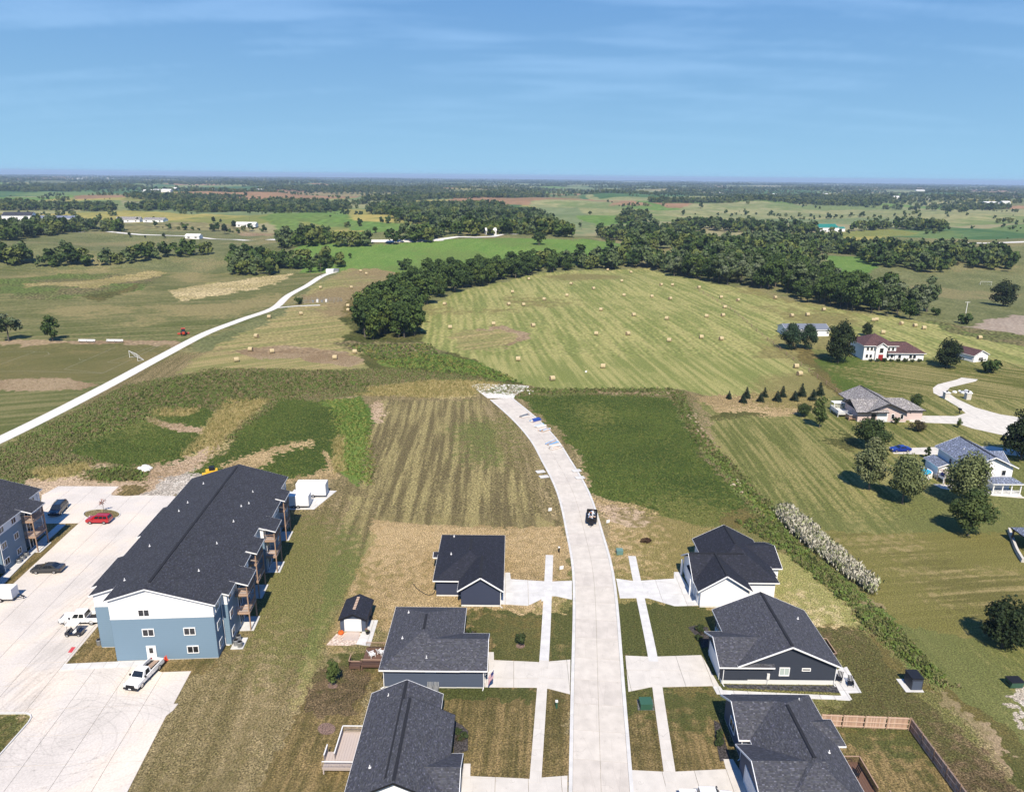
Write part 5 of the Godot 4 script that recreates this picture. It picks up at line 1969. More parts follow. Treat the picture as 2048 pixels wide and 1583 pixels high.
# ---------- homesteads to the east and far farm buildings ----------
func farm(called: String, label: String, p: Vector3, w: float, d: float, eave: float, ridge: float, turn: float, wall: Material, rf: Material, openings := 2, group := "") -> void:
	var o := thing(called, label, "barn" if called.contains("barn") else "house", p, turn, group)
	walls(o, -w / 2, w / 2, -d / 2, d / 2, eave, ridge, "x" if w > d else "z", wall, 0.0, "both", 0.6)
	roof(o, -w / 2 - 0.4, w / 2 + 0.4, -d / 2 - 0.4, d / 2 + 0.4, eave + 0.1, ridge + 0.2, "x" if w > d else "z", rf, "", false)
	for k in openings:
		window(o, Vector3(-w / 2 + w * (k + 0.5) / openings, eave * 0.5, d / 2 + 0.03), Vector3(0, 0, 1), minf(2.4, w / openings * 0.5), eave * 0.5, 1, M.black)

func east() -> void:
	var S := Vector3(0, 0, 1)
	var Wst := Vector3(-1, 0, 0)
	# blush ranch house with grey roof
	var o := thing("house", "blush pink house with weathered grey roof beside the turning circle", "house")
	walls(o, 97.0, 107.2, -206.0, -189.8, 2.9, 5.2, "z", M.blush, 0.2)
	roof(o, 95.6, 107.6, -206.8, -188.7, 3.0, 5.6, "z", M.roofgrey, "", true, M.black)
	walls(o, 94.0, 99.0, -198.0, -189.9, 2.9, 2.9, "x", M.blush, 0.2)
	roof(o, 93.0, 101.8, -198.6, -188.75, 3.02, 5.3, "x", M.roofgrey, "", false, M.black, "first")
	walls(o, 104.0, 112.4, -199.6, -191.6, 2.9, 2.9, "x", M.blush, 0.2)
	roof(o, 100.5, 113.0, -200.1, -191.0, 3.0, 5.2, "x", M.roofgrey, "last", false, M.black, "last")
	window(o, Vector3(103.4, 1.6, -189.77), S, 0.9, 1.5, 1)
	window(o, Vector3(105.9, 1.6, -189.77), S, 0.9, 1.5, 1)
	garage_door(o, Vector3(100.6, 0.1, -189.77), S, 2.6, 2.2)
	door(o, Vector3(98.2, 0.1, -189.77), S, M.black, false)
	o = thing("deck", "white railed deck with a white stair beside the blush house", "deck")
	deck(o, 90.2, 93.8, -198.5, -193.5, 1.0, "wsn", M.found, M.white, true)
	deck(o, 92.0, 95.2, -192.8, -190.6, 0.7, "ws", M.cedar[0], M.white, true)
	o = thing("patio_cover", "small pale patio roof on posts beside the blush house", "patio cover", Vector3(92.6, 0, -199.5))
	put("roof_panel", box_mesh(Vector3(-1.6, 2.5, -1.3), Vector3(1.6, 2.6, 1.3)), M.found, o)
	for p in [[-1.5, -1.2], [1.5, -1.2], [-1.5, 1.2], [1.5, 1.2]]: put("post", box_mesh(Vector3(p[0] - 0.06, -0.05, p[1] - 0.06), Vector3(p[0] + 0.06, 2.5, p[1] + 0.06)), M.white, o)
	# two-storey white house with blue-grey roof and pool
	o = thing("house", "two-storey white house with blue grey roof beside the pool", "house")
	walls(o, 97.0, 106.2, -156.6, -144.8, 5.1, 7.1, "z", M.whitewall, 0.3)
	var rf := roof(o, 96.4, 106.9, -157.3, -144.1, 5.25, 7.6, "z", M.roofblue, "")
	vent_pipe(rf, 99.6, 6.7, -149.5)
	vent_pipe(rf, 99.4, 6.6, -151.5)
	window(o, Vector3(104.3, 3.9, -144.77), S, 1.0, 1.3, 1)
	window(o, Vector3(96.97, 3.8, -151.5), Wst, 1.0, 1.3, 1)
	window(o, Vector3(96.97, 1.4, -147.5), Wst, 1.8, 2.1, 2)
	roof(o, 100.6, 107.0, -145.4, -141.8, 2.6, 3.5, "x", M.roofblue, "both", false)
	for k in 4: put("porch_post", box_mesh(Vector3(100.95 + k * 1.9, -0.05, -142.3), Vector3(101.15 + k * 1.9, 2.5, -142.1)), M.white, o)
	var pr := MB.new()
	pr.bar(Vector3(101.0, 0.95, -142.2), Vector3(106.8, 0.95, -142.2), 0.08, 0.08)
	for k in 40: pr.box(Vector3(101.1 + k * 0.143, 0.1, -142.23), Vector3(101.14 + k * 0.143, 0.93, -142.17))
	put("porch_rail", pr.done(), M.white, o)
	put("porch_floor", box_mesh(Vector3(100.8, -0.05, -144.75), Vector3(106.9, 0.12, -141.6)), M.found, o)
	roof(o, 93.8, 98.0, -156.4, -150.5, 2.7, 3.5, "z", M.roofblue, "", false)
	walls(o, 94.2, 97.2, -156.0, -151.0, 2.6, 2.6, "z", M.whitewall, 0.2)
	roof(o, 105.0, 110.5, -158.5, -151.5, 3.0, 5.0, "x", M.roofblue, "", false, null, "last")
	walls(o, 105.0, 110.0, -158.0, -152.0, 2.9, 4.5, "x", M.whitewall, 0.2, "last")
	var pc := thing("pergola", "brown slatted pergola against the two-storey white house", "pergola", Vector3(95.2, 0, -148.4))
	for k in 9: put("slat", box_mesh(Vector3(-1.7, 2.5, -1.5 + k * 0.36), Vector3(1.7, 2.58, -1.3 + k * 0.36)), M.deck, pc)
	for p in [[-1.6, -1.4], [1.6, -1.4], [-1.6, 1.4], [1.6, 1.4]]: put("post", box_mesh(Vector3(p[0] - 0.07, -0.05, p[1] - 0.07), Vector3(p[0] + 0.07, 2.5, p[1] + 0.07)), M.deck, pc)
	var pl := thing("swimming_pool", "round above-ground pool of bright blue water by the white deck", "pool", Vector3(90.9, 0, -152.4))
	var pw := MB.new()
	pw.lathe([Vector2(2.75, 0.0), Vector2(2.75, 1.2), Vector2(2.65, 1.25), Vector2(2.5, 1.2), Vector2(2.5, 1.0)], 28)
	put("wall", pw.done(), M.white, pl)
	var wt := MB.new()
	wt.lathe([Vector2(2.5, 1.06), Vector2(0.0, 1.06)], 28)
	put("water", wt.done(), paint_mat("pool water", Color(0.02, 0.38, 0.62), 0.08), pl)
	o = thing("deck", "white railed pool deck with loungers beside the two-storey house", "deck")
	deck(o, 93.7, 96.8, -151.0, -147.6, 1.1, "s", M.found, M.white, true)
	o = thing("patio_umbrella", "folded dark blue parasol cover on the pool deck", "umbrella", Vector3(94.9, 1.1, -149.4))
	var ub := MB.new()
	ub.lathe([Vector2(0.9, 0.4), Vector2(0.75, 0.7), Vector2(0.0, 0.85)], 8)
	put("cover", ub.done(), paint_mat("blue canvas", Color(0.02, 0.03, 0.22), 0.8), o)
	put("base", box_mesh(Vector3(-0.5, 0, -0.5), Vector3(0.5, 0.42, 0.5)), M.black, o)
	o = thing("patio", "pale stone patio at the foot of the pool deck", "patio")
	var pt := MB.new()
	pt.slab(PackedVector2Array([Vector2(91.5, -147.4), Vector2(97.0, -147.4), Vector2(107.0, -141.4), Vector2(107.0, -140.4), Vector2(98.0, -142.2), Vector2(92.0, -145.2)]), -0.05, 0.03)
	put("paving", pt.done(), M.eastcon[0], o)
	# mansion
	o = thing("house", "large white two-storey house with maroon hipped roof and red front door", "house")
	walls(o, 127.6, 139.2, -272.0, -260.6, 5.5, 5.5, "x", M.whitewall, 0.3, "none")
	roof(o, 127.0, 139.8, -272.6, -260.0, 5.65, 8.9, "x", M.roofred, "both", true)
	walls(o, 139.0, 149.4, -269.5, -260.2, 2.9, 2.9, "x", M.whitewall, 0.3, "none")
	roof(o, 136.0, 150.0, -270.2, -259.6, 3.05, 6.2, "x", M.roofred, "last", true, null, "last")
	walls(o, 131.6, 135.4, -262.0, -259.7, 5.2, 6.6, "z", M.whitewall, 0.3, "last")
	roof(o, 131.2, 135.8, -264.6, -259.2, 5.35, 6.9, "z", M.roofred, "", false, null, "last")
	door(o, Vector3(133.5, 0.3, -259.67), S, paint_mat("red door", Color(0.25, 0.02, 0.02)), false, 1.5)
	window(o, Vector3(133.5, 4.0, -259.67), S, 1.5, 1.9, 1)
	for x in [128.9, 130.3]:
		for y in [1.7, 4.4]: window(o, Vector3(x, y, -260.57), S, 1.0, 1.4, 1)
	for x in [136.5, 138.0]:
		for y in [1.7, 4.4]: window(o, Vector3(x, y, -260.57), S, 1.0, 1.4, 1)
	for x in [140.6, 144.6, 146.0]: window(o, Vector3(x, 1.7, -260.17), S, 1.2, 1.4, 1)
	for k in 8: tree("shrub", "shrub0", "clipped dark shrub along the front of the maroon-roofed house", Vector3(129.5 + k * 2.5, 0, -258.4), 0.9 + 0.12 * (k % 3), k, "shrubs along the house")
	farm("garage", "small white garage with maroon roof beyond the dark round tree", at(1938, 719), 7.0, 9.0, 2.7, 4.4, 0.35, M.whitewall, M.roofred, 1)
	farm("metal_barn", "long white metal barn half hidden by pines", at(1605, 672), 18.0, 9.0, 3.6, 5.2, 0.05, M.whitewall, M.steelgrey, 0)
	# rail fence down the hay field
	var fl := []
	for p in [[1390, 578], [1450, 612], [1505, 655], [1560, 700], [1620, 745], [1692, 798]]: fl.append(on_land(p[0], p[1]))
	var line := along(fl, 8.0)
	o = thing("pasture_fence", "thin dark pasture fence between hay field and mown lawn", "fence")
	for i in line.size():
		var p: Vector3 = line[i]
		p.y = land(p.x, p.z)
		put("post", box_mesh(p + Vector3(-0.09, -0.1, -0.09), p + Vector3(0.09, 1.35, 0.09)), M.treated, o)
		if i + 1 < line.size():
			var q: Vector3 = line[i + 1]
			q.y = land(q.x, q.z)
			var b := MB.new()
			for y in [0.5, 1.15]: b.bar(p + Vector3(0, y, 0), q + Vector3(0, y, 0), 0.05, 0.07)
			put("rail", b.done(), M.treated, o)
	# gate pillars and mailbox
	for p in [[1892, 797], [1935, 798]]:
		var c := at(p[0], p[1])
		var t := thing("gate_pillar", "pale stone gate pillar beside the curving drive", "pillar", c, 0.0, "gate pillars")
		put("shaft", box_mesh(Vector3(-0.7, -0.05, -0.7), Vector3(0.7, 1.9, 0.7)), M.eastcon[0], t)
		put("capstone", box_mesh(Vector3(-0.85, 1.9, -0.85), Vector3(0.85, 2.1, 0.85)), M.found, t)
		put("lantern", box_mesh(Vector3(-0.15, 2.1, -0.15), Vector3(0.15, 2.6, 0.15)), M.black, t)
	var rb := thing("rock_garden", "pile of grey rocks on the lawn by the gate", "rocks", at(1927, 785))
	var rr := RandomNumberGenerator.new()
	rr.seed = 6
	for k in 12:
		var s := rr.randf_range(0.35, 0.8)
		var c := Vector3(rr.randfn() * 1.8, 0, rr.randfn() * 0.8)
		var bm := MB.new()
		bm.lathe([Vector2(s, -0.1), Vector2(s * 0.9, s * 0.4), Vector2(s * 0.4, s * 0.7), Vector2(0, s * 0.72)], 6, c)
		put("rock", bm.done(), M.found if k % 3 else M.steelgrey, rb)
	var mb := at(1919, 827)
	o = thing("mailbox", "black mailbox at the edge of the turning circle", "mailbox", mb)
	put("post", box_mesh(Vector3(-0.1, -0.05, -0.1), Vector3(0.1, 1.1, 0.1)), M.black, o)
	put("box", box_mesh(Vector3(-0.25, 1.1, -0.5), Vector3(0.25, 1.6, 0.5)), M.black, o)
	# pavilion corner and planted wall at the edge
	var gz := at(2043, 1096)
	o = thing("gazebo", "dark timber pavilion with grey roof above a hedge", "gazebo", gz + Vector3(2.6, 0, -0.5))
	roof(o, -3.0, 3.0, -2.6, 2.6, 2.6, 3.8, "x", M.roofblue, "both", false, M.black)
	for p in [[-2.6, -2.2], [2.6, -2.2], [-2.6, 2.2], [2.6, 2.2]]: put("post", box_mesh(Vector3(p[0] - 0.12, -0.05, p[1] - 0.12), Vector3(p[0] + 0.12, 2.5, p[1] + 0.12)), M.deckdark, o)
	var wl := along([at(2018, 1062), at(2026, 1085), at(2034, 1105), at(2046, 1125)], 1.0)
	o = thing("garden_wall", "low curved tan block wall below the hedge", "wall")
	for i in wl.size() - 1:
		for c in 3:
			var b := MB.new()
			b.bar(wl[i] + Vector3(0, 0.15 + c * 0.24, 0), wl[i + 1] + Vector3(0, 0.15 + c * 0.24, 0) - (wl[i + 1] - wl[i]).normalized() * 0.03, 0.5 - c * 0.05, 0.22)
			put("block", b.done(), M.eastcon[(i + c) % 2], o)
	# distant farmsteads
	var green := paint_mat("green metal roof", Color(0.02, 0.16, 0.12), 0.4)
	farm("barn", "white barn with green roof at the edge of the far woods", on_land(1649, 462), 26.0, 22.0, 5.0, 9.0, 0.1, M.whitewall, green, 1)
	farm("barn", "small open shed with green roof beside the green-roofed barn", on_land(1671, 462), 20.0, 10.0, 3.6, 5.5, 0.0, M.whitewall, green, 2)
	farm("barn", "big white barn with dark roof on the yellow field", on_land(40, 441), 34.0, 24.0, 7.0, 11.0, 0.3, M.whitewall, M.roofapt, 1)
	farm("farmhouse", "white farmhouse beside the big white barn", on_land(78, 441), 26.0, 12.0, 3.4, 6.5, 0.1, M.whitewall, M.roofblue, 3)
	farm("farmhouse", "long low white house with blue grey roof among yard trees", on_land(118, 441), 42.0, 12.0, 3.4, 6.5, 0.1, M.whitewall, M.roofblue, 4)
	farm("farmhouse", "grey-roofed house with two gables between yard trees", on_land(259, 444), 30.0, 14.0, 3.6, 7.0, 0.15, M.whitewall, M.roofgrey, 3)
	farm("farmhouse", "low white house with grey roof beside a single tree", on_land(311, 444), 28.0, 12.0, 3.4, 6.0, -0.1, M.whitewall, M.roofgrey, 3)
	farm("farmhouse", "white house with pale roof above the highway among dark spruces", on_land(494, 453), 24.0, 11.0, 3.2, 5.4, 0.0, M.whitewall, M.found, 3)
	farm("farmhouse", "small white house beside the highway", on_land(388, 477), 14.0, 9.0, 3.0, 4.6, 0.0, M.whitewall, M.found, 2)
	farm("farmhouse", "white farmhouse on the green hill by the highway", on_land(981, 469), 9.0, 7.0, 3.6, 5.6, 0.2, M.whitewall, M.found, 3)
	farm("barn", "low white shed by the highway behind the green hill", on_land(1056, 466), 13.0, 6.0, 2.4, 3.6, 0.0, M.whitewall, M.found, 2)
	for q in [[292, 384, 60, 16], [316, 383, 110, 20], [334, 384, 60, 18], [352, 379, 40, 16], [430, 381, 70, 18], [520, 382, 70, 18], [845, 371, 150, 22], [1745, 394, 40, 12], [1650, 390, 60, 14], [1793, 397, 50, 12], [1850, 399, 60, 14], [1980, 409, 90, 20], [2010, 408, 50, 14], [140, 358, 160, 20], [160, 358, 120, 20], [1550, 391, 60, 16], [1440, 388, 60, 14], [220, 357, 120, 24], [1840, 382, 120, 20]]:
		farm("barn", "tiny white farm building far off on the plain", on_land(q[0], q[1]), q[2] * 0.42, q[3], 5.0, 8.0, 0.0, M.found, M.found, 0, "far farm buildings")
# ---------- vehicles ----------
# x runs along the vehicle, front towards -x; y up; z across
func sleek(mb: MB, prof: Array, w: float, bevel := 0.09, tuck := 0.06) -> void:
	# a side outline (counter-clockwise seen from +z) drawn out to both sides with rounded shoulders
	var c := Vector2.ZERO
	for p in prof: c += p
	c /= prof.size()
	var inn := []
	for p in prof:
		var d: Vector2 = (c - p)
		inn.append(p + d.normalized() * minf(tuck, d.length()))
	var n := prof.size()
	for k in n:
		var a: Vector2 = prof[k]
		var b: Vector2 = prof[(k + 1) % n]
		var ai: Vector2 = inn[k]
		var bi: Vector2 = inn[(k + 1) % n]
		mb.poly([Vector3(a.x, a.y, w - bevel), Vector3(a.x, a.y, -w + bevel), Vector3(b.x, b.y, -w + bevel), Vector3(b.x, b.y, w - bevel)])
		mb.poly([Vector3(ai.x, ai.y, w), Vector3(a.x, a.y, w - bevel), Vector3(b.x, b.y, w - bevel), Vector3(bi.x, bi.y, w)])
		mb.poly([Vector3(a.x, a.y, -w + bevel), Vector3(ai.x, ai.y, -w), Vector3(bi.x, bi.y, -w), Vector3(b.x, b.y, -w + bevel)])
	var side := PackedVector2Array()
	for p in inn: side.append(p)
	var tr := Geometry2D.triangulate_polygon(side)
	for k in range(0, tr.size(), 3):
		var q := [side[tr[k]], side[tr[k + 1]], side[tr[k + 2]]]
		if (q[1] - q[0]).cross(q[2] - q[0]) < 0: q.reverse()
		mb.poly([Vector3(q[0].x, q[0].y, w), Vector3(q[1].x, q[1].y, w), Vector3(q[2].x, q[2].y, w)])
		mb.poly([Vector3(q[2].x, q[2].y, -w), Vector3(q[1].x, q[1].y, -w), Vector3(q[0].x, q[0].y, -w)])

# cabin: base from x0 to x1 at height y0, roof from x2 to x3 at y1; narrower on top
func cabin(o: Node3D, x0: float, x1: float, x2: float, x3: float, y0: float, y1: float, w0: float, w1: float, mat: Material, splits: Array) -> void:
	var b := MB.new()
	var lo := [Vector3(x0, y0, w0), Vector3(x1, y0, w0), Vector3(x1, y0, -w0), Vector3(x0, y0, -w0)]
	var hi := [Vector3(x2, y1, w1), Vector3(x3, y1, w1), Vector3(x3, y1, -w1), Vector3(x2, y1, -w1)]
	for k in 4: b.poly([lo[k], lo[(k + 1) % 4], hi[(k + 1) % 4], hi[k]])
	var top := []
	for h in hi: top.append(Vector3(lerpf(h.x, (x2 + x3) / 2, 0.12), y1 + 0.05, h.z * 0.86))
	for k in 4: b.poly([hi[k], hi[(k + 1) % 4], top[(k + 1) % 4], top[k]])
	b.poly(top)
	put("cabin", b.done(), mat, o)
	var pane := func(called: String, q: Array, out: Vector3, m0: float, m1: float) -> void:
		# a glass panel let into the slope: q = lower left, lower right, upper right, upper left
		var g := MB.new()
		var a: Vector3 = q[0].lerp(q[1], m0)
		var bb: Vector3 = q[0].lerp(q[1], m1)
		var cc: Vector3 = q[3].lerp(q[2], m1)
		var d: Vector3 = q[3].lerp(q[2], m0)
		var f := [a.lerp(d, 0.1), bb.lerp(cc, 0.1), cc.lerp(bb, 0.08), d.lerp(a, 0.08)]
		for k in 4: f[k] += out * 0.014
		g.poly(f)
		for k in 4: g.poly([f[k] - out * 0.014, f[(k + 1) % 4] - out * 0.014, f[(k + 1) % 4], f[k]])
		put(called, g.done(), M.glass, o)
	pane.call("windshield", [lo[3], lo[0], hi[0], hi[3]], Vector3(-0.7, 0.7, 0), 0.06, 0.94)
	pane.call("rear_window", [lo[1], lo[2], hi[2], hi[1]], Vector3(0.8, 0.5, 0), 0.08, 0.92)
	for s in splits:
		pane.call("side_window", [lo[0], lo[1], hi[1], hi[0]], Vector3(0, 0.2, 0.98), s[0], s[1])
		pane.call("side_window", [lo[2], lo[3], hi[3], hi[2]], Vector3(0, 0.2, -0.98), 1.0 - s[1], 1.0 - s[0])

func wheel(o: Node3D, p: Vector3, r: float, side: float) -> void:
	var n := Node3D.new()
	n.name = "wheel"
	o.add_child(n, true)
	n.position = p
	n.rotation.x = PI / 2 * side
	var b := MB.new()
	b.lathe([Vector2(r * 0.62, -0.11), Vector2(r * 0.95, -0.11), Vector2(r, -0.06), Vector2(r, 0.06), Vector2(r * 0.95, 0.11), Vector2(r * 0.62, 0.11)], 16)
	put("tyre", b.done(), M.rubber, n)
	var c := MB.new()
	c.lathe([Vector2(r * 0.63, -0.08), Vector2(r * 0.63, 0.1), Vector2(r * 0.5, 0.085), Vector2(r * 0.2, 0.07), Vector2(0.0, 0.08)], 10)
	put("rim", c.done(), M.rim, n)

func lamps(o: Node3D, xf: float, xr: float, y: float, w: float) -> void:
	for s in [-1.0, 1.0]:
		put("headlight", box_mesh(Vector3(xf - 0.03, y - 0.09, s * (w - 0.22) - 0.18), Vector3(xf + 0.1, y + 0.09, s * (w - 0.22) + 0.18)), M.lamp, o)
		put("taillight", box_mesh(Vector3(xr - 0.1, y - 0.08, s * (w - 0.14) - 0.1), Vector3(xr + 0.03, y + 0.16, s * (w - 0.14) + 0.1)), M.redlamp, o)

func car(called: String, label: String, where: Vector3, turn: float, mat: Material, kind: String) -> Node3D:
	var o := thing(called, label, "car" if kind in ["sedan", "suv", "van"] else "truck", where, turn)
	var b := MB.new()
	if kind == "sedan":
		sleek(b, [Vector2(-2.4, 0.32), Vector2(2.38, 0.34), Vector2(2.45, 0.6), Vector2(2.4, 0.95), Vector2(1.6, 1.02), Vector2(-0.9, 0.98), Vector2(-2.1, 0.84), Vector2(-2.45, 0.66)], 0.9)
		put("body", b.done(), mat, o)
		cabin(o, -1.0, 1.85, -0.15, 1.05, 0.95, 1.4, 0.84, 0.62, mat, [[0.16, 0.5], [0.53, 0.8]])
		lamps(o, -2.4, 2.4, 0.72, 0.88)
		for x in [-1.45, 1.4]: for s in [-1.0, 1.0]: wheel(o, Vector3(x, 0.32, s * 0.82), 0.32, s)
	elif kind == "suv" or kind == "van":
		var k := 1.0 if kind == "suv" else 1.12
		sleek(b, [Vector2(-2.15 * k, 0.35), Vector2(2.12 * k, 0.38), Vector2(2.2 * k, 0.7), Vector2(2.15 * k, 1.08), Vector2(-1.0 * k, 1.06), Vector2(-1.95 * k, 0.98), Vector2(-2.2 * k, 0.8)], 0.88 * k)
		put("body", b.done(), mat, o)
		cabin(o, -1.15 * k, 2.15 * k, -0.5 * k, 1.9 * k, 1.05, 1.58 * (1.0 if kind == "suv" else 1.08), 0.84 * k, 0.68 * k, mat, [[0.15, 0.4], [0.43, 0.67], [0.7, 0.93]])
		lamps(o, -2.15 * k, 2.15 * k, 0.85, 0.86 * k)
		for x in [-1.3 * k, 1.3 * k]: for s in [-1.0, 1.0]: wheel(o, Vector3(x, 0.33, s * 0.8 * k), 0.33, s)
		var rr := MB.new()
		for s in [-0.6, 0.6]: rr.bar(Vector3(-0.2, 1.68 * k, s * k), Vector3(1.7 * k, 1.68 * k, s * k), 0.04, 0.04)
		put("roof_rail", rr.done(), M.black, o)
	else:
		# pick-up: crew or single cab, open bed
		var crew := kind == "crew"
		var cb := 0.95 if crew else 0.25
		sleek(b, [Vector2(-2.75, 0.5), Vector2(cb, 0.5), Vector2(cb, 1.12), Vector2(-1.5, 1.1), Vector2(-2.6, 1.02), Vector2(-2.8, 0.85)], 0.97)
		put("body", b.done(), mat, o)
		cabin(o, -1.45, cb, -0.85, cb - 0.12, 1.1, 1.78, 0.9, 0.72, mat, [[0.2, 0.55], [0.6, 0.92]] if crew else [[0.3, 0.85]])
		var bed := MB.new()
		bed.box(Vector3(cb + 0.04, 0.5, -0.97), Vector3(2.8, 0.62, 0.97))
		bed.box(Vector3(cb + 0.04, 0.62, 0.85), Vector3(2.8, 1.15, 0.97))
		bed.box(Vector3(cb + 0.04, 0.62, -0.97), Vector3(2.8, 1.15, -0.85))
		bed.box(Vector3(cb + 0.04, 0.62, -0.85), Vector3(cb + 0.1, 1.15, 0.85))
		put("bed", bed.done(), mat, o)
		put("bed_liner", box_mesh(Vector3(cb + 0.1, 0.62, -0.85), Vector3(2.72, 0.66, 0.85)), M.black, o)
		put("tailgate", box_mesh(Vector3(2.72, 0.66, -0.85), Vector3(2.81, 1.13, 0.85)), mat, o)
		put("grille", box_mesh(Vector3(-2.84, 0.66, -0.6), Vector3(-2.7, 0.95, 0.6)), M.black, o)
		put("bumper", box_mesh(Vector3(-2.92, 0.42, -0.93), Vector3(-2.72, 0.62, 0.93)), M.black if not crew else M.steelgrey, o)
		put("bumper", box_mesh(Vector3(2.78, 0.45, -0.9), Vector3(2.95, 0.6, 0.9)), M.steelgrey, o)
		put("licence_plate", box_mesh(Vector3(-2.945, 0.45, -0.17), Vector3(-2.92, 0.6, 0.17)), M.white, o)
		lamps(o, -2.74, 2.78, 0.88, 0.95)
		for s in [-1.0, 1.0]: put("mirror", box_mesh(Vector3(-1.25, 1.15, s * 1.08 - 0.1), Vector3(-1.1, 1.38, s * 1.08 + 0.1)), M.black, o)
		for x in [-1.85, 1.75]: for s in [-1.0, 1.0]: wheel(o, Vector3(x, 0.4, s * 0.86), 0.4, s)
		var ax := MB.new()
		ax.box(Vector3(-2.5, 0.3, -0.8), Vector3(2.6, 0.5, 0.8))
		put("chassis", ax.done(), M.black, o)
	if kind in ["sedan", "suv", "van"]:
		for s in [-1.0, 1.0]: put("mirror", box_mesh(Vector3(-0.85, 0.98, s * 0.98 - 0.09), Vector3(-0.72, 1.1, s * 0.98 + 0.09)), mat, o)
	return o

func cargo_trailer(label: String, where: Vector3, turn: float, l: float, w: float, h: float) -> void:
	var o := thing("cargo_trailer", label, "trailer", where, turn)
	var b := MB.new()
	sleek(b, [Vector2(-l / 2, 0.5), Vector2(l / 2, 0.5), Vector2(l / 2, 0.5 + h), Vector2(-l / 2, 0.5 + h)], w / 2, 0.06, 0.05)
	put("body", b.done(), M.whitewall, o)
	put("roof_panel", box_mesh(Vector3(-l / 2 + 0.08, 0.5 + h, -w / 2 + 0.1), Vector3(l / 2 - 0.08, 0.53 + h, w / 2 - 0.1)), M.found, o)
	put("skirt", box_mesh(Vector3(-l / 2 - 0.02, 0.42, -w / 2 - 0.01), Vector3(l / 2 + 0.02, 0.55, w / 2 + 0.01)), M.steelgrey, o)
	for s in [-1.0, 1.0]:
		for x in ([-0.4, 0.4] if l > 4.0 else [0.1]): wheel(o, Vector3(x, 0.33, s * (w / 2 + 0.02)), 0.33, s)
	var d := MB.new()
	d.bar(Vector3(-l / 2 - 1.3, 0.48, 0), Vector3(-l / 2 + 0.02, 0.48, w * 0.35), 0.08, 0.1)
	d.bar(Vector3(-l / 2 - 1.3, 0.48, 0), Vector3(-l / 2 + 0.02, 0.48, -w * 0.35), 0.08, 0.1)
	d.bar(Vector3(-l / 2 - 1.1, 0.0, 0), Vector3(-l / 2 - 1.1, 0.5, 0), 0.07, 0.07)
	put("drawbar", d.done(), M.black, o)
	var ln := MB.new()
	ln.box(Vector3(l / 2 + 0.002, 0.62, -0.02), Vector3(l / 2 + 0.02, 0.45 + h, 0.02))
	put("door_seam", ln.done(), M.steelgrey, o)

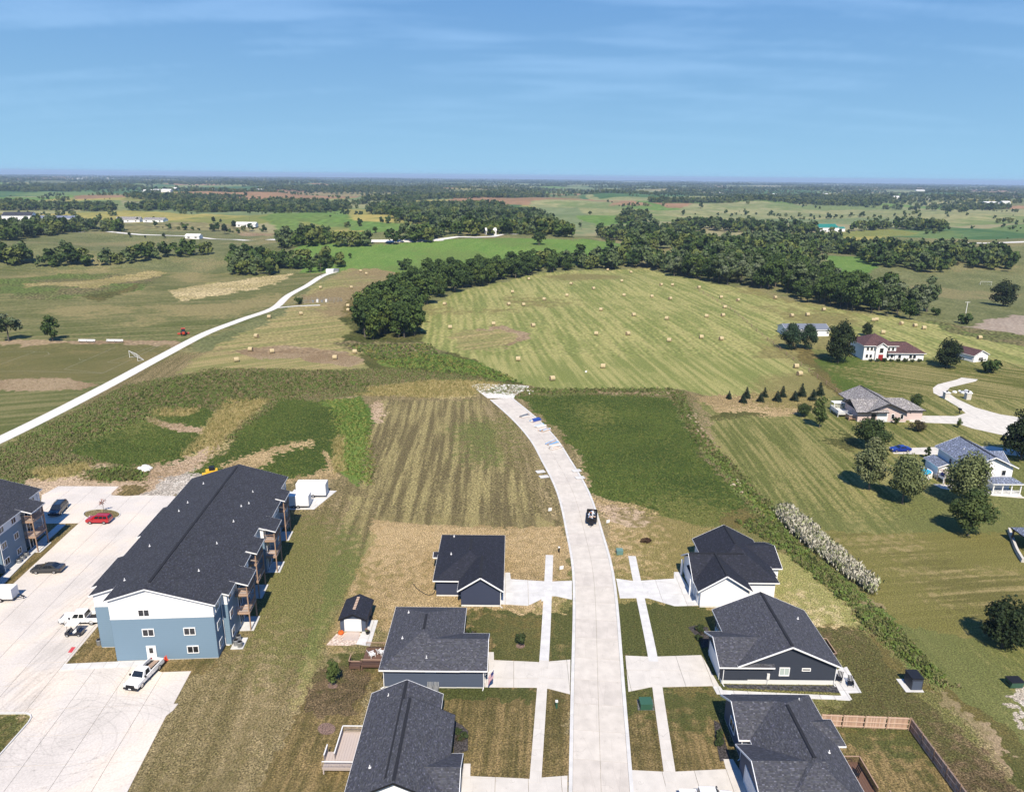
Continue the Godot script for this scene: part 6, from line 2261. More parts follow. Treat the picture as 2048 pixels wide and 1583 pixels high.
func vehicles() -> void:
	M.rubber = paint_mat("tyre rubber", Color(0.012, 0.012, 0.013), 0.9)
	M.rim = paint_mat("alloy", Color(0.55, 0.56, 0.58), 0.35, 0.8)
	M.lamp = paint_mat("headlamp", Color(0.6, 0.62, 0.65), 0.1)
	M.redlamp = paint_mat("tail lamp", Color(0.25, 0.01, 0.01), 0.2)
	var red := paint_mat("red car paint", Color(0.32, 0.006, 0.012), 0.25)
	var dark := paint_mat("dark grey car paint", Color(0.03, 0.032, 0.034), 0.22)
	var night := paint_mat("midnight blue car paint", Color(0.008, 0.010, 0.022), 0.22)
	var blue := paint_mat("bright blue car paint", Color(0.006, 0.022, 0.20), 0.2)
	var wht := paint_mat("white car paint", Color(0.72, 0.72, 0.72), 0.3)
	for m in [red, dark, night, blue, wht]:
		m.clearcoat_enabled = true
		m.clearcoat = 0.8
		m.clearcoat_roughness = 0.08
	car("sport_utility_car", "red sport utility car parked by the planted island", Vector3(-77.1, 0.04, -125.0), 0.0, red, "suv")
	car("sedan", "dark grey sedan parked across the bays of the car park", Vector3(-75.9, 0.04, -107.2), 0.05, dark, "sedan")
	car("minivan", "midnight blue van parked in the shadow of the smaller apartment block", Vector3(-87.3, 0.04, -129.3), 1.75, night, "van")
	car("pickup_truck", "white crew-cab pickup parked beside the blue apartment wall", Vector3(-62.4, 0.04, -93.2), 0.05, wht, "crew")
	car("coupe", "bright blue car on the drive behind the silvery tree", at(1800, 902) + Vector3(0, 0.04, 0), 0.1, blue, "sedan")
	var o := car("pickup_truck", "white pickup with an open black bed backed up to the apartment door", Vector3(-47.35, 0.04, -80.9), -PI / 2 - 0.16 + PI, wht, "single")
	var ld := MB.new()
	for k in 4: ld.bar(Vector3(0.5 + k * 0.1, 0.72 + k * 0.05, -0.5 + k * 0.25), Vector3(2.5, 0.8 + k * 0.06, -0.2 + k * 0.22), 0.08, 0.06)
	put("lumber_load", ld.done(), M.cedar[2], o)
	car("pickup_truck", "white pickup with black bed parked at the fenced house", Vector3(20.9, 0.05, -61.6), PI, wht, "crew")
	cargo_trailer("small white enclosed trailer on the car park", Vector3(-77.5, 0.04, -98.9), PI + 0.05, 3.4, 1.8, 1.6)
	cargo_trailer("shorter white enclosed trailer beside the apartment building", Vector3(-42.2, 0.05, -133.0), 0.03, 5.0, 2.3, 2.1)
	cargo_trailer("taller white enclosed trailer behind the other one", Vector3(-40.6, 0.05, -138.2), 0.03, 6.0, 2.5, 2.4)
	var pd := MB.new()
	pd.slab(PackedVector2Array([Vector2(-45.2, -136.9), Vector2(-45.0, -131.2), Vector2(-38.6, -131.6), Vector2(-36.2, -140.5), Vector2(-45.2, -141.0)]), -0.05, 0.045)
	tag(put("trailer_pad", pd.done(), M.newcon[0]), "", "", "", "structure")
	# golf cart
	o = thing("golf_cart", "dark blue golf cart with a white canopy beside the crew-cab pickup", "golf cart", Vector3(-61.7, 0.04, -90.1), 0.05)
	var b := MB.new()
	sleek(b, [Vector2(-1.2, 0.25), Vector2(1.15, 0.25), Vector2(1.2, 0.7), Vector2(0.5, 0.75), Vector2(0.3, 0.4), Vector2(-0.5, 0.4), Vector2(-0.75, 0.8), Vector2(-1.15, 0.6)], 0.58)
	put("body", b.done(), night, o)
	put("canopy", box_mesh(Vector3(-0.85, 1.78, -0.6), Vector3(0.8, 1.85, 0.6)), M.white, o)
	put("seat", box_mesh(Vector3(0.0, 0.55, -0.5), Vector3(0.5, 0.72, 0.5)), M.found, o)
	put("seat_back", box_mesh(Vector3(0.45, 0.72, -0.5), Vector3(0.56, 1.15, 0.5)), M.found, o)
	var ps := MB.new()
	for s in [-0.54, 0.54]:
		ps.bar(Vector3(-0.75, 0.75, s), Vector3(-0.6, 1.78, s), 0.04, 0.04)
		ps.bar(Vector3(0.7, 0.7, s), Vector3(0.7, 1.78, s), 0.04, 0.04)
	put("canopy_post", ps.done(), M.black, o)
	for x in [-0.8, 0.8]: for s in [-1.0, 1.0]: wheel(o, Vector3(x, 0.22, s * 0.52), 0.22, s)
	# dump trailer full of rubble at the kerb
	var dp := at(1184, 1043)
	o = thing("dump_trailer", "black dump trailer heaped with rubble at the kerb", "trailer", Vector3(dp.x, 0.03, dp.z - 0.6), -PI / 2 - 0.14)
	var t := MB.new()
	t.box(Vector3(-2.1, 0.55, -1.0), Vector3(2.1, 0.65, 1.0))
	t.box(Vector3(-2.1, 0.65, 0.92), Vector3(2.1, 1.35, 1.0))
	t.box(Vector3(-2.1, 0.65, -1.0), Vector3(2.1, 1.35, -0.92))
	t.box(Vector3(-2.1, 0.65, -0.92), Vector3(-2.02, 1.35, 0.92))
	t.box(Vector3(2.02, 0.65, -0.92), Vector3(2.1, 1.35, 0.92))
	put("bed", t.done(), M.black, o)
	for k in 10: put("rib", box_mesh(Vector3(-1.9 + k * 0.4, 0.65, 1.0), Vector3(-1.82 + k * 0.4, 1.3, 1.05)), M.black, o)
	var dbm := MB.new()
	dbm.bar(Vector3(2.1, 0.5, 0.5), Vector3(3.3, 0.5, 0), 0.1, 0.1)
	dbm.bar(Vector3(2.1, 0.5, -0.5), Vector3(3.3, 0.5, 0), 0.1, 0.1)
	put("drawbar", dbm.done(), M.black, o)
	put("tool_box", box_mesh(Vector3(2.3, 0.55, -0.5), Vector3(2.8, 0.95, 0.5)), M.black, o)
	for x in [-0.5, 0.4]: for s in [-1.0, 1.0]: wheel(o, Vector3(x, 0.38, s * 0.9), 0.38, s)
	var r := RandomNumberGenerator.new()
	r.seed = 19
	var rub := [M.found, M.cedar[0], M.whitewall, M.steelgrey, paint_mat("orange plastic", Color(0.5, 0.16, 0.05), 0.6), paint_mat("pale blue wrap", Color(0.25, 0.34, 0.5), 0.6)]
	for k in 26:
		var q := MB.new()
		var s := Vector3(r.randf_range(0.15, 0.5), r.randf_range(0.08, 0.22), r.randf_range(0.12, 0.35))
		q.box(-s / 2, s / 2, Transform3D(Basis.from_euler(Vector3(r.randfn() * 0.4, r.randf() * TAU, r.randfn() * 0.4)), Vector3(r.randf_range(-1.6, 1.6), 1.05 + r.randf() * 0.35, r.randf_range(-0.65, 0.65))))
		put("rubble", q.done(), rub[r.randi() % 6], o)
	# tractor mowing by the track
	var tp := on_land(367, 670)
	o = thing("tractor", "orange tractor with a dark cab mowing beside the gravel track", "tractor", tp, 2.0)
	var org := paint_mat("orange tractor paint", Color(0.42, 0.05, 0.02), 0.5)
	put("bonnet", box_mesh(Vector3(-2.1, 0.8, -0.45), Vector3(-0.3, 1.5, 0.45)), org, o)
	put("chassis", box_mesh(Vector3(-2.0, 0.5, -0.35), Vector3(1.2, 0.82, 0.35)), M.black, o)
	cabin(o, -0.4, 1.2, -0.2, 1.1, 1.1, 2.6, 0.75, 0.65, M.black, [[0.08, 0.92]])
	put("canopy", box_mesh(Vector3(-0.4, 2.66, -0.8), Vector3(1.3, 2.78, 0.8)), org, o)
	for s in [-1.0, 1.0]:
		wheel(o, Vector3(0.9, 0.8, s * 0.95), 0.8, s)
		wheel(o, Vector3(-1.6, 0.45, s * 0.75), 0.45, s)
	put("mower_deck", box_mesh(Vector3(1.5, 0.15, -2.2), Vector3(3.2, 0.5, 2.2)), org, o)
# ---------- garden trees, bales, poles and the small things ----------
var nominal := {"maple0": 12.0, "maple1": 11.2, "green0": 9.8, "green1": 9.0, "dark0": 11.5, "young0": 5.6, "shrub0": 1.5, "red0": 2.8, "spruce0": 4.2, "spruce1": 3.3, "pine0": 11.0, "arbor0": 4.6, "oak0": 13.0, "oak1": 14.0, "cedar0": 8.0, "bush0": 4.0, "far0": 12.5, "yellow0": 8.5, "olive0": 12.5}
func tall(base: Vector3, px: float, py: float) -> float:
	var d := ray(px, py)
	return EYE_H + d.y * (base.z / d.z) - base.y

func tree_px(called: String, kind: String, label: String, bx: float, by: float, ty: float, wide := 1.0, group := "") -> void:
	var p := on_land(bx, by)
	var h := tall(p, bx, ty)
	var s: float = h / nominal[kind]
	var t := tree(called, kind, label, p, s, bx * 0.37, group)
	t.scale = Vector3(s * wide, s, s * wide)

func garden_trees() -> void:
	tree_px("silver_maple", "maple0", "tall silvery green maple on the lawn beside the pool, away from the pool deck", 1738, 979, 872, 0.86)
	tree_px("silver_maple", "maple1", "silvery green maple directly beside the pool deck", 1804.5, 1007, 900, 0.78)
	tree_px("garden_tree", "green0", "full dark green tree on the open lawn below the white porch house", 1937, 1070, 975, 1.0)
	tree_px("garden_tree", "maple1", "olive green tree in front of the two-storey white house wall", 1932, 1012, 900, 0.9)
	tree_px("garden_tree", "green1", "broad bluish green tree between blue car and blush house", 1738, 899, 836, 1.05)
	tree_px("garden_tree", "dark0", "big dark tree beside the drive of the two-storey white house", 2042, 918, 815, 1.0)
	tree_px("garden_tree", "green0", "small round tree on the lawn between drive and turning circle", 1831, 818, 785, 1.05)
	tree_px("sapling", "young0", "thin sapling at the rim of the turning circle", 1916.5, 855, 834)
	tree_px("garden_tree", "young0", "pale green upright tree beside the white railed deck", 1639, 855, 788, 0.9)
	tree_px("garden_tree", "green1", "small dark tree behind the pale green upright tree", 1608, 833, 806, 1.1)
	var sp := [[1458, 797, 781], [1486, 805, 786], [1493, 795, 773], [1521, 803, 785], [1529, 793, 774], [1554, 802, 781], [1565, 793, 771], [1589, 801, 781], [1603, 792, 766], [1626, 800, 778], [1639, 790, 764]]
	for k in sp.size():
		tree_px("spruce", "spruce%d" % (k % 2), "young dark spruce in the double row at the hay field edge" if k else "young spruce standing alone at the end of the double row", sp[k][0], sp[k][1], sp[k][2], 1.0, "double row of spruces")
	tree_px("pine", "pine0", "dense blue green pine in front of the metal barn, beside the fence", 1580, 699, 640, 0.85)
	tree_px("pine", "pine0", "dense pine between the metal barn and the dark broadleaf tree", 1616, 699, 642, 0.72)
	tree_px("garden_tree", "dark0", "big dark tree at the corner of the maroon-roofed house", 1676, 725, 636, 0.85)
	tree_px("garden_tree", "dark0", "dark tree behind the maroon roof", 1734, 672, 642, 0.9)
	tree_px("garden_tree", "dark0", "round dark tree shading the curving drive", 1893, 735, 672, 1.05)
	tree_px("garden_bush", "bush0", "spreading dark bush beyond the curving drive", 1976, 746, 714, 1.0)
	tree_px("garden_bush", "red0", "reddish bush beside the blush house drive", 1834, 860, 836, 1.0)
	tree_px("garden_bush", "shrub0", "green shrub against the blush house wall", 1793, 848, 832, 0.7)
	tree_px("arborvitae", "arbor0", "narrow column of arborvitae beside the white house", 1854, 917, 888, 1.0)
	tree_px("garden_bush", "dark0", "wide dark evergreen bush on the striped lawn", 2004, 1294, 1192, 0.95)
	tree_px("garden_bush", "dark0", "narrower dark evergreen bush beside the wide evergreen bush", 2052, 1290, 1200, 0.9)
	tree_px("field_tree", "dark0", "rounded dark tree beside the far football goal", 2006, 612, 557, 1.2)
	tree_px("field_bush", "bush0", "round green bush below the utility pole", 1932, 648, 625, 1.1)
	tree_px("field_bush", "bush0", "loose green bush at the end of the hedgerow", 1871, 630, 613, 1.1)
	tree_px("field_tree", "olive0", "pale-trunked grey green tree beside the football pitch", 17, 682, 621, 1.1)
	tree_px("field_tree", "oak0", "dark round tree beside the football pitch benches", 105, 682, 631, 1.0)
	tree_px("sapling", "young0", "young leafy tree in the back yard beside the slate house", 665, 1370, 1316, 0.9)
	tree_px("garden_bush", "shrub0", "small round tree in a mulch ring on the front lawn", 1041, 1289, 1266, 0.8)
	tree_px("field_bush", "bush0", "round dark bush at the edge of the green hill", 809, 540, 514, 1.0)
	tree_px("field_bush", "yellow0", "grey brown bush at the edge of the west meadow", 795, 556, 543, 1.4)
	tree_px("field_tree", "oak1", "dark clump of trees standing alone on the green hill", 1078, 490, 462, 1.3)
	tree_px("field_bush", "bush0", "dark bush beside the small fenced enclosure", 598, 608, 592, 1.0)
	# trees dotted over the far pasture and round the farmhouses
	var past := [[1401, 417, 404], [1365, 431, 418], [1391, 430, 425], [1435, 432, 424], [1463, 434, 425], [1544, 429, 419], [1572, 430, 425], [1655, 431, 424], [1683, 438, 429], [1701, 434, 423], [1720, 434, 423], [1749, 436, 427], [1788, 433, 425], [1811, 436, 427], [1838, 435, 424], [1896, 435, 427], [1935, 432, 424], [1989, 438, 429], [2033, 451, 442], [2006, 456, 445]]
	for q in past: tree_px("pasture_tree", "far0", "single round tree dotted over the far pasture", q[0], q[1], q[2], 1.0, "trees dotted over the pasture")
	var yard := [[424, 463, 445], [450, 468, 444], [468, 457, 438], [427, 446, 431], [441, 446, 436], [223, 443, 433], [238, 445, 431], [275, 444, 433], [308, 444, 431], [259, 474, 462], [290, 476, 469], [328, 477, 464], [74, 441, 431], [108, 441, 430], [125, 440, 432], [134, 440, 433]]
	for q in yard: tree_px("yard_conifer", "cedar0", "small dark conifer round the distant houses by the highway", q[0], q[1], q[2], 1.0, "conifers round the distant houses")
	var rd := [[505, 527, 518], [620, 545, 520], [640, 543, 520], [660, 541, 522], [675, 520, 504], [700, 516, 505], [722, 492, 478], [676, 478, 463], [750, 466, 452], [700, 472, 462], [1205, 462, 452], [1160, 454, 444], [1250, 446, 436], [1240, 441, 430], [1180, 430, 421], [560, 484, 470], [600, 482, 468], [615, 476, 462]]
	for q in rd: tree_px("hedge_tree", "oak1", "dark hedgerow tree along the far fields", q[0], q[1], q[2], 1.15, "hedgerow trees")

func bales() -> void:
	var straw := concrete("straw", 60, Color(0.40, 0.33, 0.20), 0.28, 1.2)
	var ends := concrete("straw end", 61, Color(0.27, 0.20, 0.12), 0.3, 0.8)
	var b := MB.new()
	b.lathe([Vector2(0.76, -0.76), Vector2(0.82, -0.7), Vector2(0.84, -0.25), Vector2(0.83, 0.3), Vector2(0.82, 0.7), Vector2(0.76, 0.76)], 18)
	var roll := b.done()
	var e := MB.new()
	for s in [-1.0, 1.0]:
		var pr := [Vector2(0.76, 0.76), Vector2(0.6, 0.80), Vector2(0.55, 0.765), Vector2(0.4, 0.80), Vector2(0.35, 0.765), Vector2(0.15, 0.79), Vector2(0.0, 0.77)]
		if s < 0:
			for k in pr.size(): pr[k] = Vector2(pr[k].x, -pr[k].y)
			pr.reverse()
		e.lathe(pr, 18)
	var end := e.done()
	var first: Node3D = null
	var c2 := [207, 647, 240, 663, 152, 744, 505, 655, 135, 852, 137, 878, 181, 933, 700, 842, 1097, 770, 1074, 842, 1161, 846, 1192, 694, 1283, 814, 1416, 791, 1440, 722, 1571, 750, 1655, 640, 1790, 654, 1737, 706, 1750, 790, 1615, 875, 1806, 906, 1913, 797, 1967, 728, 2034, 729, 2020, 810, 2000, 927, 732, 979, 986, 959, 1218, 968, 1587, 1017, 1772, 1017, 2014, 1056]
	var c3 := [147, 744, 276, 802, 375, 819, 297, 860, 192, 914, 286, 908, 160, 1037, 276, 1047, 592, 804, 689, 910, 782, 905, 876, 875, 1168, 937, 1184, 934, 1330, 957, 1410, 969, 1463, 983, 1224, 1010, 1788, 1040]
	var c5 := [1130, 345, 1627, 388, 1330, 460, 58, 336, 174, 302]
	var c4 := [1500, 211, 1466, 290, 1590, 301, 1383, 351, 1575, 98, 1759, 78]
	var c6 := [715, 386, 735, 430]
	var spots := []
	for k in range(0, c2.size(), 2): spots.append([650 + c2[k] * 0.3418, 322.5 + c2[k + 1] * 0.3418])
	for k in range(0, c3.size(), 2): spots.append([1348 + c3[k] * 0.3418, 322.5 + c3[k + 1] * 0.3418])
	for k in range(0, c5.size(), 2): spots.append([650 + c5[k] * 0.3418, 603.5 + c5[k + 1] * 0.3418])
	for k in range(0, c4.size(), 2): spots.append([c4[k] * 0.3418, 603.0 + c4[k + 1] * 0.3418])
	for k in range(0, c6.size(), 2): spots.append([1348 + c6[k] * 0.3418, 604.0 + c6[k + 1] * 0.3418])
	spots.append([641, 577])
	var r := RandomNumberGenerator.new()
	r.seed = 88
	for i in spots.size():
		var p := on_land(spots[i][0], spots[i][1])
		p.y += 0.8
		var west: bool = spots[i][0] < 770
		var lab := "round straw-coloured hay bale lying on the hay field"
		if west: lab = "round hay bale on the brownish meadow beside the gravel track"
		elif spots[i][0] > 1580 and spots[i][1] > 700: lab = "round hay bale lying against the pasture fence"
		var grp := "bales on the west meadow" if west else "bales on the hay field"
		var o := thing("hay_bale", lab, "hay bale", p, 0.0, grp)
		o.rotation = Vector3(0, r.randf_range(-0.5, 0.6), PI / 2)
		put("roll", roll, straw, o)
		put("end", end, ends, o)

func pole(label: String, px: float, py: float, ty: float, r: float, mat: Material, arm := true, called := "utility_pole", group := "") -> void:
	var p := on_land(px, py)
	var h := tall(p, px, ty)
	var o := thing(called, label, "pole", p, 0.0, group)
	var b := MB.new()
	b.tube([Vector3(0, -0.2, 0), Vector3(0, h, 0)], [r, r * 0.75], 7)
	put("shaft", b.done(), mat, o)
	if arm:
		put("crossarm", box_mesh(Vector3(-1.2, h * 0.94, -0.06), Vector3(1.2, h * 0.94 + 0.14, 0.06)), mat, o)
		for k in 3: put("insulator", box_mesh(Vector3(-1.1 + k * 1.05, h * 0.94 + 0.14, -0.05), Vector3(-1.0 + k * 1.05, h * 0.94 + 0.3, 0.05)), M.found, o)

func goal(label: String, p: Vector3, turn: float, s := 1.0) -> void:
	var o := thing("football_goal", label, "goal", p, turn)
	var b := MB.new()
	var w := 3.66 * s
	var h := 2.44 * s
	var d := 2.0 * s
	for x in [-w, w]:
		b.tube([Vector3(x, 0, 0), Vector3(x, h, 0)], [0.07, 0.07], 6)
		b.tube([Vector3(x, 0.05, 0), Vector3(x, 0.05, -d)], [0.05, 0.05], 6)
		b.tube([Vector3(x, h, 0), Vector3(x, 0.05, -d)], [0.05, 0.05], 6)
	b.tube([Vector3(-w, h, 0), Vector3(w, h, 0)], [0.07, 0.07], 6)
	b.tube([Vector3(-w, 0.05, -d), Vector3(w, 0.05, -d)], [0.05, 0.05], 6)
	put("frame", b.done(), M.white, o)
	var n := MB.new()
	for k in 12:
		var x := -w + 2.0 * w * k / 11.0
		n.bar(Vector3(x, h, 0), Vector3(x, 0.05, -d), 0.012, 0.012)
	for k in 6: n.bar(Vector3(-w, h * (1 - k / 6.0), -d * k / 6.0), Vector3(w, h * (1 - k / 6.0), -d * k / 6.0), 0.012, 0.012)
	put("net", n.done(), M.white, o)

func utility_box(label: String, p: Vector3, s: Vector3, mat: Material, called := "utility_box", group := "") -> void:
	var o := thing(called, label, "utility box", p, 0.05, group)
	var b := MB.new()
	b.box(Vector3(-s.x / 2, -0.05, -s.z / 2), Vector3(s.x / 2, s.y * 0.85, s.z / 2))
	put("cabinet", b.done(), mat, o)
	var t := MB.new()
	t.poly([Vector3(-s.x / 2 - 0.03, s.y * 0.86, s.z / 2 + 0.03), Vector3(s.x / 2 + 0.03, s.y * 0.86, s.z / 2 + 0.03), Vector3(s.x / 2 + 0.03, s.y, -s.z / 2), Vector3(-s.x / 2 - 0.03, s.y, -s.z / 2)])
	t.poly([Vector3(s.x / 2 + 0.03, s.y * 0.86, s.z / 2 + 0.03), Vector3(s.x / 2 + 0.03, s.y * 0.8, s.z / 2 + 0.03), Vector3(s.x / 2 + 0.03, s.y * 0.8, -s.z / 2), Vector3(s.x / 2 + 0.03, s.y, -s.z / 2)])
	t.poly([Vector3(-s.x / 2 - 0.03, s.y * 0.8, s.z / 2 + 0.03), Vector3(-s.x / 2 - 0.03, s.y * 0.86, s.z / 2 + 0.03), Vector3(-s.x / 2 - 0.03, s.y, -s.z / 2), Vector3(-s.x / 2 - 0.03, s.y * 0.8, -s.z / 2)])
	t.poly([Vector3(-s.x / 2 - 0.03, s.y * 0.8, s.z / 2 + 0.03), Vector3(s.x / 2 + 0.03, s.y * 0.8, s.z / 2 + 0.03), Vector3(s.x / 2 + 0.03, s.y * 0.86, s.z / 2 + 0.03), Vector3(-s.x / 2 - 0.03, s.y * 0.86, s.z / 2 + 0.03)])
	put("lid", t.done(), mat, o)

func chair(label: String, p: Vector3, turn: float, mat: Material, group := "") -> void:
	var o := thing("garden_chair", label, "chair", p, turn, group)
	put("seat", box_mesh(Vector3(-0.35, 0.32, -0.35), Vector3(0.35, 0.4, 0.35)), mat, o)
	for k in 4:
		var b := MB.new()
		b.obox(Vector3(-0.27 + k * 0.18, 0.38, -0.36), Vector3(0.055, 0, 0), Vector3(0, 0, 0.02), Vector3(0, 0.7, -0.28))
		put("back_slat", b.done(), mat, o)
	for x in [-0.32, 0.32]:
		for z in [-0.3, 0.3]: put("leg", box_mesh(Vector3(x - 0.03, 0, z - 0.03), Vector3(x + 0.03, 0.32, z + 0.03)), mat, o)
		put("arm", box_mesh(Vector3(x - 0.05, 0.55, -0.35), Vector3(x + 0.05, 0.6, 0.38)), mat, o)

func shape_mesh(prof: Array, k: int) -> ArrayMesh:
	var b := MB.new()
	b.lathe(prof, k)
	return b.done()

func details() -> void:
	var green := paint_mat("green utility paint", Color(0.03, 0.085, 0.055), 0.5)
	# poles
	pole("pale utility pole with a crossarm at the edge of the bare plot", 1932, 626, 603, 0.2, M.found)
	for q in [[500, 452, 434], [1163, 459, 441], [1273, 449, 434], [171, 447, 435], [642, 552, 527], [1115, 468, 453], [1657 + 140, 488, 473], [1922, 486, 470], [735, 481, 466]]:
		pole("thin utility pole beside the distant highway", q[0], q[1], q[2], 0.16, M.bark, true, "utility_pole", "poles along the highway")
	# football pitch
	goal("white football goal with net beside the gravel track", on_land(267, 718), -0.75)
	goal("white football goal far off on the brown slope", on_land(1972, 570), -0.05)
	for q in [[173, 684], [229, 684]]:
		var o := thing("bench", "long white bench beside the football pitch", "bench", on_land(q[0], q[1]), 0.0, "white benches")
		put("seat", box_mesh(Vector3(-3.2, 0.42, -0.2), Vector3(3.2, 0.5, 0.25)), M.white, o)
		put("backrest", box_mesh(Vector3(-3.2, 0.6, -0.3), Vector3(3.2, 1.1, -0.22)), M.white, o)
		for x in [-2.8, 0.0, 2.8]: put("leg", box_mesh(Vector3(x - 0.05, -0.05, -0.25), Vector3(x + 0.05, 0.85, 0.2)), M.steelgrey, o)
	M.chalk = paint_mat("worn chalk line", Color(0.32, 0.31, 0.25), 0.95)
	var lines := [[[128, 738, 200, 745, 205, 746, 320, 690]], [[128, 738, 230, 694]], [[0, 728, 70, 703]], [[215, 724, 315, 690]], [[215, 724, 238, 726]], [[158, 716, 160, 720, 172, 720]], [[-60, 743, 60, 742, 205, 746]], [[-20, 704, 60, 702, 95, 704, 98, 708, 88, 712]]]
	for l in lines:
		var pts := []
		for k in range(0, l[0].size(), 2): pts.append(on_land(l[0][k], l[0][k + 1]))
		var full := []
		for k in pts.size() - 1:
			for j in 8: full.append(pts[k].lerp(pts[k + 1], j / 8.0))
		full.append(pts[-1])
		ribbon("pitch_marking", full, 0.08, 0.02, M.chalk)
	# small fenced enclosure and well equipment on the track
	var ec := on_land(640, 604)
	var o := thing("fenced_enclosure", "small grey mesh enclosure with equipment by the gravel track", "enclosure", ec, 0.15)
	for k in 22:
		var an := TAU * k / 22.0
		put("post", box_mesh(Vector3(cos(an) * 11 - 0.06, -0.1, sin(an) * 4 - 0.06), Vector3(cos(an) * 11 + 0.06, 1.9, sin(an) * 4 + 0.06)), M.steelgrey, o)
		var bn := TAU * (k + 1) / 22.0
		var b := MB.new()
		for y in [0.3, 1.0, 1.7]: b.bar(Vector3(cos(an) * 11, y, sin(an) * 4), Vector3(cos(bn) * 11, y, sin(bn) * 4), 0.03, 0.05)
		put("rail", b.done(), M.steelgrey, o)
	for k in 4: put("equipment", box_mesh(Vector3(-4 + k * 2.2, -0.1, -1.0), Vector3(-3 + k * 2.2, 0.9 + 0.5 * (k % 2), 0.6)), M.found if k % 2 else M.steelgrey, o)
	utility_box("white equipment cabinet at the end of the gravel track", on_land(660, 545), Vector3(5, 2.4, 3), M.found)
	utility_box("grey tank cabinet beside the white cabinet on the track", on_land(672, 543), Vector3(4, 2.0, 3), M.steelgrey)
	# along the street
	utility_box("green transformer box in a rock bed on the verge", at(1291, 1413), Vector3(1.5, 1.0, 1.2), green)
	var rb := MB.new()
	rb.slab(px_poly([1274, 1398, 1306, 1398, 1309, 1420, 1276, 1420]), -0.05, 0.025)
	tag(put("rock_bed", rb.done(), concrete("grey rock mulch", 22, Color(0.10, 0.10, 0.10), 0.5, 2.0)), "square rock bed under the green transformer box", "rock bed")
	utility_box("small green utility box at the tan grass beside the street", at(1239, 1107), Vector3(1.1, 0.9, 0.9), paint_mat("pale green utility paint", Color(0.10, 0.19, 0.17), 0.5))
	for q in [[1118, 1104, "dark post box beside the far end of the new sidewalk"], [1113, 1415, "pale green marker post on the verge opposite the transformer box"]]:
		var m := thing("marker_post", q[2], "post", at(q[0], q[1]))
		put("shaft", box_mesh(Vector3(-0.12, -0.05, -0.12), Vector3(0.12, 0.9, 0.12)), green if q[1] > 1200 else M.black, m)
		put("cap", box_mesh(Vector3(-0.16, 0.9, -0.16), Vector3(0.16, 1.05, 0.16)), M.found, m)
	for q in [[1123, 1139, "white sign lying by the kerb near the navy house drive"], [1087, 1202, "white box beside the navy house drive"], [1100, 1022, "small white marker on the dry grass left of the street"], [1216, 1046, "white bag on the bare soil beside the dump trailer"], [1172, 745, "white panel on the weeds at the edge of the hay field"]]:
		var m := thing("white_marker", q[2], "marker", at(q[0], q[1]), 0.4)
		put("panel", box_mesh(Vector3(-0.35, 0.1, -0.04), Vector3(0.35, 0.7, 0.04)), M.white, m)
		put("stake", box_mesh(Vector3(-0.03, -0.05, -0.03), Vector3(0.03, 0.12, 0.03)), M.bark, m)
	for q in [[1081, 944], [1088, 954], [1153, 942], [1160, 956]]:
		var m := thing("storm_inlet", "white concrete storm drain inlet at the kerb", "drain", at(q[0], q[1]), 0.3, "storm drain inlets")
		put("lid", box_mesh(Vector3(-1.0, 0.12, -0.7), Vector3(1.0, 0.2, 0.7)), M.newcon[0], m)
		put("box", box_mesh(Vector3(-0.9, -0.1, -0.6), Vector3(0.9, 0.12, 0.6)), M.newcon[1], m)
	# building materials along the kerb
	var r := RandomNumberGenerator.new()
	r.seed = 5
	var bl := paint_mat("blue tarpaulin", Color(0.02, 0.06, 0.28), 0.6)
	var sky := paint_mat("light blue wrap", Color(0.15, 0.35, 0.62), 0.5)
	var pls := [[1050, 833, "stack of grey steel bars on the pavement edge", M.steelgrey, 3], [1071, 842, "pallet of boards under a blue tarpaulin", bl, 2], [1081, 853, "pallet of pale boards behind the tarpaulin pallet", M.found, 2], [1090, 861, "low stack of mixed boards and a white panel", M.cedar[2], 4], [1104, 887, "bundle of light blue wrapped insulation", sky, 3], [1111, 896, "heap of wrapped bundles and scrap beside the insulation", M.found, 5]]
	for q in pls:
		var m := thing("material_stack", q[2], "building materials", at(q[0], q[1]) + Vector3(0, 0.03, 0), 0.65)
		put("pallet", box_mesh(Vector3(-1.6, 0.0, -0.7), Vector3(1.6, 0.14, 0.7)), M.deck, m)
		for k in 4 + q[4]:
			var b := MB.new()
			b.box(Vector3(-1.5, 0, -0.12), Vector3(1.5, 0.16, 0.12), Transform3D(Basis(Vector3.UP, r.randfn() * 0.06 * q[4]), Vector3(r.randfn() * 0.2, 0.14 + 0.17 * (k / 4), -0.45 + 0.3 * (k % 4))))
			put("board", b.done(), q[3] if r.randf() < 0.65 else [M.found, M.cedar[2], sky][r.randi() % 3], m)
		if q[3] == bl:
			var tb := MB.new()
			sleek(tb, [Vector2(-0.9, 0.14), Vector2(1.5, 0.14), Vector2(1.4, 0.72), Vector2(-0.8, 0.66)], 0.62, 0.14, 0.12)
			put("tarpaulin", tb.done(), bl, m)
	# slabs of rubble by the end of the street
	for k in 10:
		var p := at(1040 + r.randf_range(-8, 26), 776 + r.randf_range(-4, 12))
		var m := thing("rubble_block", "broken block of pale concrete at the end of the street", "rubble", p, r.randf() * TAU, "rubble at the street end")
		var b := MB.new()
		var s := r.randf_range(0.2, 0.45)
		b.box(Vector3(-s, -0.1, -s * 0.6), Vector3(s, s * 0.4, s * 0.6), Transform3D(Basis.from_euler(Vector3(r.randfn() * 0.2, 0, r.randfn() * 0.2)), Vector3.ZERO))
		put("block", b.done(), M.gravel, m)
	# shed corner
	var por := paint_mat("pumpkin", Color(0.55, 0.10, 0.01), 0.6)
	var pk := thing("pumpkin", "big orange pumpkin beside the shed door", "pumpkin", Vector3(-24.1, 0, -90.9))
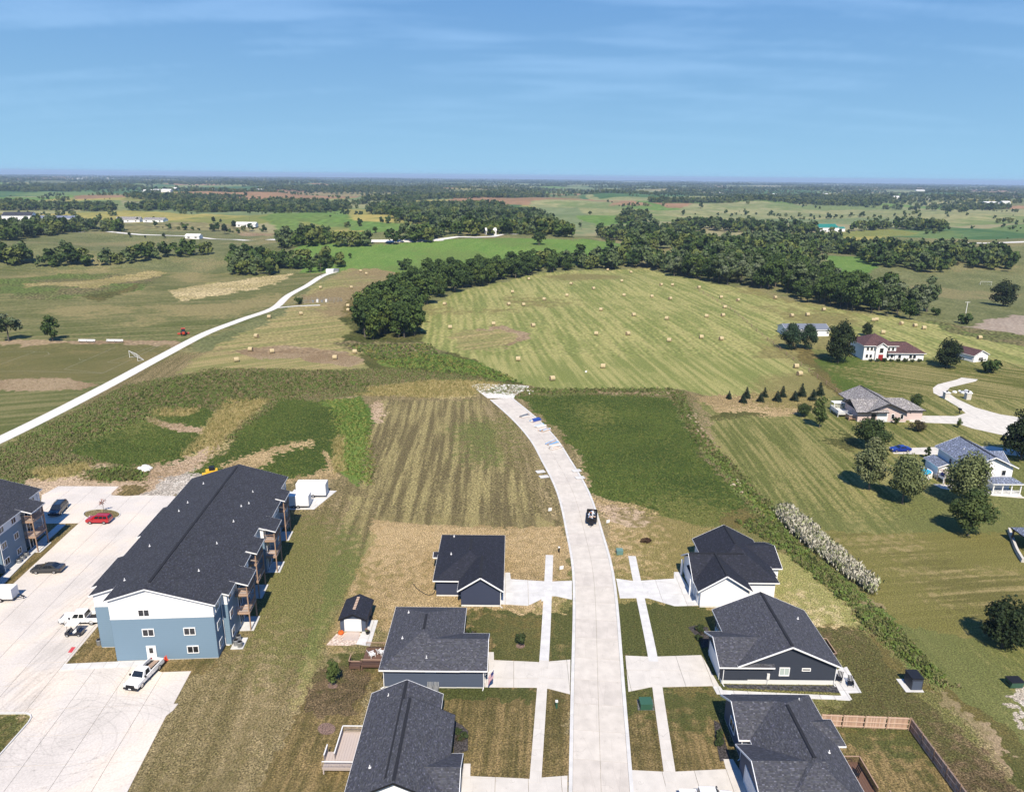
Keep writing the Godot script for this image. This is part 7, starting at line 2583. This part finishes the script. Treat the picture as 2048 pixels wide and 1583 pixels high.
	put("fruit", shape_mesh([Vector2(0.1, 0.0), Vector2(0.38, 0.12), Vector2(0.42, 0.3), Vector2(0.3, 0.5), Vector2(0.05, 0.52)], 12), por, pk)
	put("stalk", box_mesh(Vector3(-0.04, 0.5, -0.04), Vector3(0.04, 0.66, 0.04)), M.bark, pk)
	var rp := MB.new()
	rp.slab(PackedVector2Array([Vector2(-23.4, -91.4), Vector2(-21.5, -91.4), Vector2(-21.4, -89.4), Vector2(-23.6, -89.4)]), -0.05, 0.06)
	tag(put("shed_ramp", rp.done(), M.deck), "pale board ramp in front of the shed door", "ramp")
	var gp := MB.new()
	gp.slab(PackedVector2Array([Vector2(-24.8, -90.9), Vector2(-23.6, -91.3), Vector2(-21.3, -91.3), Vector2(-20.4, -88.9), Vector2(-22.5, -88.2), Vector2(-25.6, -88.3)]), -0.05, 0.022)
	tag(put("gravel_patch", gp.done(), concrete("pinkish gravel", 23, Color(0.47, 0.38, 0.32), 0.3, 2.5)), "", "", "", "structure")
	for q in [[-20.3, -91.0], [-20.6, -94.5]]:
		var fp := thing("flower_pot", "dark pot with flowers beside the shed", "flower pot", Vector3(q[0], 0.04, q[1]), 0.0, "pots by the shed")
		put("pot", shape_mesh([Vector2(0.0, 0), Vector2(0.24, 0.0), Vector2(0.34, 0.45), Vector2(0.3, 0.45)], 10), M.black, fp)
		put("flowers", crown_mesh(81, 0.85, 0.8, 0.35, 5, 120, 0.12, Color(0.35, 0.2, 0.18), Color(0.1, 0.12, 0.05)), M.leaf, fp)
	chair("white slatted garden chair nearer the slate house on the stained deck", Vector3(-17.4, 0.75, -85.4), 2.6, M.white)
	chair("white slatted garden chair beside the deck rail", Vector3(-18.5, 0.75, -84.9), 2.2, M.white)
	chair("grey garden chair against the slate house wall, nearer the garage", Vector3(-9.3, 0, -79.0), 0.0, M.steelgrey)
	chair("grey garden chair against the slate house wall, nearer the back yard", Vector3(-10.1, 0, -79.0), 0.0, M.steelgrey)
	chair("black folded patio chair on the concrete patio of the ink blue house", Vector3(43.3, 0.05, -81.8), -0.6, M.black)
	chair("small dark patio chair at the patio edge of the ink blue house", Vector3(44.4, 0.05, -80.9), -0.3, M.black)
	chair("dark chair on the deck of the fenced house", Vector3(37.7, 0.8, -64.9), -1.2, M.black)
	# storage box and dumpster
	var sb := thing("storage_box", "tall dark storage box on a white slab", "storage box", Vector3(52.55, 0, -81.0))
	put("slab", box_mesh(Vector3(-1.5, -0.05, -1.3), Vector3(0.85, 0.07, 1.25)), M.newcon[0], sb)
	put("case", box_mesh(Vector3(-0.72, 0.07, -0.9), Vector3(0.72, 1.72, 0.9)), M.ink, sb)
	put("lid", box_mesh(Vector3(-0.78, 1.72, -0.96), Vector3(0.78, 1.8, 0.96)), M.black, sb)
	put("door", box_mesh(Vector3(-0.62, 0.15, 0.9), Vector3(0.62, 1.4, 0.93)), M.slate, sb)
	var dm := thing("dumpster", "green dumpster with a black lid beside white gravel", "dumpster", Vector3(65.8, 0, -81.2), 0.05)
	var db := MB.new()
	db.poly([Vector3(-0.8, 0.1, 0.55), Vector3(0.8, 0.1, 0.55), Vector3(0.85, 0.95, 0.7), Vector3(-0.85, 0.95, 0.7)])
	db.box(Vector3(-0.85, 0.1, -0.6), Vector3(0.85, 1.0, 0.55))
	put("bin", db.done(), green, dm)
	put("lid", box_mesh(Vector3(-0.9, 1.0, -0.65), Vector3(0.9, 1.07, 0.74)), M.black, dm)
	for x in [-0.9, 0.85]: put("lifting_pocket", box_mesh(Vector3(x, 0.5, -0.3), Vector3(x + 0.06, 0.68, 0.4)), M.black, dm)
	# flag beside the garage of the slate house
	var fg := thing("flag", "striped flag on a slanting pole beside the slate house garage", "flag", Vector3(-3.1, 1.9, -79.75), 0.0)
	var fp2 := MB.new()
	fp2.tube([Vector3(0, 0, 0), Vector3(1.2, 1.1, 0.25)], [0.03, 0.025], 6)
	put("pole", fp2.done(), M.white, fg)
	var fb := MB.new()
	fb.colored = true
	var o0 := Vector3(1.15, 1.05, 0.24)
	for i in 13:
		for j in 6:
			fb.c = Color(0.45, 0.03, 0.05) if i % 2 == 0 else Color(0.7, 0.7, 0.7)
			if i < 7 and j < 3: fb.c = Color(0.02, 0.03, 0.14) if (i + j) % 3 else Color(0.05, 0.06, 0.2)
			var q := []
			for c in [[j, i], [j, i + 1], [j + 1, i + 1], [j + 1, i]]:
				q.append(o0 + Vector3(-0.18 * c[0] * 0.62 + 0.02 * sin(c[1] * 1.1 + c[0]), -0.2 * c[0] - 0.03 * c[1], 0.075 * c[1] + 0.05 * sin(c[0] * 1.4)))
			fb.poly(q)
	var fm := paint_mat("flag cloth", Color(1, 1, 1), 0.9)
	fm.vertex_color_use_as_albedo = true
	fm.cull_mode = BaseMaterial3D.CULL_DISABLED
	put("cloth", fb.done(), fm, fg)
	# apartment door: cones, hydrant, red paint on the kerb ramp
	var orange := paint_mat("traffic cone", Color(0.6, 0.06, 0.02), 0.6)
	for q in [[330, 1322], [333, 1319]]:
		var cn := thing("traffic_cone", "orange traffic cone by the apartment door", "cone", at(q[0], q[1]), 0.0, "cones by the door")
		put("body", shape_mesh([Vector2(0.17, 0.04), Vector2(0.05, 0.75), Vector2(0.0, 0.76)], 10), orange, cn)
		put("base", box_mesh(Vector3(-0.22, -0.01, -0.22), Vector3(0.22, 0.04, 0.22)), orange, cn)
	var hy := thing("fire_hydrant", "red fire hydrant on the grass beside the apartment wing", "hydrant", at(244, 1306))
	put("barrel", shape_mesh([Vector2(0.18, -0.05), Vector2(0.18, 0.1), Vector2(0.13, 0.14), Vector2(0.13, 0.6), Vector2(0.17, 0.62), Vector2(0.15, 0.74), Vector2(0.0, 0.82)], 10), orange, hy)
	put("outlet", box_mesh(Vector3(-0.26, 0.4, -0.07), Vector3(0.26, 0.54, 0.07)), orange, hy)
	var rpd := MB.new()
	rpd.slab(px_poly([135, 1305, 143, 1294, 151, 1294, 143, 1305]), 0.045, 0.055)
	tag(put("tactile_plate", rpd.done(), paint_mat("red tactile plate", Color(0.45, 0.05, 0.06), 0.7)), "red tactile plate on the car park walkway", "paving plate")
	# yellow skid loader behind the apartment roof
	var yel := paint_mat("yellow machine paint", Color(0.62, 0.36, 0.02), 0.5)
	var sk := thing("skid_loader", "yellow loader half hidden behind the apartment roof", "loader", at(424, 951), 0.4)
	put("body", box_mesh(Vector3(-1.2, 0.4, -0.8), Vector3(1.2, 1.4, 0.8)), yel, sk)
	put("cab", box_mesh(Vector3(-0.5, 1.4, -0.6), Vector3(0.6, 2.1, 0.6)), M.black, sk)
	put("bucket", box_mesh(Vector3(-2.0, 0.05, -0.95), Vector3(-1.2, 0.6, 0.95)), yel, sk)
	for x in [-0.75, 0.75]: for s in [-1.0, 1.0]: wheel(sk, Vector3(x, 0.42, s * 0.75), 0.42, s)
	# white rock heap by the rough ground
	for k in 26:
		var p := at(290 + r.randfn() * 6, 938 + r.randfn() * 3)
		var m := thing("boulder", "white limestone boulder in the heap on the rough ground", "boulder", p, r.randf() * TAU, "limestone heap")
		var s := r.randf_range(0.3, 0.8)
		put("stone", shape_mesh([Vector2(s * 0.8, -0.1), Vector2(s, s * 0.3), Vector2(s * 0.6, s * 0.75), Vector2(0, s * 0.85)], 6), M.found, m)
	# rocks in the ditch
	M.tanrock = concrete("tan rock", 62, Color(0.36, 0.30, 0.22), 0.2, 1.0)
	for k in 40:
		var t := r.randf()
		var a := Vector2(1368, 805).lerp(Vector2(1400, 862), t) if k < 26 else Vector2(1440, 930).lerp(Vector2(1490, 985), t)
		var p := at(a.x + r.randfn() * 4, a.y + r.randfn() * 3)
		var m := thing("ditch_rock", "tan rock lying in the eroded ditch", "rock", p, r.randf() * TAU, "rocks in the ditch")
		var s := r.randf_range(0.15, 0.42)
		put("stone", shape_mesh([Vector2(s * 0.9, -0.1), Vector2(s, s * 0.25), Vector2(s * 0.5, s * 0.55), Vector2(0, s * 0.6)], 6), M.tanrock, m)
	# mulch rings and front beds
	var mulch := concrete("brown mulch", 24, Color(0.16, 0.11, 0.09), 0.4, 1.5)
	for q in [[653, 1457, 18, 12, "bare grey ring in the grass of the back yard"], [665, 1371, 10, 6, "mulch ring round the young leafy tree"], [1041, 1291, 9, 5, "pinkish mulch ring on the front lawn"]]:
		var pl := PackedVector2Array()
		for k in 18:
			var e := at(q[0] + q[2] * cos(TAU * k / 18), q[1] + q[3] * sin(TAU * k / 18))
			pl.append(Vector2(e.x, e.z))
		var b := MB.new()
		b.slab(pl, -0.05, 0.02)
		tag(put("mulch_ring", b.done(), mulch), q[4], "mulch")
	var beds := [[[930, 1262, 950, 1262, 954, 1272, 950, 1280, 930, 1284], "planted bed with yellow flowers at the slate house"], [[906, 1440, 925, 1450, 936, 1462, 936, 1500, 908, 1510], "stone-edged flower bed along the white-gabled house"], [[1376, 1254, 1392, 1250, 1416, 1254, 1424, 1290, 1404, 1296, 1400, 1280], "dark rock bed with red shrubs at the ink blue house"], [[1428, 1440, 1440, 1446, 1462, 1520, 1440, 1522, 1430, 1470], "dark rock bed along the fenced house front"]]
	var bi := 0
	for q in beds:
		var b := MB.new()
		b.slab(px_poly(q[0]), -0.05, 0.024)
		tag(put("flower_bed", b.done(), concrete("dark mulch", 30 + bi, Color(0.05, 0.045, 0.045), 0.5, 2.0)), q[1], "flower bed")
		var c := Vector2.ZERO
		for k in range(0, q[0].size(), 2): c += Vector2(q[0][k], q[0][k + 1])
		c /= q[0].size() / 2
		for k in 7:
			var p := at(c.x + r.randf_range(-7, 7), c.y + r.randf_range(-13, 13) * (1.0 if bi > 0 else 0.5))
			var kind: String = ["shrub0", "red0", "shrub0"][k % 3]
			var lab: String = ["green shrub in the ", "bronze shrub in the ", "green shrub in the "][k % 3] + q[1]
			tree("bed_shrub", kind, lab, p, r.randf_range(0.35, 0.6) * (1.0 if kind == "shrub0" else 0.4), r.randf() * TAU, "shrubs of bed %d" % bi)
		bi += 1
	# black hose on the dry grass
	var hs := []
	for q in [[827, 1168], [833, 1176], [845, 1185], [856, 1190], [866, 1188], [871, 1180]]: hs.append(at(q[0], q[1]) + Vector3(0, 0.05, 0))
	var hb := MB.new()
	var hl := along(hs, 0.5)
	var hr := []
	for k in hl: hr.append(0.06)
	hb.tube(hl, hr, 6)
	tag(put("drain_pipe", hb.done(), M.black), "black corrugated drain pipe curving over the dry grass", "pipe")
	var bs := thing("brush_pile", "heap of dead brown brush on the bare ground", "brush pile", at(1293, 1085))
	put("twigs", crown_mesh(91, 0.7, 2.4, 0.0, 8, 420, 0.22, Color(0.05, 0.03, 0.02), Color(0.1, 0.065, 0.04)), M.leaf, bs)
	var saplg := thing("sapling", "bare reddish sapling on the planted island of the car park", "tree", at(207, 1024))
	put("trunk", trunk_mesh(93, 2.6, 0.05, 0.9, 7, 0.4), M.bark, saplg)
	put("crown", crown_mesh(94, 3.0, 1.8, 1.5, 8, 90, 0.16, Color(0.22, 0.08, 0.06), Color(0.3, 0.14, 0.1)), M.leaf, saplg)
# ---------- uncountable plants: grass, weeds, reeds ----------
func blade_mesh(sd: int, blades: int, h: float, spread_r: float, wd: float, plume := false, stalk := Color(1, 1, 1), head := Color(1, 1, 1)) -> ArrayMesh:
	var r := RandomNumberGenerator.new()
	r.seed = sd
	var v := PackedVector3Array()
	var n := PackedVector3Array()
	var c := PackedColorArray()
	for k in blades:
		var an := r.randf() * TAU
		var b := Vector3(cos(an), 0, sin(an)) * spread_r * sqrt(r.randf())
		var lean := Vector3(r.randfn(), 0, r.randfn()) * h * 0.28
		var hh := h * r.randf_range(0.55, 1.1)
		var side := Vector3(cos(an * 3.1), 0, sin(an * 3.1)) * wd
		var tip := b + lean + Vector3(0, hh, 0)
		var nn := (Vector3.UP + Vector3(r.randfn(), 0, r.randfn()) * 0.6).normalized()
		var tri := [b - side - Vector3(0, 0.05, 0), tip, b + side - Vector3(0, 0.05, 0)]
		var gn: Vector3 = (tri[2] - tri[0]).cross(tri[1] - tri[0]).normalized()
		if gn.y < 0:
			tri.reverse()
			gn = -gn
		nn = (gn + Vector3.UP * 0.9).normalized()
		for q in tri:
			v.append(q)
			n.append(nn)
			c.append(stalk)
		if plume:
			for j in 4:
				var w := Vector3(r.randfn(), r.randfn() * 0.5, r.randfn()) * 0.06
				var pt := [tip - Vector3(0, 0.45, 0), tip + w + Vector3(0, 0.1, 0), tip - w - Vector3(0, 0.1, 0)]
				var pn: Vector3 = (pt[2] - pt[0]).cross(pt[1] - pt[0]).normalized()
				if pn.y < 0:
					pt.reverse()
					pn = -pn
				for q in pt:
					v.append(q)
					n.append((pn + Vector3.UP * 0.9).normalized())
					c.append(head)
	var arr := []
	arr.resize(Mesh.ARRAY_MAX)
	arr[Mesh.ARRAY_VERTEX] = v
	arr[Mesh.ARRAY_NORMAL] = n
	arr[Mesh.ARRAY_COLOR] = c
	var m := ArrayMesh.new()
	m.add_surface_from_arrays(Mesh.PRIMITIVE_TRIANGLES, arr)
	return m

func scatter(called: String, label: String, category: String, mesh: Mesh, spots: Array) -> void:
	# spots: [position, size, colour]
	if spots.is_empty(): return
	var mm := MultiMesh.new()
	mm.transform_format = MultiMesh.TRANSFORM_3D
	mm.use_colors = true
	mm.mesh = mesh
	mm.instance_count = spots.size()
	var r := RandomNumberGenerator.new()
	r.seed = spots.size()
	for i in spots.size():
		var s: Array = spots[i]
		mm.set_instance_transform(i, Transform3D(Basis(Vector3.UP, r.randf() * TAU).scaled(Vector3(s[1], s[1] * r.randf_range(0.8, 1.2), s[1])), s[0]))
		mm.set_instance_color(i, s[2])
	var o := MultiMeshInstance3D.new()
	o.name = numbered(called)
	add_child(o)
	o.multimesh = mm
	o.material_override = M.grass
	tag(o, label, category, "", "stuff")

func lin(c: Array, k := 1.0) -> Color:
	var s := Color8(int(c[0]), int(c[1]), int(c[2])).srgb_to_linear()
	return Color(s.r * k, s.g * k, s.b * k)

func plants() -> void:
	M.grass = leaf_material("grass", 0.2)
	var r := RandomNumberGenerator.new()
	r.seed = 321
	# paved ground grows nothing
	var bare := []
	for n in get_children():
		if String(n.name).begins_with("street") or String(n.name).begins_with("sidewalk") or String(n.name).begins_with("driveway") or String(n.name).begins_with("car_park") or String(n.name).begins_with("footpath"):
			for s in n.get_children():
				if s is MeshInstance3D:
					var bb: AABB = s.mesh.get_aabb()
					bare.append(Rect2(bb.position.x, bb.position.z, bb.size.x, bb.size.z))
	var blocked := {}
	for b in bare:
		for i in range(floori(b.position.x * 2), ceili(b.end.x * 2) + 1):
			for j in range(floori(b.position.y * 2), ceili(b.end.y * 2) + 1): blocked[Vector2i(i, j)] = true
	var tufts := []
	var weeds := []
	var tall_w := []
	var yell := []
	var crops := []
	for ci in 2:
		var ch: Chart = charts[ci]
		var n := 95000 if ci == 0 else 150000
		for k in n:
			var z := lerpf(ch.z0, ch.z1, r.randf())
			if ci == 0 and z > -56.0: continue
			var x := r.randf_range(-0.74, 0.74) * (-z + 12.0)
			var id := ch.id_at(x + r.randfn() * 0.5, z + r.randfn() * 0.5)
			if id < 0 or blocked.has(Vector2i(floori(x * 2), floori(z * 2))): continue
			var p := Vector3(x, 0, z)
			var e: Array = cover[id]
			var t := lin(e[r.randi() % 3], 0.8)
			match id:
				ROUGH, DKROUGH, TAN, PALE, STRIPS:
					if ci == 0 or r.randf() < 0.5: tufts.append([p, r.randf_range(0.35, 0.8), lin(e[r.randi() % 3], 0.95)])
				LOT, GLAWN:
					if ci == 0 and r.randf() < 0.45: tufts.append([p, r.randf_range(0.3, 0.55), t])
				DKGREEN:
					crops.append([p, r.randf_range(0.35, 0.75), lin(e[r.randi() % 3], 1.0)])
				BRIGHT:
					crops.append([p, r.randf_range(0.8, 1.4), lin(e[r.randi() % 3], 1.0)])
				WEEDS:
					if r.randf() < 0.6: weeds.append([p, r.randf_range(0.5, 1.1), lin(e[r.randi() % 3], 0.95)])
					else: crops.append([p, r.randf_range(0.7, 1.4), lin(e[r.randi() % 3], 0.95)])
				YELLOW:
					yell.append([p, r.randf_range(0.7, 1.2), lin(e[r.randi() % 3], 0.9)])
				DIRT, CLAY:
					if r.randf() < 0.15: tufts.append([p, r.randf_range(0.6, 1.2), lin(cover[YELLOW][2], 0.6)])
	# thickets of tall weeds beside the track and along the ditch
	for q in [[[40, 930, 250, 790, 330, 760, 420, 745, 690, 745, 740, 770, 560, 795, 300, 830, 180, 880, 60, 925], 1.5, 11], [[290, 790, 400, 770, 430, 795, 400, 815, 310, 812], 1.0, 12], [[690, 690, 860, 688, 880, 712, 1000, 745, 1060, 770, 940, 752, 800, 738, 740, 715], 1.4, 13], [[1340, 784, 1366, 790, 1395, 850, 1440, 905, 1560, 1030, 1545, 1040, 1430, 930, 1385, 875], 1.1, 14], [[1708, 1222, 1745, 1214, 1800, 1262, 1890, 1362, 1870, 1366, 1800, 1308, 1724, 1244], 0.62, 15], [[1470, 1045, 1540, 1030, 1600, 1090, 1720, 1200, 1690, 1205, 1560, 1100], 0.8, 16], [[1060, 778, 1340, 776, 1340, 784, 1080, 787], 1.3, 17], [[180, 955, 240, 935, 300, 946, 280, 960, 200, 962], 0.8, 18]]:
		for s in spread(px_poly(q[0]), q[1], q[2], 0.5):
			var tone: Array = [cover[WEEDS][0], cover[WEEDS][2], cover[DKGREEN][1], cover[GLAWN][1], cover[WEEDS][1]][r.randi() % (5 if q[2] < 14 else 4)]
			if q[2] == 13: tone = cover[BRIGHT][r.randi() % 3] if r.randf() < 0.75 else cover[GLAWN][1]
			tall_w.append([Vector3(s.x, 0, s.y), r.randf_range(0.35, 0.8) * (0.85 if q[2] < 14 else 0.8), lin(tone, 1.15)])
	var reeds := []
	for q in [[[1550, 1024, 1575, 1020, 1625, 1062, 1690, 1120, 1750, 1172, 1746, 1192, 1690, 1150, 1625, 1102, 1580, 1062], 0.36, 25]]:
		for s in spread(px_poly(q[0]), q[1], q[2], 0.5):
			reeds.append([Vector3(s.x, 0, s.y), r.randf_range(0.7, 1.3), Color(1, 1, 1) if r.randf() < 0.75 else Color(0.62, 0.72, 0.45)])
	scatter("grass", "coarse dry grass tufts over the yards and rough ground", "grass", blade_mesh(101, 11, 0.2, 0.28, 0.03), tufts)
	scatter("crop_plants", "low dark green plants covering the fallow lots", "ground cover", blade_mesh(102, 12, 0.24, 0.42, 0.07), crops)
	scatter("weeds", "knee-high weeds on the rough ground below the gravel track", "weeds", blade_mesh(103, 12, 0.5, 0.5, 0.07), weeds)
	scatter("tall_grass", "tall yellow grass in strips on the rough ground", "grass", blade_mesh(104, 14, 0.75, 0.4, 0.035), yell)
	scatter("thicket", "dense leafy thicket along the ditch and the track", "thicket", crown_mesh(105, 1.5, 1.7, 0.0, 6, 110, 0.34, Color(0.8, 0.8, 0.8), Color(1.25, 1.25, 1.2)), tall_w)
	scatter("reeds", "tall reeds with white plumes along the drainage ditch", "reeds", blade_mesh(106, 16, 1.5, 0.5, 0.03, true, Color(0.17, 0.16, 0.085), Color(0.46, 0.44, 0.37)), reeds)
	print("plants ", tufts.size(), " ", crops.size(), " ", weeds.size(), " ", yell.size(), " ", tall_w.size(), " ", reeds.size(), " ", Time.get_ticks_msec())
func _ready() -> void:
	nz_a.seed = 11
	nz_a.frequency = 1.0 / 420.0
	nz_a.fractal_octaves = 2
	nz_b.seed = 12
	nz_b.frequency = 1.0 / 150.0
	nz_b.fractal_octaves = 2
	nz_c.seed = 14
	nz_c.frequency = 1.0 / 1100.0
	nz_c.fractal_octaves = 3
	bumps = [[60.0, -410.0, 150.0, 110.0, 3.0], [-60.0, -640.0, 190.0, 100.0, 13.0], [-380.0, -560.0, 160.0, 70.0, 7.0], [-240.0, -1050.0, 220.0, 110.0, 12.0], [380.0, -620.0, 200.0, 90.0, 5.0]]
	camera_and_light()
	ground()
	paving()
	print("paving ", Time.get_ticks_msec())
	house_materials()
	houses()
	print("houses ", Time.get_ticks_msec())
	apartments()
	tree_kinds()
	east()
	vehicles()
	garden_trees()
	bales()
	details()
	plants()
	print("kinds ", Time.get_ticks_msec())
	woods()
	commit_far_trees()
	print("end ", Time.get_ticks_msec())
